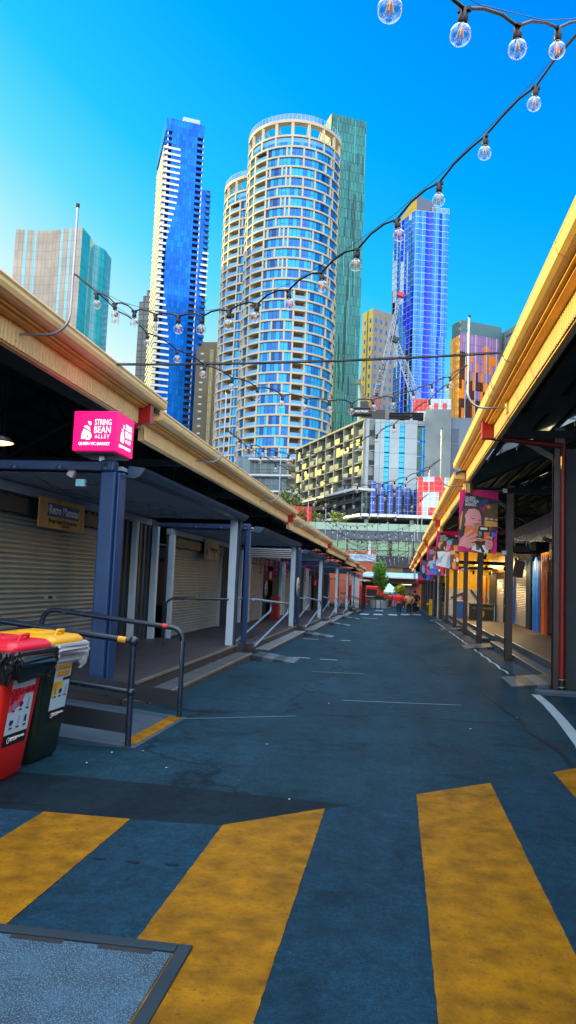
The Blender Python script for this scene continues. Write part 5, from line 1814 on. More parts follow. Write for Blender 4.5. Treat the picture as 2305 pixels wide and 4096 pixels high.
ART2 = base + [('night', PH), ('slate', [(.5, .80), (.9, .80), (.95, .60), (.6, .66)]), ('wht', ell(.84, .87, .06, .03)), ('wht', ell(.68, .78, .03, .025)), ('brown', [(.72, .68), (1, .70), (1, .1), (.7, .1)]), ('bok', [(.74, .62), (.98, .64), (.95, .50), (.76, .48)]),
               ('hair', ell(.27, .60, .22, .25)), ('bok', ell(.22, .62, .15, .17)), ('hair', ell(.30, .57, .13, .15)), ('skin', ell(.46, .58, .14, .19, -.2)), ('pblue', ell(.56, .70, .12, .12, .5)), ('shade', ell(.53, .555, .05, .02)), ('blk', ell(.52, .615, .03, .008)), ('hair', ell(.36, .65, .09, .12)),
               ('wht', [(.05, .44), (.30, .46), (.50, .45), (.62, .46), (.66, .20), (.62, .02), (.02, .07), (.02, .14), (.10, .26)]), ('pblue', [(.10, .26), (.36, .42), (.46, .42), (.24, .16), (.05, .10)]), ('pblue', [(.45, .05), (.62, .03), (.62, .30), (.52, .38)]),
               ('dsk', [(.60, .42), (.76, .40), (.80, .22), (.76, .08), (.68, .06), (.62, .12)]), ('crm', [(.58, .48), (.80, .50), (.84, .40), (.60, .38)]), ('org', ell(.88, .36, .10, .10)), ('wht', ell(.92, .26, .06, .10)), ('wht', ell(.80, .24, .04, .08)), ('bok', [(.70, .18), (.86, .20), (.86, .02), (.72, .02)]),
               ('mag', [(.0, .0), (.0, .06), (.30, .02), (.40, .0)])]
ART3 = base + [('slate', PH), ('brown', [(.0, .42), (.2, .44), (.2, .2), (0, .2)]), ('bok', [(.48, .84), (.7, .86), (.7, .72), (.5, .70)]), ('hair', ell(.42, .63, .18, .16)), ('skin', ell(.48, .60, .12, .15)), ('skin', [(.34, .50), (.56, .70), (.64, .66), (.46, .46)]), ('skin', [(.02, .30), (.12, .46), (.22, .50), (.18, .36), (.08, .26)]),
               ('pblue', [(.18, .46), (.34, .52), (.62, .50), (.68, .36), (.62, .16), (.22, .16), (.18, .34)]), ('blue', [(.28, .40), (.62, .40), (.62, .16), (.24, .16)]), ('blue', [(.18, .15), (.64, .15), (.66, .02), (.12, .03)]), ('blk', [(.2, .16), (.62, .16), (.62, .148), (.2, .148)]), ('wht', [(.7, .2), (.82, .22), (.8, .14), (.7, .13)]), ('mag', [(.0, .0), (.0, .06), (.30, .02), (.40, .0)])]
ART4 = base + [('slate', PH), ('pblue', ell(.25, .45, .15, .3)), ('skin', ell(.26, .62, .09, .11)), ('blk', ell(.35, .18, .22, .18)), ('blue', [(.55, .25), (.8, .25), (.78, .0), (.5, .0)]), ('red', [(.40, .36), (.62, .37), (.62, .33), (.40, .33)]), ('mag', [(.0, .0), (.0, .06), (.30, .02), (.40, .0)])]


def banner(y, x0, x1, z0, z1, art, label):
    t = thing('hanging_banner', label, 'banner', (x0, y, z0), 'market banners on the right posts')
    mb = MB()
    W_, H_ = x1 - x0, z1 - z0
    def P(u, v, d):
        return (x0 + W_ * u - .03 * (1 - v), y - .012 - d + .012 * math.sin(u * 5 + v * 3), z0 + H_ * v + .02 * u * (v - .5) - (1 - v) * .05 * u)
    n, m_ = 8, 10
    mb2 = MB()
    vv = [P(i / n, j / m_, 0) for j in range(m_ + 1) for i in range(n + 1)]
    mb2.add(vv, [(j * (n + 1) + i, j * (n + 1) + i + 1, (j + 1) * (n + 1) + i + 1, (j + 1) * (n + 1) + i) for j in range(m_) for i in range(n)], 0, True)
    mb2.add([(x, yy + .004, z) for x, yy, z in vv], [(j * (n + 1) + i, (j + 1) * (n + 1) + i, (j + 1) * (n + 1) + i + 1, j * (n + 1) + i + 1) for j in range(m_) for i in range(n)], 0, True)
    cloth = mb2.build('cloth', BM[0], t)
    for k, (c, pts) in enumerate(art):
        d = .010 + .0012 * k
        # densify so that each flat piece follows the gently waving cloth
        pp = []
        for i in range(len(pts)):
            a, b = pts[i], pts[(i + 1) % len(pts)]
            for f in (0, .5):
                pp.append((a[0] + (b[0] - a[0]) * f, a[1] + (b[1] - a[1]) * f))
        mb.poly([P(min(1, max(0, u)), min(1, max(0, v)), d) for u, v in pp], BN[c])
    mb.build('printed_picture', BM, t)
    k = .0012 * len(art) + .016
    for i, s in enumerate(('QUEEN', 'VICTORIA', 'MARKET')):
        text(s, .104, M_wtext, frame(P(.14, .865 - .054 * i, k), (1, 0, 0), (0, 0, 1)), cloth, sx=.72, align='LEFT', bold=.002)
    for zz in (z1 + .012, z0 - .02):
        mb = MB(); mb.tube([(x0 - .05, y, zz), (2.70, y + .03, zz)], .012, 6); mb.box(2.60, 2.71, y - .0, y + .1, zz - .05, zz + .05); mb.build('arm', M_galv, t)


banner(19.6, 1.53, 2.49, 2.50, 4.05, ART1, 'nearest pink banner showing a woman holding an orange camera')
banner(31.88, 1.57, 2.53, 2.33, 3.88, ART2, 'second pink banner showing a curly haired woman in a white top')
banner(43.28, 1.62, 2.58, 2.24, 3.80, ART3, 'third pink banner showing a person in blue clothes')
banner(56.18, 1.62, 2.58, 2.02, 3.62, ART4, 'farthest pink banner half hidden behind the blue clothes banner')
# ---------------------------------------------------------------- wheelie bins
def stadium(w, d, r, n=5):
    pts = []
    for cx, cy, a0 in ((w - r, d - r, 0), (-w + r, d - r, 90), (-w + r, -d + r, 180), (w - r, -d + r, 270)):
        for k in range(n + 1):
            a = math.radians(a0 + 90 * k / n)
            pts.append((cx + r * math.cos(a), cy + r * math.sin(a)))
    return pts


def bin_(label, x, y, rz, m_body, m_lid, m_bag, bagr, writing, wc, art, seed):
    t = thing('wheelie_bin', label, 'bin', (x, y, gz(y)), 'wheelie bins beside the ramp')
    g = random.Random(seed)
    Rz = Matrix.Rotation(rz, 3, 'Z')
    o0 = Vector((x, y, gz(y)))
    def T(p):
        return o0 + Rz @ Vector(p)
    # body: tapered shell; local +x is the front
    mb = MB()
    secs = [(.0, .17, .20), (.04, .20, .235), (.30, .225, .25), (.80, .27, .285), (.98, .29, .295)]
    rings = []
    for z, d, w in secs:
        rings.append([T((px + (.10 - .10 * (1 - z)) * .0 + .04 * z, py, z)) for px, py in stadium(d, w, .05)])
    n = len(rings[0])
    vs = [p for r in rings for p in r]
    fs = [(i * n + k, i * n + (k + 1) % n, (i + 1) * n + (k + 1) % n, (i + 1) * n + k) for i in range(len(rings) - 1) for k in range(n)]
    mb.add(vs, fs, 0, True)
    mb.add(rings[0], [tuple(reversed(range(n)))], 0)
    mb.build('body', m_body, t)
    # rim
    mb = MB()
    def ringbox(z0, z1, d, w, off, m=0):
        a = [T((px + off, py, z0)) for px, py in stadium(d, w, .06)]
        b = [T((px + off, py, z1)) for px, py in stadium(d, w, .06)]
        mb.add(a + b, [(k, (k + 1) % n, n + (k + 1) % n, n + k) for k in range(n)] + [tuple(range(n, 2 * n)), tuple(reversed(range(n)))], m, False)
    ringbox(.955, .985, .31, .31, .04)
    mb.build('rim', m_body, t)
    # lid: domed, hinged at the back
    mb = MB()
    rings = []
    for f, z in ((1.0, 1.0), (1.02, 1.02), (1.0, 1.045), (.90, 1.07), (.55, 1.085), (.2, 1.09)):
        rings.append([T((px * f + .045, py * f, z + .02 * (.5 - px))) for px, py in stadium(.32, .30, .07)])
    vs = [p for r in rings for p in r]
    mb.add(vs, [(i * n + k, i * n + (k + 1) % n, (i + 1) * n + (k + 1) % n, (i + 1) * n + k) for i in range(len(rings) - 1) for k in range(n)], 0, True)
    mb.add(rings[-1], [tuple(range(n))], 0)
    lid = mb.build('lid', m_lid, t)
    mb = MB()
    c = [T((.04 + dx, dy, zz)) for dx, dy, zz in ((-.13, -.16, 1.088), (.15, -.16, 1.086), (.15, .16, 1.086), (-.13, .16, 1.088), (-.10, -.12, 1.115), (.10, -.12, 1.11), (.10, .12, 1.11), (-.10, .12, 1.115))]
    mb.add(c, [(4, 5, 6, 7), (0, 1, 5, 4), (1, 2, 6, 5), (2, 3, 7, 6), (3, 0, 4, 7)])
    mb.build('lid_panel', m_lid, lid, bevel=.01)
    mb = MB()
    mb.tube([T((.25, -.07, 1.06)), T((.27, -.06, 1.12)), T((.27, .06, 1.12)), T((.25, .07, 1.06))], .014, 8)
    mb.build('lid_handle', m_lid, lid)
    mb = MB()
    mb.tube([T((-.30, -.24, 1.0)), T((-.33, -.24, 1.06)), T((-.33, .24, 1.06)), T((-.30, .24, 1.0))], .016, 8)
    mb.build('hinge_bar', M_black, t)
    # bag liner folded over the rim: crumpled skirt
    mb = MB()
    rows = [(.99, .325, .325), (1.012, .342, .34), (1.005, .358, .356), (.985, .366, .362), (.965, .362, .36), (.945, .372, .366), (.925, .362, .36), (.90, .366, .358), (.875, .35, .348), (.85 - bagr * .5, .345, .34), (.835 - bagr, .325, .325)]
    st = []
    for r_i, (z, d, w) in enumerate(rows):
        base_ = stadium(d, w, .11, 25)
        rr_ = []
        for k, (px, py) in enumerate(base_):
            q_ = k * .42
            j = (g.random() - .5) * (.006 + .014 * (r_i > 2)) + (.012 * math.sin(q_ * 1.3 + r_i * .5) + .008 * math.sin(q_ * 3.1 + r_i * 1.1)) * (r_i > 0)
            L = math.hypot(px, py)
            dz = (.028 * math.sin(k * .31 + seed) + .014 * math.sin(k * .83 + 2 * seed)) * (r_i / 10) + (g.random() - .5) * .008 * (r_i > 2)
            rr_.append(T((px * (1 + j / L) + .045, py * (1 + j / L), z + dz + .012 * px)))
        st.append(rr_)
    nn = len(st[0])
    vs = [p for r in st for p in r]
    mb.add(vs, [(i * nn + k, i * nn + (k + 1) % nn, (i + 1) * nn + (k + 1) % nn, (i + 1) * nn + k) for i in range(len(st) - 1) for k in range(nn)], 0, False)
    mb.build('bag_liner', m_bag, t)
    # wheels
    for s in (-1, 1):
        mb = MB(); c = T((-.20, s * .23, .10)); mb.rev([(0, -.025), (.09, -.025), (.10, -.01), (.10, .01), (.09, .025), (0, .025)], c, 16, M=Rz @ Matrix.Rotation(math.pi / 2, 3, 'X')); mb.build('wheel', M_black, t)
    # printed label on the front face (slopes with the taper)
    slope = (.27 + .04 * .8 - .225 - .04 * .3) / .5
    f0 = .225 + .04 * .3
    def F(yy, z, d=.004):
        return T((f0 + (z - .30) * slope + d, yy, z))
    lab = MB()
    y0, y1 = art['y']
    z0, z1 = art['z']
    lab.poly([F(y0, z0 + .09), F(y1, z0 + .09), F(y1, z1), F(y0, z1)], 0)
    lab.poly([F(y0, z0), F(y1, z0), F(y1, z0 + .09), F(y0, z0 + .09)], 1)
    lo = lab.build('label', [M_white, M_black], t)
    u = F(1, .5) - F(0, .5); v = F(0, .9) - F(0, .5)
    deco = MB()
    wd = y1 - y0
    zt_ = z1 - (z1 - z0) * art['split']
    q = [F(y0, zt_, .006)] + [F(y0 + wd * .62 * math.cos(a * .2618), zt_ - .13 * math.sin(a * .2618), .006) for a in range(0, 7)]
    deco.poly([q[0], q[1], q[2], q[3], q[4], q[5], q[6], q[7]][::-1], 0)
    q = [F(y0, zt_, .0075)] + [F(y0 + wd * .38 * math.cos(a * .2618), zt_ - .075 * math.sin(a * .2618), .0075) for a in range(0, 7)]
    deco.poly(q[::-1], 1)
    deco.poly([F(y0 + wd * .55, zt_ + .005, .0065), F(y1, zt_ + .005, .0065), F(y1, zt_ + .03, .0065), F(y0 + wd * .55, zt_ + .03, .0065)], 2)
    for r_ in range(2):
        for k in range(3):
            cy = y0 + wd * (.2 + .3 * k); cz = zt_ - .10 - .13 * r_
            if r_ == 1 and cz < z0 + .13:
                continue
            sh = [(-.018, 0), (.02, -.005), (.016, .045), (0, .055), (-.014, .04)] if (k + r_) % 3 == 0 else [(-.03, .01), (0, -.012), (.032, .012), (.02, .035), (-.02, .035)] if (k + r_) % 3 == 1 else [(-.007, -.01), (.008, -.01), (.018, .055), (.004, .06)]
            deco.poly([F(cy + a_, cz + b_, .008) for a_, b_ in sh], 3 if (k + r_) % 2 else 4)
            deco.poly([F(cy - .022, cz - .035, .008), F(cy + .024, cz - .035, .008), F(cy + .024, cz - .022, .008), F(cy - .022, cz - .022, .008)], 3)
    if art.get('notch'):
        deco.poly([F(y0 + wd * .36, z1 - .10, .006), F(y0 + wd * .72, z1 - .10, .006), F(y0 + wd * .72, z1 + .002, .006), F(y0 + wd * .36, z1 + .002, .006)], 0)
    deco.build('label_artwork', [art['c1'], art['c2'], M_black, mat('navy_ink', (.02, .03, .16), .5), mat('steel_blue_ink', (.16, .30, .55), .5)], t)
    for s, fz, sz, sxx in writing:
        text(s, sz, wc, frame(F((y0 + y1) / 2, fz, .009), u, v), lo, sx=sxx, bold=.003)
    text('BKGW', .045, M_wtext, frame(F(y0 + wd * .45, z0 + .045, .007), u, v), lo, sx=.8)
    mb = MB()
    c = F(y0 + wd * .22, z0 + .045, .007)
    for k in range(14):
        a0, a1 = k * .40, k * .40 + .42
        uu_, vv_ = u.normalized(), v.normalized()
        mb.add([c + uu_ * .024 * math.cos(a0) + vv_ * .024 * math.sin(a0), c + uu_ * .024 * math.cos(a1) + vv_ * .024 * math.sin(a1), c + uu_ * .017 * math.cos(a1) + vv_ * .017 * math.sin(a1), c + uu_ * .017 * math.cos(a0) + vv_ * .017 * math.sin(a0)], [(0, 1, 2, 3)])
    mb.add([c + uu_ * .0 - vv_ * .006, c + uu_ * .02 - vv_ * .006, c + uu_ * .02 + vv_ * .004, c + vv_ * .004], [(0, 1, 2, 3)])
    mb.build('label_mark', M_wtext, lo)
    text('1300 786 286', .024, M_wtext, frame(F(y0 + wd * .76, z0 + .05, .007), u, v), lo, sx=.7)


M_binred = mat('red_bin_plastic', (.62, .012, .008), .42, var=.1, scale=4, bump=.1, bscale=90)
M_binlid = mat('red_lid_plastic', (.75, .015, .04), .3, var=.06)
M_bingreen = mat('dark_green_bin_plastic', (.010, .022, .018), .45, var=.2, scale=4)
M_binyel = mat('yellow_lid_plastic', (.80, .40, .008), .35, var=.06)
M_bagblack = mat('black_bin_bag', (.012, .014, .018), .22, var=.1, spec=.7)
M_bagclear = mat('clear_white_bag', (.50, .54, .62), .25, var=.1, spec=.7)
_n = M_bagclear.node_tree
_tr = N(_n, 'ShaderNodeBsdfTransparent'); _mx = N(_n, 'ShaderNodeMixShader'); _mx.inputs[0].default_value = .34
_n.links.new(_n.nodes['Principled BSDF'].outputs[0], _mx.inputs[1]); _n.links.new(_tr.outputs[0], _mx.inputs[2]); _n.links.new(_mx.outputs[0], _n.nodes['Material Output'].inputs['Surface'])
M_ink_red = mat('red_label_ink', (.62, .0, .02), .5)
M_ink_pink = mat('pink_label_ink', (.80, .10, .18), .5)
M_ink_gold = mat('gold_label_ink', (.75, .38, .02), .5)
bin_('red wheelie bin with red lid and general waste label at the left frame edge', -3.15, 5.60, math.radians(-2), M_binred, M_binlid, M_bagblack, .05, [('GENERAL WASTE', .69, .075, .60)], M_ink_red,
     dict(y=(-.17, .17), z=(.28, .86), split=.32, c1=M_ink_pink, c2=M_ink_red, notch=True), 3)
bin_('dark green wheelie bin with yellow lid and a clear bag over its rim', -3.20, 6.34, math.radians(-2), M_bingreen, M_binyel, M_bagclear, .03, [('COMMINGLED', .80, .058, .72), ('RECYCLING', .74, .058, .72)], M_ink_gold,
     dict(y=(-.10, .20), z=(.34, .86), split=.36, c1=mat('pale_yellow_ink', (.75, .60, .05), .5), c2=M_ink_gold), 8)

# litter: small pale scraps on the ground
t = None
for k, (x, y) in enumerate(((-2.55, 6.75), (-2.3, 6.9), (-1.25, 7.6), (-.75, 5.7), (-2.6, 6.3), (.9, 9.3), (-.9, 10.6), (1.6, 10.4), (-1.9, 6.35))):
    mb = MB(); a = RN.random() * 3; c, s = math.cos(a), math.sin(a); L = .012 + .014 * RN.random()
    z = gz(y) + .008
    mb.add([(x - c * L, y - s * L, z), (x + s * .01, y - c * .01, z + .006), (x + c * L, y + s * L, z), (x - s * .01, y + c * .01, z + .004)], [(0, 1, 2, 3)])
    o = mb.build('litter_scrap', M_white2)
    tag(o, 'tiny pale litter scrap lying on the asphalt', 'litter', 'litter scraps on the asphalt')
for k, (x, y) in enumerate(((-1.62, 4.2), (-1.42, 4.2), (-1.2, 4.22), (-1.02, 4.23))):
    sheet([(x + .035 * math.cos(a * .63) * (1 + .3 * RN.random()), y + .018 * math.sin(a * .63)) for a in range(10)], .0072, M_tar, 'oil_spot')

# ---------------------------------------------------------------- festoon lights
GB = clear_glass('bulb_glass', (.93, .95, .97), 1.0, 1.5, .01)
GBm = mat('filament_amber', (.95, .40, .03), .3, .2, var=0)
M_sock = mat('bulb_socket', (.008, .008, .014), .4)
RB = .047


def bulb_meshes():
    mb = MB()
    mb.rev([(.016, -.055), (.018, -.065)] + [(RB * math.sin(a), -.112 + RB * math.cos(a)) for a in [math.radians(d) for d in range(25, 181, 17)]] + [(0.0005, -.112 - RB)], (0, 0, 0), 16)
    b = mb.build('bulb', GB)
    mb = MB()
    mb.rev([(.0, .012), (.018, .010), (.019, -.02), (.023, -.028), (.021, -.055), (.015, -.062), (0, -.062)], (0, 0, 0), 10)
    mb.box(-.028, .028, -.010, .010, -.004, .014)
    s = mb.build('socket', M_sock)
    mb = MB()
    mb.tube([(0, 0, -.06), (0, 0, -.085)], .006, 6, 1)
    for k in range(4):
        a = k * 1.571 + .4
        mb.tube([(.006 * math.cos(a), .006 * math.sin(a), -.085), (.015 * math.cos(a), .015 * math.sin(a), -.128)], .0032, 5, 0)
    f = mb.build('filament', [GBm, M_white2])
    # far bulb: everything in one small mesh
    return b, s, f


pb, ps_, pf = bulb_meshes()
for o in (pb, ps_, pf):
    COL.objects.unlink(o)


def bulb_at(root, p, far):
    b = pb.copy(); COL.objects.link(b); b.parent = root
    b.location = Vector(p) - wloc(root)
    b.rotation_euler = ((RN.random() - .5) * .3, (RN.random() - .5) * .3, RN.random() * 3)
    for q in (ps_, pf):
        c = q.copy(); COL.objects.link(c); c.parent = b


def string(a, b, sag, n, label, t0=.05, t1=.97, kinks=True, far=False, r=.0085):
    a = Vector(a); b = Vector(b)
    t = thing('string_light', label, 'string light', a, 'strings of clear globe bulbs across the lane')
    P = lambda f: a + (b - a) * f - Vector((0, 0, 4 * sag * f * (1 - f)))
    fs = [t0 + (t1 - t0) * (k + .5) / n for k in range(n)]
    pts = [P(0)]
    hang = []
    for k, f in enumerate(fs):
        p = P(f) - Vector((0, 0, .015 + .03 * RN.random()))
        hang.append(p)
        pts += [P(f - .30 / n), p, P(f + .30 / n)]
    pts.append(P(1))
    mb = MB(); mb.tube(pts, r, 6, cap=False)
    # thin catenary wire above
    mb.tube([P(k / 12) + Vector((0, 0, .012)) for k in range(13)], .0025, 4, cap=False)
    mb.build('cable', M_rubber, t)
    for p in hang:
        bulb_at(t, p - Vector((0, 0, .012)), far)


LATT = lambda k: Vector((LP[k][0] + .02, LP[k][1], zl(LP[k][1]) + .36))
RATT = lambda k: Vector((RPp[k][0] - .02, RPp[k][1], zrr(RPp[k][1]) + .36))
words = ['overhead at the top right corner', 'from the first left pole to the upper right', 'from the first left pole down to the second right pole', 'crossing the round tower from the second left pole', 'from the second left pole to the third right pole', 'from the third left pole back to the right', 'from the third left pole onward', 'from the fourth left pole back to the right', 'from the fourth left pole onward',
         'from the fifth left pole back to the right', 'from the fifth left pole onward', 'from the sixth left pole back to the right', 'from the sixth left pole onward', 'from the seventh left pole back', 'from the seventh left pole onward', 'from the eighth left pole back', 'from the eighth left pole onward', 'from the ninth left pole back']
SG = [1.7, 1.06, .96, .92, .92] + [.9, .86] * 7
i = 0
for k in range(0, 10):
    for kk in ([0] if k == 0 else [k - 1, k]):
        if i >= len(words) or kk >= len(RPp):
            continue
        string(LATT(k), RATT(kk), SG[i], 15 if i == 0 else 15 if i < 13 else 13, 'string of clear bulbs ' + words[i], far=i > 6)
        i += 1
# plain thick cable straight across
t = thing('overhead_cable', 'plain thick black cable spanning straight between the two gutters', 'cable', (-4, 9.85, 4.5))
mb = MB()
pp = [(-4.0 + 5.35 * f, 9.9 + .5 * f, 4.50 + .30 * f - .09 * 4 * f * (1 - f) * .5) for f in [k / 12 for k in range(13)]]
mb.tube(pp, .013, 8); mb.tube([(x, y, z + .018 + .006 * math.sin(x * 9)) for x, y, z in pp], .006, 5)
mb.build('cable', M_rubber, t)
mb = MB(); mb.tube([(-4.02, 9.9, 4.5), (-4.0, 9.9, 4.5)], .03, 8); mb.build('anchor', M_galv, t)
# ---------------------------------------------------------------- concrete apartment block with egg-crate balconies
t = thing('concrete_apartments', 'pale concrete apartment block with cream panels, blue window strips and solar fins', 'building', (-2, 155, gz(155)))
A = Vector((-7.42, 150, 0)); L = Vector((-26.3, 186.5, 0)); E_ = Vector((4.9, 151.5, 0))
ZT = 34.8
wx = (L - A); wl = wx.length; wu = wx.normalized(); wn = Vector((-wu.y, wu.x, 0))
if wn.y > 0:
    wn = -wn                                   # outward, towards the lane


def WP(u, d, z):
    p = A + wu * u + wn * d
    return Vector((p.x, p.y, z))


def wbox(mb, u0, u1, d0, d1, z0, z1, mi=0):
    v = [WP(u0, d0, z0), WP(u1, d0, z0), WP(u1, d1, z0), WP(u0, d1, z0), WP(u0, d0, z1), WP(u1, d0, z1), WP(u1, d1, z1), WP(u0, d1, z1)]
    mb.add(v, [(3, 2, 1, 0), (4, 5, 6, 7), (0, 1, 5, 4), (1, 2, 6, 5), (2, 3, 7, 6), (3, 0, 4, 7)], mi)


M_cwall = mat('grey_concrete_wall', (.20, .22, .21), .85, var=.2, scale=.25)
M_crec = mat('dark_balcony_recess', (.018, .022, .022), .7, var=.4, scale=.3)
M_cpan = mat('cream_balcony_panel', (.58, .48, .22), .6, var=.1)
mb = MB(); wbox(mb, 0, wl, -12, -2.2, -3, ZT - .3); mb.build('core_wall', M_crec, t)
mb = MB(); wbox(mb, -.2, wl + .3, -12, .3, ZT - .3, ZT + .1); mb.build('roof_slab', M_cwall, t)
nst, st = 5, 2.75
zb0 = ZT - .3 - nst * st
nb = 8
for k in range(nb + 1):
    mb = MB(); u = wl * k / nb; wbox(mb, u - .14, u + .14, -2.2, .15, zb0 - .3, ZT - .3); mb.build('fin_wall', M_cwall, t)
for j in range(nst + 1):
    mb = MB(); z = zb0 + j * st
    if j < nst:
        wbox(mb, 0, wl, -2.2, -.1 if j else .5, z - .22, z)
        mb.build('floor_slab', M_cwall, t)
rg = random.Random(5)
for j in range(nst):
    z = zb0 + j * st
    for k in range(nb):
        u0 = wl * k / nb + .14; u1 = wl * (k + 1) / nb - .14
        um = (u0 + u1) / 2
        half = rg.random()
        mb = MB()
        a_, b_ = (u0, um) if half < .5 else (um, u1)
        wbox(mb, a_, b_, -.06, .06, z, z + 1.15)
        if rg.random() < .4:
            c_, d_ = (u0, um) if half >= .5 else (um, u1)
            wbox(mb, c_ + .1, c_ + (d_ - c_) * (.55 + .4 * rg.random()), -.30, -.2, z + (.9 if rg.random() < .5 else .05), z + 2.2 - .3 * rg.random(), 1)
        mb.build('balcony_panel', [M_cwall if rg.random() < .72 else M_cpan, M_cpan], t)
        if rg.random() < .3:
            mb = MB()
            for q in range(60):
                u = u0 + (u1 - u0) * rg.random(); zz = z + .3 + 1.9 * rg.random() ** 1.5; p = WP(u, .1 - .6 * rg.random(), zz)
                s_ = .22
                mb.add([p, p + Vector((s_ * (rg.random() - .5) * 2, s_ * (rg.random() - .5), s_)), p + Vector((s_ * rg.random(), -.05, -.1))], [(0, 1, 2)])
            mb.build('balcony_plant', mat('balcony_green', (.10, .13, .02), .7), t)
        mb = MB(); wbox(mb, u0 + .3, um - .1, -2.19, -2.15, z + .1, z + 2.3, rg.randrange(2)); mb.build('balcony_door', [mat('door_glass_dark', (.02, .05, .06), .1), mat('curtain', (.22, .2, .16), .8)], t)
# end wall facing the lane
ex = (E_ - A); eu = ex.normalized(); el = ex.length; en = Vector((eu.y, -eu.x, 0))


def EP(u, d, z):
    p = A + eu * u + en * d
    return Vector((p.x, p.y, z))


def ebox(mb, u0, u1, d0, d1, z0, z1, mi=0):
    v = [EP(u0, d0, z0), EP(u1, d0, z0), EP(u1, d1, z0), EP(u0, d1, z0), EP(u0, d0, z1), EP(u1, d0, z1), EP(u1, d1, z1), EP(u0, d1, z1)]
    mb.add(v, [(3, 2, 1, 0), (4, 5, 6, 7), (0, 1, 5, 4), (1, 2, 6, 5), (2, 3, 7, 6), (3, 0, 4, 7)], mi)


M_cpale = brick('pale_concrete_panels', (.36, .42, .44), (.42, .48, .50), (.10, .12, .13), 14, 3.1, .035, .85, var=.25)
cols = [(-.1, 1.0), (2.2, 4.1), (5.15, 7.1), (8.2, 10.7)]
mb = MB()
for a_, b_ in cols:
    ebox(mb, a_, b_, -6, 0, -3, ZT)
ebox(mb, -.1, 12.3, -6, -.6, ZT - 1.0, ZT - .02)
mb.build('end_wall', M_cpale, t, uv=True)
mb = MB(); ebox(mb, .98, 2.22, -6, -1.5, -3, ZT - .4)
for j in range(6):
    ebox(mb, 1.0, 2.2, -1.5, -.2, ZT - 3.4 - j * 3.1, ZT - 3.2 - j * 3.1, 1); ebox(mb, 1.0, 2.2, -.3, -.25, ZT - 3.2 - j * 3.1, ZT - 2.2 - j * 3.1, 0)
mb.build('balcony_slot', [M_crec, M_cwall], t)
M_skyglass = mat('cyan_window_glass', (.03, .38, .75), .08, .35, var=.25, scale=.3)
for (a_, b_) in ((4.1, 5.15), (7.1, 8.2)):
    for j in range(6):
        z = ZT - .6 - (j + 1) * 3.1
        mb = MB(); ebox(mb, a_ + .04, b_ - .04, -.3, -.22, z + .2, z + 3.0, 0)
        ebox(mb, a_, b_, -.22, -.14, z, z + .22, 1); ebox(mb, a_ + .02, b_ - .02, -.22, -.17, z + 1.25, z + 1.35, 1); ebox(mb, a_ + .02, b_ - .02, -.22, -.17, z + 2.3, z + 2.38, 1)
        mb.build('window', [M_skyglass, mat('frame_navy', (.012, .03, .08), .4)], t)
for j in range(6):
    z = ZT - 1.2 - (j + 1) * 3.05
    mb = MB(); ebox(mb, 10.75, 11.7, -.4, -.3, z + .2, z + 2.9, 0)
    for q in range(14):
        ebox(mb, 10.75, 11.7, -.3, -.22, z + .25 + q * .19, z + .34 + q * .19, 1)
    ebox(mb, 11.75, 12.3, -.35, -.25, z + .2, z + 2.9, 2)
    mb.build('louvre_window', [M_crec, mat('green_louvre', (.12, .30, .24), .5), M_skyglass], t)
# blue solar fins
M_sol = brick('solar_panel_blue', (.010, .05, .32), (.014, .07, .42), (.30, .40, .55), .9, 1.35, .05, .15, .2)
for k in range(6):
    u = 1.55 + k * 1.72
    mb = MB(); ebox(mb, u, u + 1.05, .55, .65, 14.2, 22.0 - .28 * k)
    mb.build('solar_fin', M_sol, t, uv=True)
    mb = MB(); ebox(mb, u + 1.06, u + 1.26, .2, .7, 13.9, 20.6); ebox(mb, u + 1.35, u + 1.62, .1, .2, 13.9, 19.5); mb.build('fin_bracket', M_black, t)
# louvred podium floors under the wing: tilted dark panels
M_lou = brick('dark_solar_louvre', (.035, .045, .06), (.05, .06, .075), (.30, .33, .35), 1.6, 5, .06, .15, .2)
for j in range(4):
    z = 20.2 - j * 2.1
    mb = MB()
    v = [WP(-1.2, 2.2, z - .5), WP(wl, 1.6, z - .5), WP(wl, .6, z + .45), WP(-1.2, 1.1, z + .45)]
    v2 = [p + Vector((0, 0, -.08)) for p in v]
    mb.add(v + v2, [(0, 1, 2, 3), (7, 6, 5, 4), (0, 4, 5, 1), (2, 6, 7, 3), (0, 3, 7, 4), (1, 5, 6, 2)])
    mb.build('solar_louvre', M_lou, t, uv=True)
mb = MB(); wbox(mb, -.5, wl, -3, -.2, 9, 20.6)
mb.build('podium_glazing', brick('podium_glass', (.03, .06, .06), (.10, .12, .11), (.16, .2, .2), 1.8, 2.1, .1, .15, .2), t, uv=True)
for k in range(9):
    mb = MB(); wbox(mb, -.3 + k * 4.4, -.1 + k * 4.4, .0, .3, 11, 20.4); mb.build('podium_column', M_cwall, t)
mb = MB(); wbox(mb, -1.6, wl, -2, 2.2, zb0 - .75, zb0 - .25); mb.build('podium_slab', M_white2, t)

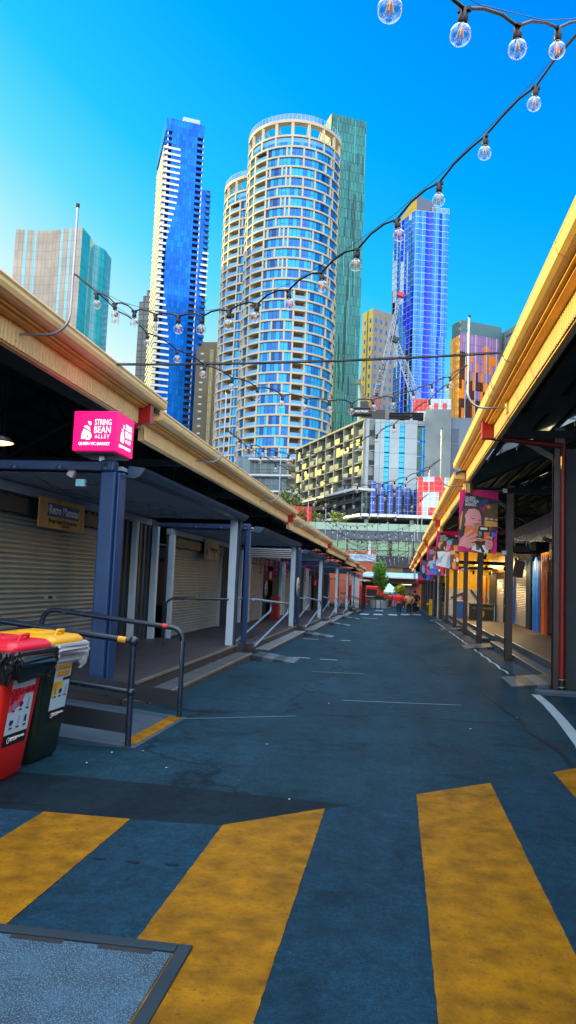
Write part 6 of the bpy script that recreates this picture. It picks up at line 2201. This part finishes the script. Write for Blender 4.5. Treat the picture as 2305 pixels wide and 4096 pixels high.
# corrugated concrete core with chequered base
t = thing('concrete_core', 'ribbed grey concrete block with dark window strip right of the apartments', 'building', (8, 152, gz(152)))
mb = MB(); prof = []
x = 4.75
while x < 9.6:
    prof += [(x, 150.3), (x + .1, 150.3), (x + .12, 150.42), (x + .2, 150.42)]
    x += .22
mb.strip(prof, 'z', 10, 36.9); mb.box(4.75, 9.6, 150.5, 160, 10, 36.9)
mb.build('ribbed_wall', mat('ribbed_concrete', (.25, .29, .29), .85, var=.25, scale=.2), t)
mb = MB(); mb.box(9.6, 19, 150.9, 160, 5, 35.3); mb.build('side_wall', mat('blue_grey_wall', (.13, .18, .23), .7, scale=.2), t)
for j in range(5):
    mb = MB(); z = 33.2 - (j + 1) * 3.1; mb.box(9.85, 11.3, 150.82, 150.88, z + .15, z + 3.0); mb.build('window', mat('slate_glass', (.03, .06, .10), .1), t)
M_chk = brick('chequered_tiles', (.36, .44, .47), (.46, .53, .56), (.75, .80, .84), .95, .95, .05, .4)
M_chr = brick('red_tiles', (.60, .015, .02), (.66, .03, .03), (.66, .2, .2), .95, .95, .04, .4)


def cheq(name, label, x0, x1, y, z0, z1, reds, curve=0.):
    t = thing(name, label, 'building', (x0, y, gz(y)))
    mb = MB()
    nx_ = int((x1 - x0) / .95); nz_ = int((z1 - z0) / .95)
    for i in range(nx_):
        for j in range(nz_):
            r = any(a <= i <= b and c <= j <= d for a, b, c, d in reds)
            f = lambda q: y - curve * math.sin(q / nx_ * math.pi)
            mb.add([(x0 + i * .95, f(i), z0 + j * .95), (x0 + (i + 1) * .95, f(i + 1), z0 + j * .95), (x0 + (i + 1) * .95, f(i + 1), z0 + (j + 1) * .95), (x0 + i * .95, f(i), z0 + (j + 1) * .95)], [(0, 1, 2, 3)], 1 if r else 0)
    mb.build('tiled_wall', [M_chk, M_chr], t, uv=True)
    mb = MB(); mb.box(x0, x1 - .5, y + .05, y + 8, z0, z1 - .6); mb.build('side_wall', M_conc2, t)


cheq('chequered_building', 'white tiled building with red tile bars beside the solar fins', 3.3, 9.4, 140, 11.2, 21.8, [(0, 0, 0, 20), (1, 2, 8, 9), (3, 3, 8, 10), (2, 3, 0, 4), (4, 4, 3, 10), (5, 5, 6, 8)], .8)
cheq('chequered_building', 'pale tiled rooftop box with red tile stripes above the ribbed concrete', 2.4, 11.2, 170, 38.2, 44.6, [(0, 0, 0, 6), (3, 3, 2, 6), (1, 2, 3, 5), (5, 5, 0, 4), (7, 7, 1, 4)])
t = thing('roof_louvre', 'dark slatted plant screen on top of the concrete apartments', 'roof plant', (-2, 155, 34.8))
for k in range(6):
    mb = MB(); mb.box(-2.6, 4.4, 153, 157, 35.1 + k * .32, 35.22 + k * .32); mb.build('slat', M_black, t)

# ---------------------------------------------------------------- small balcony block and red hoarding at its left
t = thing('balcony_block', 'small apartment block with white balcony slabs at the foot of the round tower', 'building', (-26, 150, gz(150)))
mb = MB(); mb.box(-34, -23.3, 152, 165, -3, 27); mb.build('wall', brick('grey_glass_block', (.04, .09, .10), (.10, .18, .20), (.14, .16, .17), 1.2, 3.3, .12, .15, .2), t, uv=True)
for j in range(6):
    z = 26 - j * 3.3
    mb = MB(); mb.box(-31 + j * .3, -22.0, 149.6, 152, z, z + .3); mb.build('balcony_slab', M_white2, t)
    mb = MB()
    for k in range(18):
        mb.box(-30 + k * .47, -29.96 + k * .47, 149.7, 149.74, z + .3, z + 1.3)
    mb.box(-30, -22, 149.68, 149.76, z + 1.3, z + 1.38); mb.build('railing', M_black, t)
t = thing('podium', 'dark glass podium under the round towers', 'building', (-45, 225, gz(225)))
mb = MB(); mb.box(-70, -20, 220, 260, -3, 33); mb.build('wall', brick('podium_wall', (.06, .20, .42), (.10, .30, .50), (.30, .27, .22), 2.2, 3.3, .3, .15, .2), t, uv=True)
t = thing('red_hoarding', 'bright red hoarding rising behind the left sheds', 'hoarding', (-19, 110, gz(110)))
mb = MB(); mb.box(-21, -12.9, 110, 110.4, -1, 12.6); mb.build('panel', mat('bright_red_panel', (.70, .01, .012), .5), t)
mb = MB(); mb.box(-21, -12.9, 109.97, 109.998, 12.3, 12.62); mb.build('top_trim', M_red, t)


def leaf_cloud(mb, c, rad, n, s, mi=0, g=RN, clumps=None):
    cl = clumps or [(Vector(c) + Vector(((g.random() - .5) * 1.3 * rad[0], (g.random() - .5) * 1.3 * rad[1], (g.random() - .5) * 1.5 * rad[2])), .35 + .35 * g.random()) for _ in range(16)]
    for k in range(n):
        cc, cr = cl[k % len(cl)]
        d = Vector((g.gauss(0, 1), g.gauss(0, 1), g.gauss(0, 1))).normalized() * (g.random() ** .45)
        p = cc + Vector((d.x * rad[0], d.y * rad[1], d.z * rad[2])) * cr
        a = Vector((g.random() - .5, g.random() - .5, g.random() - .5)).normalized() * s
        b = a.cross(Vector((g.random() - .5, g.random() - .5, g.random() - .5))).normalized() * s * .5
        mb.add([p - a, p + b, p + a, p - b], [(0, 1, 2, 3)], mi + (g.random() > .6))


def leafmat(n, c, tr=.25):
    m, nt_, b = _nt(n)
    tc = N(nt_, 'ShaderNodeTexCoord')
    f = noise(nt_, tc.outputs['Object'], 2.2, 3)
    o = ramp(nt_, f, [(.3, tuple(x * .5 for x in c)), (.7, tuple(x * 1.5 for x in c))])
    nt_.links.new(o, b.inputs['Base Color'])
    b.inputs['Roughness'].default_value = .55
    return m


def tree(name, label, x, y, zb, h_trunk, ctr, rad, n, s, cols, rt=.05, group=None):
    t = thing(name, label, 'tree' if h_trunk > .5 else 'shrub', (x, y, zb), group)
    mb = MB(); mb.tube([(x, y, zb), (x + .03, y, zb + h_trunk * .5), (x, y, zb + h_trunk)], [rt, rt * .8, rt * .6], 7)
    for k in range(7):
        a = k * .9
        p0 = Vector((x, y, zb + h_trunk * (.85 + .05 * k)))
        mb.tube([p0, p0 + Vector((math.cos(a) * rad[0] * .35, math.sin(a) * rad[1] * .35, rad[2] * .4)), p0 + Vector((math.cos(a) * rad[0] * .6, math.sin(a) * rad[1] * .6, rad[2] * .9))], [rt * .5, rt * .35, rt * .15], 5)
    mb.build('trunk', mat('bark', (.10, .085, .07), .85), t)
    mb = MB(); leaf_cloud(mb, ctr, rad, n, s); mb.build('crown', [leafmat('leaf_a', cols[0]), leafmat('leaf_b', cols[1])], t)


tree('planter_tree', 'small bushy green tree growing from the corrugated planter', -1.95, 79.4, -.3, 1.7, (-1.80, 79.4, 2.15), (.98, .95, 1.55), 5200, .085, [(.06, .20, .012), (.12, .30, .015)], .06)
tree('bright_shrub', 'yellow green shrub behind the people at the lane end', .35, 84, -.95, .45, (.32, 84, .82), (.66, .6, .75), 1500, .09, [(.42, .36, .01), (.30, .34, .01)], .04)
tree('street_tree', 'rusty orange tree in front of the red hoarding', -14.6, 106, -1.2, 7, (-14.6, 106, 9.2), (1.5, 1.5, 2.6), 1800, .22, [(.22, .09, .012), (.12, .10, .02)], .12)
tree('street_tree', 'dark green tree beside the balcony block', -19.5, 130, -1.5, 9, (-19.2, 130, 14.0), (2.6, 2.2, 3.2), 1800, .3, [(.04, .09, .02), (.07, .12, .02)], .15)
t = thing('terrace_shrubs', 'low green shrubs along the glass terrace', 'shrubs', (-12, 115, 10))
mb = MB(); leaf_cloud(mb, (-13, 112, 11.2), (1.6, .8, .8), 500, .2); leaf_cloud(mb, (-9.2, 116, 11.6), (1.4, .8, .8), 500, .2); mb.build('foliage', [leafmat('terr_a', (.20, .22, .02)), leafmat('terr_b', (.06, .12, .02))], t)

# ---------------------------------------------------------------- hotel and terrace at the end of the lane
Yh = 108
t = thing('hotel_building', 'brick and glass hotel closing the lane, with green glass terrace above', 'building', (-5, Yh, gz(Yh)))
M_brick = brick('red_brick', (.52, .10, .035), (.44, .075, .03), (.30, .12, .07), .46, .16, .02, .85, offset=.5, var=.2)
mb = MB(); mb.box(-16, -3.1, Yh, Yh + 12, -3, 6.2); mb.build('brick_wall', M_brick, t, uv=True)
mb = MB(); mb.box(-16, 14, Yh - .3, Yh + 12, 7.8, 9.15); mb.build('grey_band', brick('grey_cladding_panels', (.07, .095, .13), (.085, .11, .15), (.025, .03, .045), 1.6, 1.5, .05, .5), t, uv=True)
mb = MB(); mb.box(-18, 14, Yh - .1, Yh + .1, 9.16, 10.2)
mb.build('terrace_glass', brick('pale_green_glass', (.28, .46, .34), (.34, .50, .36), (.10, .16, .13), 1.5, 1.3, .05, .2), t, uv=True)
mb = MB(); mb.box(-18, 14, Yh + .2, Yh + 12, 9.16, 9.25); mb.build('terrace_floor', M_conc2, t)
M_grg = brick('green_office_glass', (.16, .36, .20), (.28, .50, .24), (.02, .05, .05), 1.45, 1.6, .07, .12, .1, var=.5, wob=.2)
for k in range(9):
    mb = MB(); x = -13.6 + k * 2.1
    mb.box(x, x + 2.0, Yh + .2, Yh + .3, 5.6 if k > 4 else 6.2, 7.78); mb.build('office_window', M_grg, t, uv=True)
for x in (-4.1, -1.1, 2.1):
    mb = MB(); mb.box(x - .2, x + .2, Yh - .05, Yh + .3, 5.6, 7.8); mb.build('mullion', M_white2 if x == -4.1 else M_black, t)
mb = MB(); mb.box(-3.09, 14, Yh + .1, Yh + 12, 4.0, 5.6); mb.build('dark_spandrel', mat('dark_spandrel', (.03, .032, .045), .6), t)
mb = MB(); mb.box(-3.09, 14, Yh + .4, Yh + 12, -3, 4.0); mb.build('dark_cladding', M_bboard, t)
mb = MB()
for k in range(22):
    mb.box(-1.9 + k * .12, -1.86 + k * .12, Yh + .30, Yh + .38, 3.05, 4.0)
mb.build('gold_slats', mat('gold_slats', (.45, .34, .08), .5), t)
mb = MB(); mb.box(-7.0, -3.12, Yh - .12, Yh - .01, 4.75, 5.75); sg = mb.build('sign_board', mat('pale_sign_board', (.34, .50, .62), .5), t)
text('HOTEL', .52, mat('grey_sign_letter', (.10, .16, .22), .5), frame((-5.5, Yh - .125, 5.3), (1, 0, 0), (0, 0, 1)), sg, bold=.004)
mb = MB(); mb.box(-3.0, -2.3, Yh - .2, Yh + .05, 3.7, 4.45); bs = mb.build('blue_sign', mat('deep_blue_sign', (.012, .03, .12), .4), t)
mb = MB()
for r in (.22, .13):
    for k in range(16):
        a0, a1 = k * .3927, (k + 1) * .3927
        if k in (1, 2) and r > .2:
            continue
        c = Vector((-2.65, Yh - .205, 4.08))
        mb.add([c + Vector((r * math.cos(a0), 0, r * math.sin(a0))), c + Vector((r * math.cos(a1), 0, r * math.sin(a1))), c + Vector(((r - .06) * math.cos(a1), 0, (r - .06) * math.sin(a1))), c + Vector(((r - .06) * math.cos(a0), 0, (r - .06) * math.sin(a0)))], [(0, 1, 2, 3)])
mb.build('sign_mark', M_wtext, bs)
# terrace canopy above
t = thing('terrace_canopy', 'white edged canopy roof over the glass terrace', 'canopy', (-4, 118, 11))
mb = MB(); pl = [(-13.5, 131), (-5.9, 116.5), (14, 119), (14, 135), (-13.5, 140)]
mb.prism(pl, 'z', 12.0, 12.45, 0); mb.prism([(x * .99, y + .6) for x, y in pl], 'z', 11.85, 11.998, 1)
mb.build('roof', [mat('canopy_white', (.66, .72, .76), .5), mat('canopy_soffit', (.05, .045, .04), .7)], t)
for x in (-5.2, 2):
    mb = MB(); mb.box(x - .3, x + .3, 120.5, 121.1, 9, 11.9); mb.build('column', M_white2, t)
mb = MB(); mb.box(-14, 14, 126, 127, 9, 11.9); mb.build('back_wall', M_bboard, t)
# lower veranda with awning, brick shop
Yv = 100
t = thing('brick_veranda', 'red brick shopfront with a pale blue awning behind the people', 'building', (-1, Yv, gz(Yv)))
mb = MB(); mb.box(-4.6, 3.4, Yv, Yv + 5, -2, 2.0); mb.build('brick_wall', M_brick, t, uv=True)
mb = MB(); mb.box(-4.6, 3.0, Yv - .3, Yv + .0, 2.02, 2.5); mb.build('brick_parapet', M_brick, t, uv=True)
mb = MB(); mb.add([(-4.5, Yv - 1.6, 2.55), (2.6, Yv - 1.6, 2.55), (2.6, Yv, 3.15), (-4.5, Yv, 3.15), (-4.5, Yv - 1.6, 2.42), (2.6, Yv - 1.6, 2.42), (2.6, Yv, 2.52), (-4.5, Yv, 2.52)], [(0, 1, 2, 3), (0, 4, 5, 1), (1, 5, 6, 2), (0, 3, 7, 4), (7, 6, 5, 4)]); mb.build('awning_roof', mat('pale_blue_roofing', (.20, .36, .48), .5), t)
mb = MB(); mb.box(-4.5, 2.6, Yv - 1.66, Yv - 1.602, 2.40, 2.56); mb.build('awning_trim', M_white2, t)
mb = MB(); mb.box(-4.6, 2.8, Yv - 1.2, Yv - .02, 1.7, 1.95); mb.build('veranda_beam', M_timber, t)
for (x, wd) in ((.2, .5), (1.25, .6)):
    mb = MB(); mb.box(x, x + wd, Yv - .04, Yv - .002, .2, 1.55); mb.build('window', mat('grey_shop_glass', (.10, .14, .18), .2), t)
for k, (xa, xb, z) in enumerate(((-4.3, -3.6, 1.9), (.5, 1.8, 1.62))):
    tt = thing('strip_lamp', 'warm strip lamp glowing under the veranda, %s end' % ('left' if k == 0 else 'right'), 'lamp', (xa, Yv - 2, z))
    mb = MB(); mb.tube([(xa, Yv - 2.0, z), (xb, Yv - 2.2, z + .03)], .04, 6); mb.build('tube', glow('warm_strip', (1, .8, .35), 1.3), tt)
    mb = MB(); mb.bar((xa, Yv - 2, z + .05), (xb, Yv - 2.2, z + .08), .1, .04); mb.build('housing', M_white2, tt)
# marquee, red van, planter
t = thing('marquee', 'pale mint pop-up marquee between tree and shrub', 'marquee', (-.7, 90, gz(90)))
mb = MB(); z = gz(90)
ap = Vector((-1.0, 90, 1.75))
cr = [Vector((-2.4, 88.6, .72)), Vector((.75, 88.6, .72)), Vector((.75, 91.4, .72)), Vector((-2.4, 91.4, .72))]
for k in range(4):
    a, b = cr[k], cr[(k + 1) % 4]
    m1 = (a + ap) / 2 - Vector((0, 0, .14)); m2 = (b + ap) / 2 - Vector((0, 0, .14))
    mb.add([a, b, m2, m1], [(0, 1, 2, 3)]); mb.add([m1, m2, ap], [(0, 1, 2)])
    mb.add([a, b, b - Vector((0, 0, .2)), a - Vector((0, 0, .2))], [(0, 1, 2, 3)])
mb.build('roof', mat('mint_canvas', (.42, .80, .66), .6, var=.06), t)
for c in cr:
    mb = MB(); mb.bar(c, (c.x, c.y, z), .05, .05); mb.build('leg', M_white2, t)
t = thing('food_truck', 'bright red food truck with white round emblem behind the tree', 'truck', (-3.6, 88, gz(88)))
z = gz(88)
mb = MB(); mb.box(-6.0, -1.55, 88, 90, z + .35, z + 2.35); mb.build('body', mat('truck_red', (.95, .008, .012), .35), t, bevel=.08)
mb = MB(); mb.rev([(0, 0), (.42, 0), (.42, .02), (0, .02)], (-4.9, 88.0, z + 1.25), 20, M=Matrix.Rotation(math.pi / 2, 3, 'X')); mb.build('emblem', M_wtext, t)
mb = MB(); mb.box(-3.6, -2.2, 87.6, 87.99, z + 1.1, z + 1.18); mb.build('serving_shelf', M_white2, t)
mb = MB(); mb.box(-3.5, -2.3, 87.97, 87.995, z + 1.2, z + 2.0); mb.build('hatch', M_door, t)
for x in (-5.2, -2.4):
    mb = MB(); mb.rev([(0, -.1), (.34, -.1), (.34, .1), (0, .1)], (x, 88.1, z + .34), 16, M=Matrix.Rotation(math.pi / 2, 3, 'X')); mb.build('wheel', M_black, t)
t = thing('corrugated_planter', 'round corrugated steel planter holding the green tree', 'planter', (-1.95, 79.3, gz(79)))
mb = MB(); pr = []
for k in range(26):
    pr += [(1.02 + .025 * math.sin(k * math.pi), gz(79) + k * .034)] if False else [(1.0 + (.03 if k % 2 else 0), gz(79) + k * .036)]
mb.rev(pr, (-1.95, 79.3, 0), 28); mb.build('wall', mat('planter_steel', (.50, .58, .66), .35, .35), t)
mb = MB(); mb.rev([(0, gz(79) + .86), (.99, gz(79) + .86)], (-1.95, 79.3, 0), 20); mb.build('soil', mat('soil', (.03, .02, .012), .9), t)
t = thing('planter_shrubs', 'low dark shrubs filling the corrugated planter', 'shrubs', (-1.95, 79, .1))
mb = MB(); leaf_cloud(mb, (-1.75, 79.0, .12), (.7, .6, .4), 700, .08); mb.build('foliage', [leafmat('und_a', (.02, .06, .02)), leafmat('und_b', (.04, .09, .03))], t)
t = thing('hoop_rail', 'black double hoop rail in front of the planter', 'rail', (-1.5, 68, gz(68)))
for k in range(2):
    mb = MB(); x = -1.9 + k * .42; z = gz(69)
    mb.tube([(x - 1.0, 69, z + 1.0), (x - .25, 69, z + .98), (x - .08, 69, z + .93), (x, 69, z + .8), (x, 69, z)], .03, 8); mb.build('hoop', M_black, t)
t = thing('round_pub_sign', 'red disc sign on a white bracket at the right roof end', 'sign', (2.1, 75, 2))
mb = MB(); mb.rev([(0, -.05), (.30, -.05), (.33, 0), (.30, .05), (0, .05)], (2.12, 75, 2.02), 22, M=Matrix.Rotation(math.pi / 2, 3, 'X')); mb.build('disc', mat('sign_red_disc', (.75, .01, .03), .35), t)
mb = MB(); mb.bar((1.72, 75, 2.95), (2.6, 75, 2.6), .05, .05); mb.bar((1.9, 75, 2.6), (2.1, 75, 2.35), .03, .03); mb.box(1.55, 1.75, 74.9, 75.1, 2.2, 3.2); mb.build('bracket', M_white, t)
text('b', .34, M_black, frame((2.12, 74.94, 2.04), (1, 0, 0), (0, 0, 1)), t, bold=.02)
t = thing('pot_plant', 'yellow flowered pot plant beside the dark right wall', 'pot plant', (1.95, 76, gz(76)))
mb = MB(); mb.rev([(0, 0), (.22, 0), (.3, .4), (.26, .4), (0, .36)], (1.9, 75.6, gz(75.6)), 14); mb.build('pot', M_black, t)
mb = MB(); leaf_cloud(mb, (1.9, 75.6, gz(75.6) + .75), (.35, .3, .45), 350, .06); mb.build('foliage', [leafmat('pot_a', (.5, .42, .02)), leafmat('pot_b', (.12, .2, .02))], t)
t = thing('sun_block_wall', 'added unseen wall behind the left sheds keeping the low sun out', 'wall', (-17.3, 40, 0))
mb = MB(); mb.box(-17.4, -17.2, -8, 100, -2, 5.2); mb.build('wall', M_navy, t)  # added out of view to block low sun under the left roofs
mb = MB(); mb.box(-17.19, -17.1, -8, 100, 2.6, 2.8); mb.build('rail', M_timber, t)


# ---------------------------------------------------------------- people
def skin_mesh(name, verts, edges, radii, m, parent, sub=1):
    me = bpy.data.meshes.new(name)
    off = wloc(parent)
    me.from_pydata([tuple(Vector(v) - off) for v in verts], edges, [])
    bm = bmesh.new(); bm.from_mesh(me)
    ly = bm.verts.layers.skin.verify()
    bm.verts.ensure_lookup_table()
    for i, v in enumerate(bm.verts):
        r = radii[i]
        v[ly].radius = r if isinstance(r, tuple) else (r, r)
        v[ly].use_root = (i == 0)
    bm.to_mesh(me); bm.free()
    o = bpy.data.objects.new(name, me)
    COL.objects.link(o); o.parent = parent
    sk = o.modifiers.new('Skin', 'SKIN'); sk.use_smooth_shade = True
    ss = o.modifiers.new('Sub', 'SUBSURF'); ss.levels = sub; ss.render_levels = sub
    me.materials.append(m)
    return o


M_skin = mat('skin', (.36, .18, .12), .5, var=.05)


def person(label, x, y, rz, h, top, topc, legc, hairc, hood=None, arms='down', bulk=1., shoes=(.5, .5, .5), phase=0.):
    t = thing('person', label, 'person', (x, y, gz(y)), 'people at the end of the lane')
    s = h / 1.72
    c_, s_ = math.cos(rz), math.sin(rz)
    def T(p):
        return (x + (p[0] * c_ - p[1] * s_) * s, y + (p[0] * s_ + p[1] * c_) * s, gz(y) + p[2] * s)
    st = .10 * math.sin(phase)
    # joints; the figure faces +y in its own frame
    J = dict(pel=(0, 0, .94), spn=(0, -.01, 1.12), chs=(0, 0, 1.32), nek=(0, .0, 1.46), hd0=(0, .02, 1.54), hd1=(0, .025, 1.62), hd2=(0, .01, 1.70))
    verts = [J['pel'], J['spn'], J['chs'], J['nek'], J['hd0'], J['hd1'], J['hd2']]
    rad = [(.15 * bulk, .11 * bulk), (.14 * bulk, .11 * bulk), (.17 * bulk, .11 * bulk), .055, .075, (.082, .095), .06]
    ed = [(0, 1), (1, 2), (2, 3), (3, 4), (4, 5), (5, 6)]
    hands = []
    for sd in (-1, 1):
        k = len(verts)
        if arms == 'pockets':
            pts = [(sd * .19 * bulk, 0, 1.38), (sd * .33 * bulk, -.06, 1.14), (sd * .24, .10, .98), (sd * .20, .14, .95)]
        else:
            pts = [(sd * .19 * bulk, 0, 1.38), (sd * .27 * bulk, -.04, 1.12), (sd * .27 * bulk, .06, .90), (sd * .265 * bulk, .08, .83)]
        verts += pts; rad += [.06, .048, .034, (.024, .036)]
        ed += [(2, k), (k, k + 1), (k + 1, k + 2), (k + 2, k + 3)]
        hx, hy, hz = pts[3]
        for f in range(5):                      # five fingers
            q = len(verts)
            if f == 0:
                verts += [(hx - sd * .03, hy + .03, hz - .02), (hx - sd * .035, hy + .045, hz - .055)]
            else:
                L = (.085, .095, .09, .07)[f - 1]
                yy = hy + .03 - .02 * (f - 1)
                verts += [(hx, yy, hz - .05), (hx - sd * .012, yy, hz - .05 - L * .8)]
            rad += [.0095, .008]
            ed += [(k + 3, q), (q, q + 1)]
    for sd in (-1, 1):
        k = len(verts)
        f = st * sd
        pts = [(sd * .095, 0, .88), (sd * .10, f * .5 + .01, .50), (sd * .10, f - .02 * (f < 0), .09), (sd * .105, f + .13, .04)]
        verts += pts; rad += [.095 * bulk, .065, .04, (.035, .03)]
        ed += [(0, k), (k, k + 1), (k + 1, k + 2), (k + 2, k + 3)]
    body = skin_mesh('body', [T(v) for v in verts], ed, [tuple(a * s for a in r) if isinstance(r, tuple) else r * s for r in rad], M_skin, t)
    # jacket: torso and sleeves, a little wider
    jv = [(0, 0, .86 if top == 'long' else .97), (0, -.01, 1.12), (0, 0, 1.34), (0, .0, 1.45)]
    jr = [(.205 * bulk, .16 * bulk), (.20 * bulk, .155 * bulk), (.20 * bulk, .14 * bulk), .08]
    je = [(0, 1), (1, 2), (2, 3)]
    for sd in (-1, 1):
        k = len(jv)
        if arms == 'pockets':
            pts = [(sd * .20 * bulk, 0, 1.38), (sd * .34 * bulk, -.06, 1.14), (sd * .255, .08, 1.0)]
        else:
            pts = [(sd * .20 * bulk, 0, 1.38), (sd * .275 * bulk, -.04, 1.12), (sd * .272 * bulk, .05, .92)]
        jv += pts; jr += [.085, .072, .055]; je += [(2, k), (k, k + 1), (k + 1, k + 2)]
    skin_mesh('jacket', [T(v) for v in jv], je, [tuple(a * s for a in r) if isinstance(r, tuple) else r * s for r in jr], topc, t)
    tv = [(0, 0, .95), (0, 0, .90)]; tr = [(.165 * bulk, .13 * bulk)] * 2; te = [(0, 1)]
    for sd in (-1, 1):
        k = len(tv); f = st * sd
        tv += [(sd * .10, 0, .84), (sd * .102, f * .5 + .01, .50), (sd * .102, f, .12)]
        tr += [.115 * bulk, .085, .07]; te += [(1, k), (k, k + 1), (k + 1, k + 2)]
    skin_mesh('trousers', [T(v) for v in tv], te, [tuple(a * s for a in r) if isinstance(r, tuple) else r * s for r in tr], legc, t)
    sm = mat('shoe', shoes, .5, var=.05)
    for sd in (-1, 1):
        f = st * sd
        skin_mesh('shoe', [T((sd * .102, f - .04, .05)), T((sd * .104, f + .06, .045)), T((sd * .106, f + .15, .035))], [(0, 1), (1, 2)], [.048 * s, .046 * s, .036 * s], sm, t)
    # hair / hat shell and ears-level face details
    mb = MB()
    c = T((0, .0, 1.64)); Rr = .112 * s
    prof = [(Rr * math.sin(a), Rr * 1.12 * math.cos(a)) for a in [k * .25 for k in range(9)]]
    mb.rev([(r if r > 1e-4 else 1e-4, z) for r, z in prof], (c[0], c[1], c[2]), 14)
    mb.build('hood' if hood else 'hair', hairc, t)
    mb = MB()
    for sd in (-1, 1):
        e = T((sd * .034, .108, 1.615)); mb.rev([(1e-4, .009), (.009, 0), (1e-4, -.009)], e, 6)
    n0 = T((0, .125, 1.585)); mb.rev([(1e-4, .02), (.013, -.012), (1e-4, -.02)], n0, 6)
    mt = T((0, .105, 1.545)); mb.rev([(1e-4, .004), (.02, 0), (1e-4, -.004)], mt, 6)
    mb.build('face', mat('face_detail', (.10, .04, .03), .5), t)
    return t


C = lambda n, c: mat(n, c, .8, var=.15)
M_hairb = C('black_hair', (.012, .010, .010)); M_hairr = C('dark_auburn_hair', (.06, .02, .02)); M_dk = C('dark_cloth', (.010, .011, .015)); M_den = C('navy_denim', (.008, .016, .05))
person('person in a bright red jacket and dark jeans standing on a pale plate', .16, 57.4, math.radians(0), 1.74, 'short', C('red_jacket', (.95, .01, .012)), M_den, M_hairb, bulk=1.25, shoes=(.01, .01, .012))
person('person in a tan jacket and black leggings with pale shoes', .93, 58.6, math.radians(8), 1.68, 'long', C('tan_jacket', (.62, .26, .11)), M_dk, M_hairr, arms='pockets', bulk=1.28, shoes=(.55, .5, .46), phase=.3)
person('person all in black with a beanie beside the tan jacket', 1.38, 60.5, math.radians(10), 1.86, 'long', C('black_coat', (.010, .014, .018)), M_dk, C('beanie', (.01, .01, .014)), hood=True, arms='pockets', bulk=1.15, shoes=(.2, .2, .22), phase=.6)
person('distant person in a red jacket and black trousers', -.75, 82.5, math.radians(5), 1.66, 'short', C('red_jacket_far', (.9, .012, .015)), M_dk, C('grey_cap', (.10, .12, .18)), bulk=1.2, arms='pockets', phase=.5)
person('distant person in a blue hooded jacket and grey trousers', -.28, 83.5, math.radians(-5), 1.72, 'long', C('blue_hoodie', (.02, .06, .85)), C('grey_trousers', (.30, .31, .36)), C('blue_hood', (.02, .04, .55)), hood=True, bulk=1.05, shoes=(.05, .05, .06), phase=.9)
person('distant person in pale clothes hidden behind the group', .72, 86, 0, 1.66, 'long', C('pale_top', (.36, .42, .44)), M_dk, M_hairb, bulk=1., phase=.4)
t = thing('shoulder_bag', 'black shoulder bag hanging at the red jacket hip', 'bag', (.45, 57.2, gz(57) + .8))
mb = MB(); mb.obox((.50, 57.2, gz(57) + .90), .26, .16, .34, (0, .1, 0)); mb.build('pouch', M_dk, t, bevel=.04)
mb = MB(); mb.tube([(.44, 57.2, gz(57) + 1.06), (.3, 57.22, gz(57) + 1.25), (.05, 57.2, gz(57) + 1.42)], .012, 5); mb.build('strap', M_black, t)
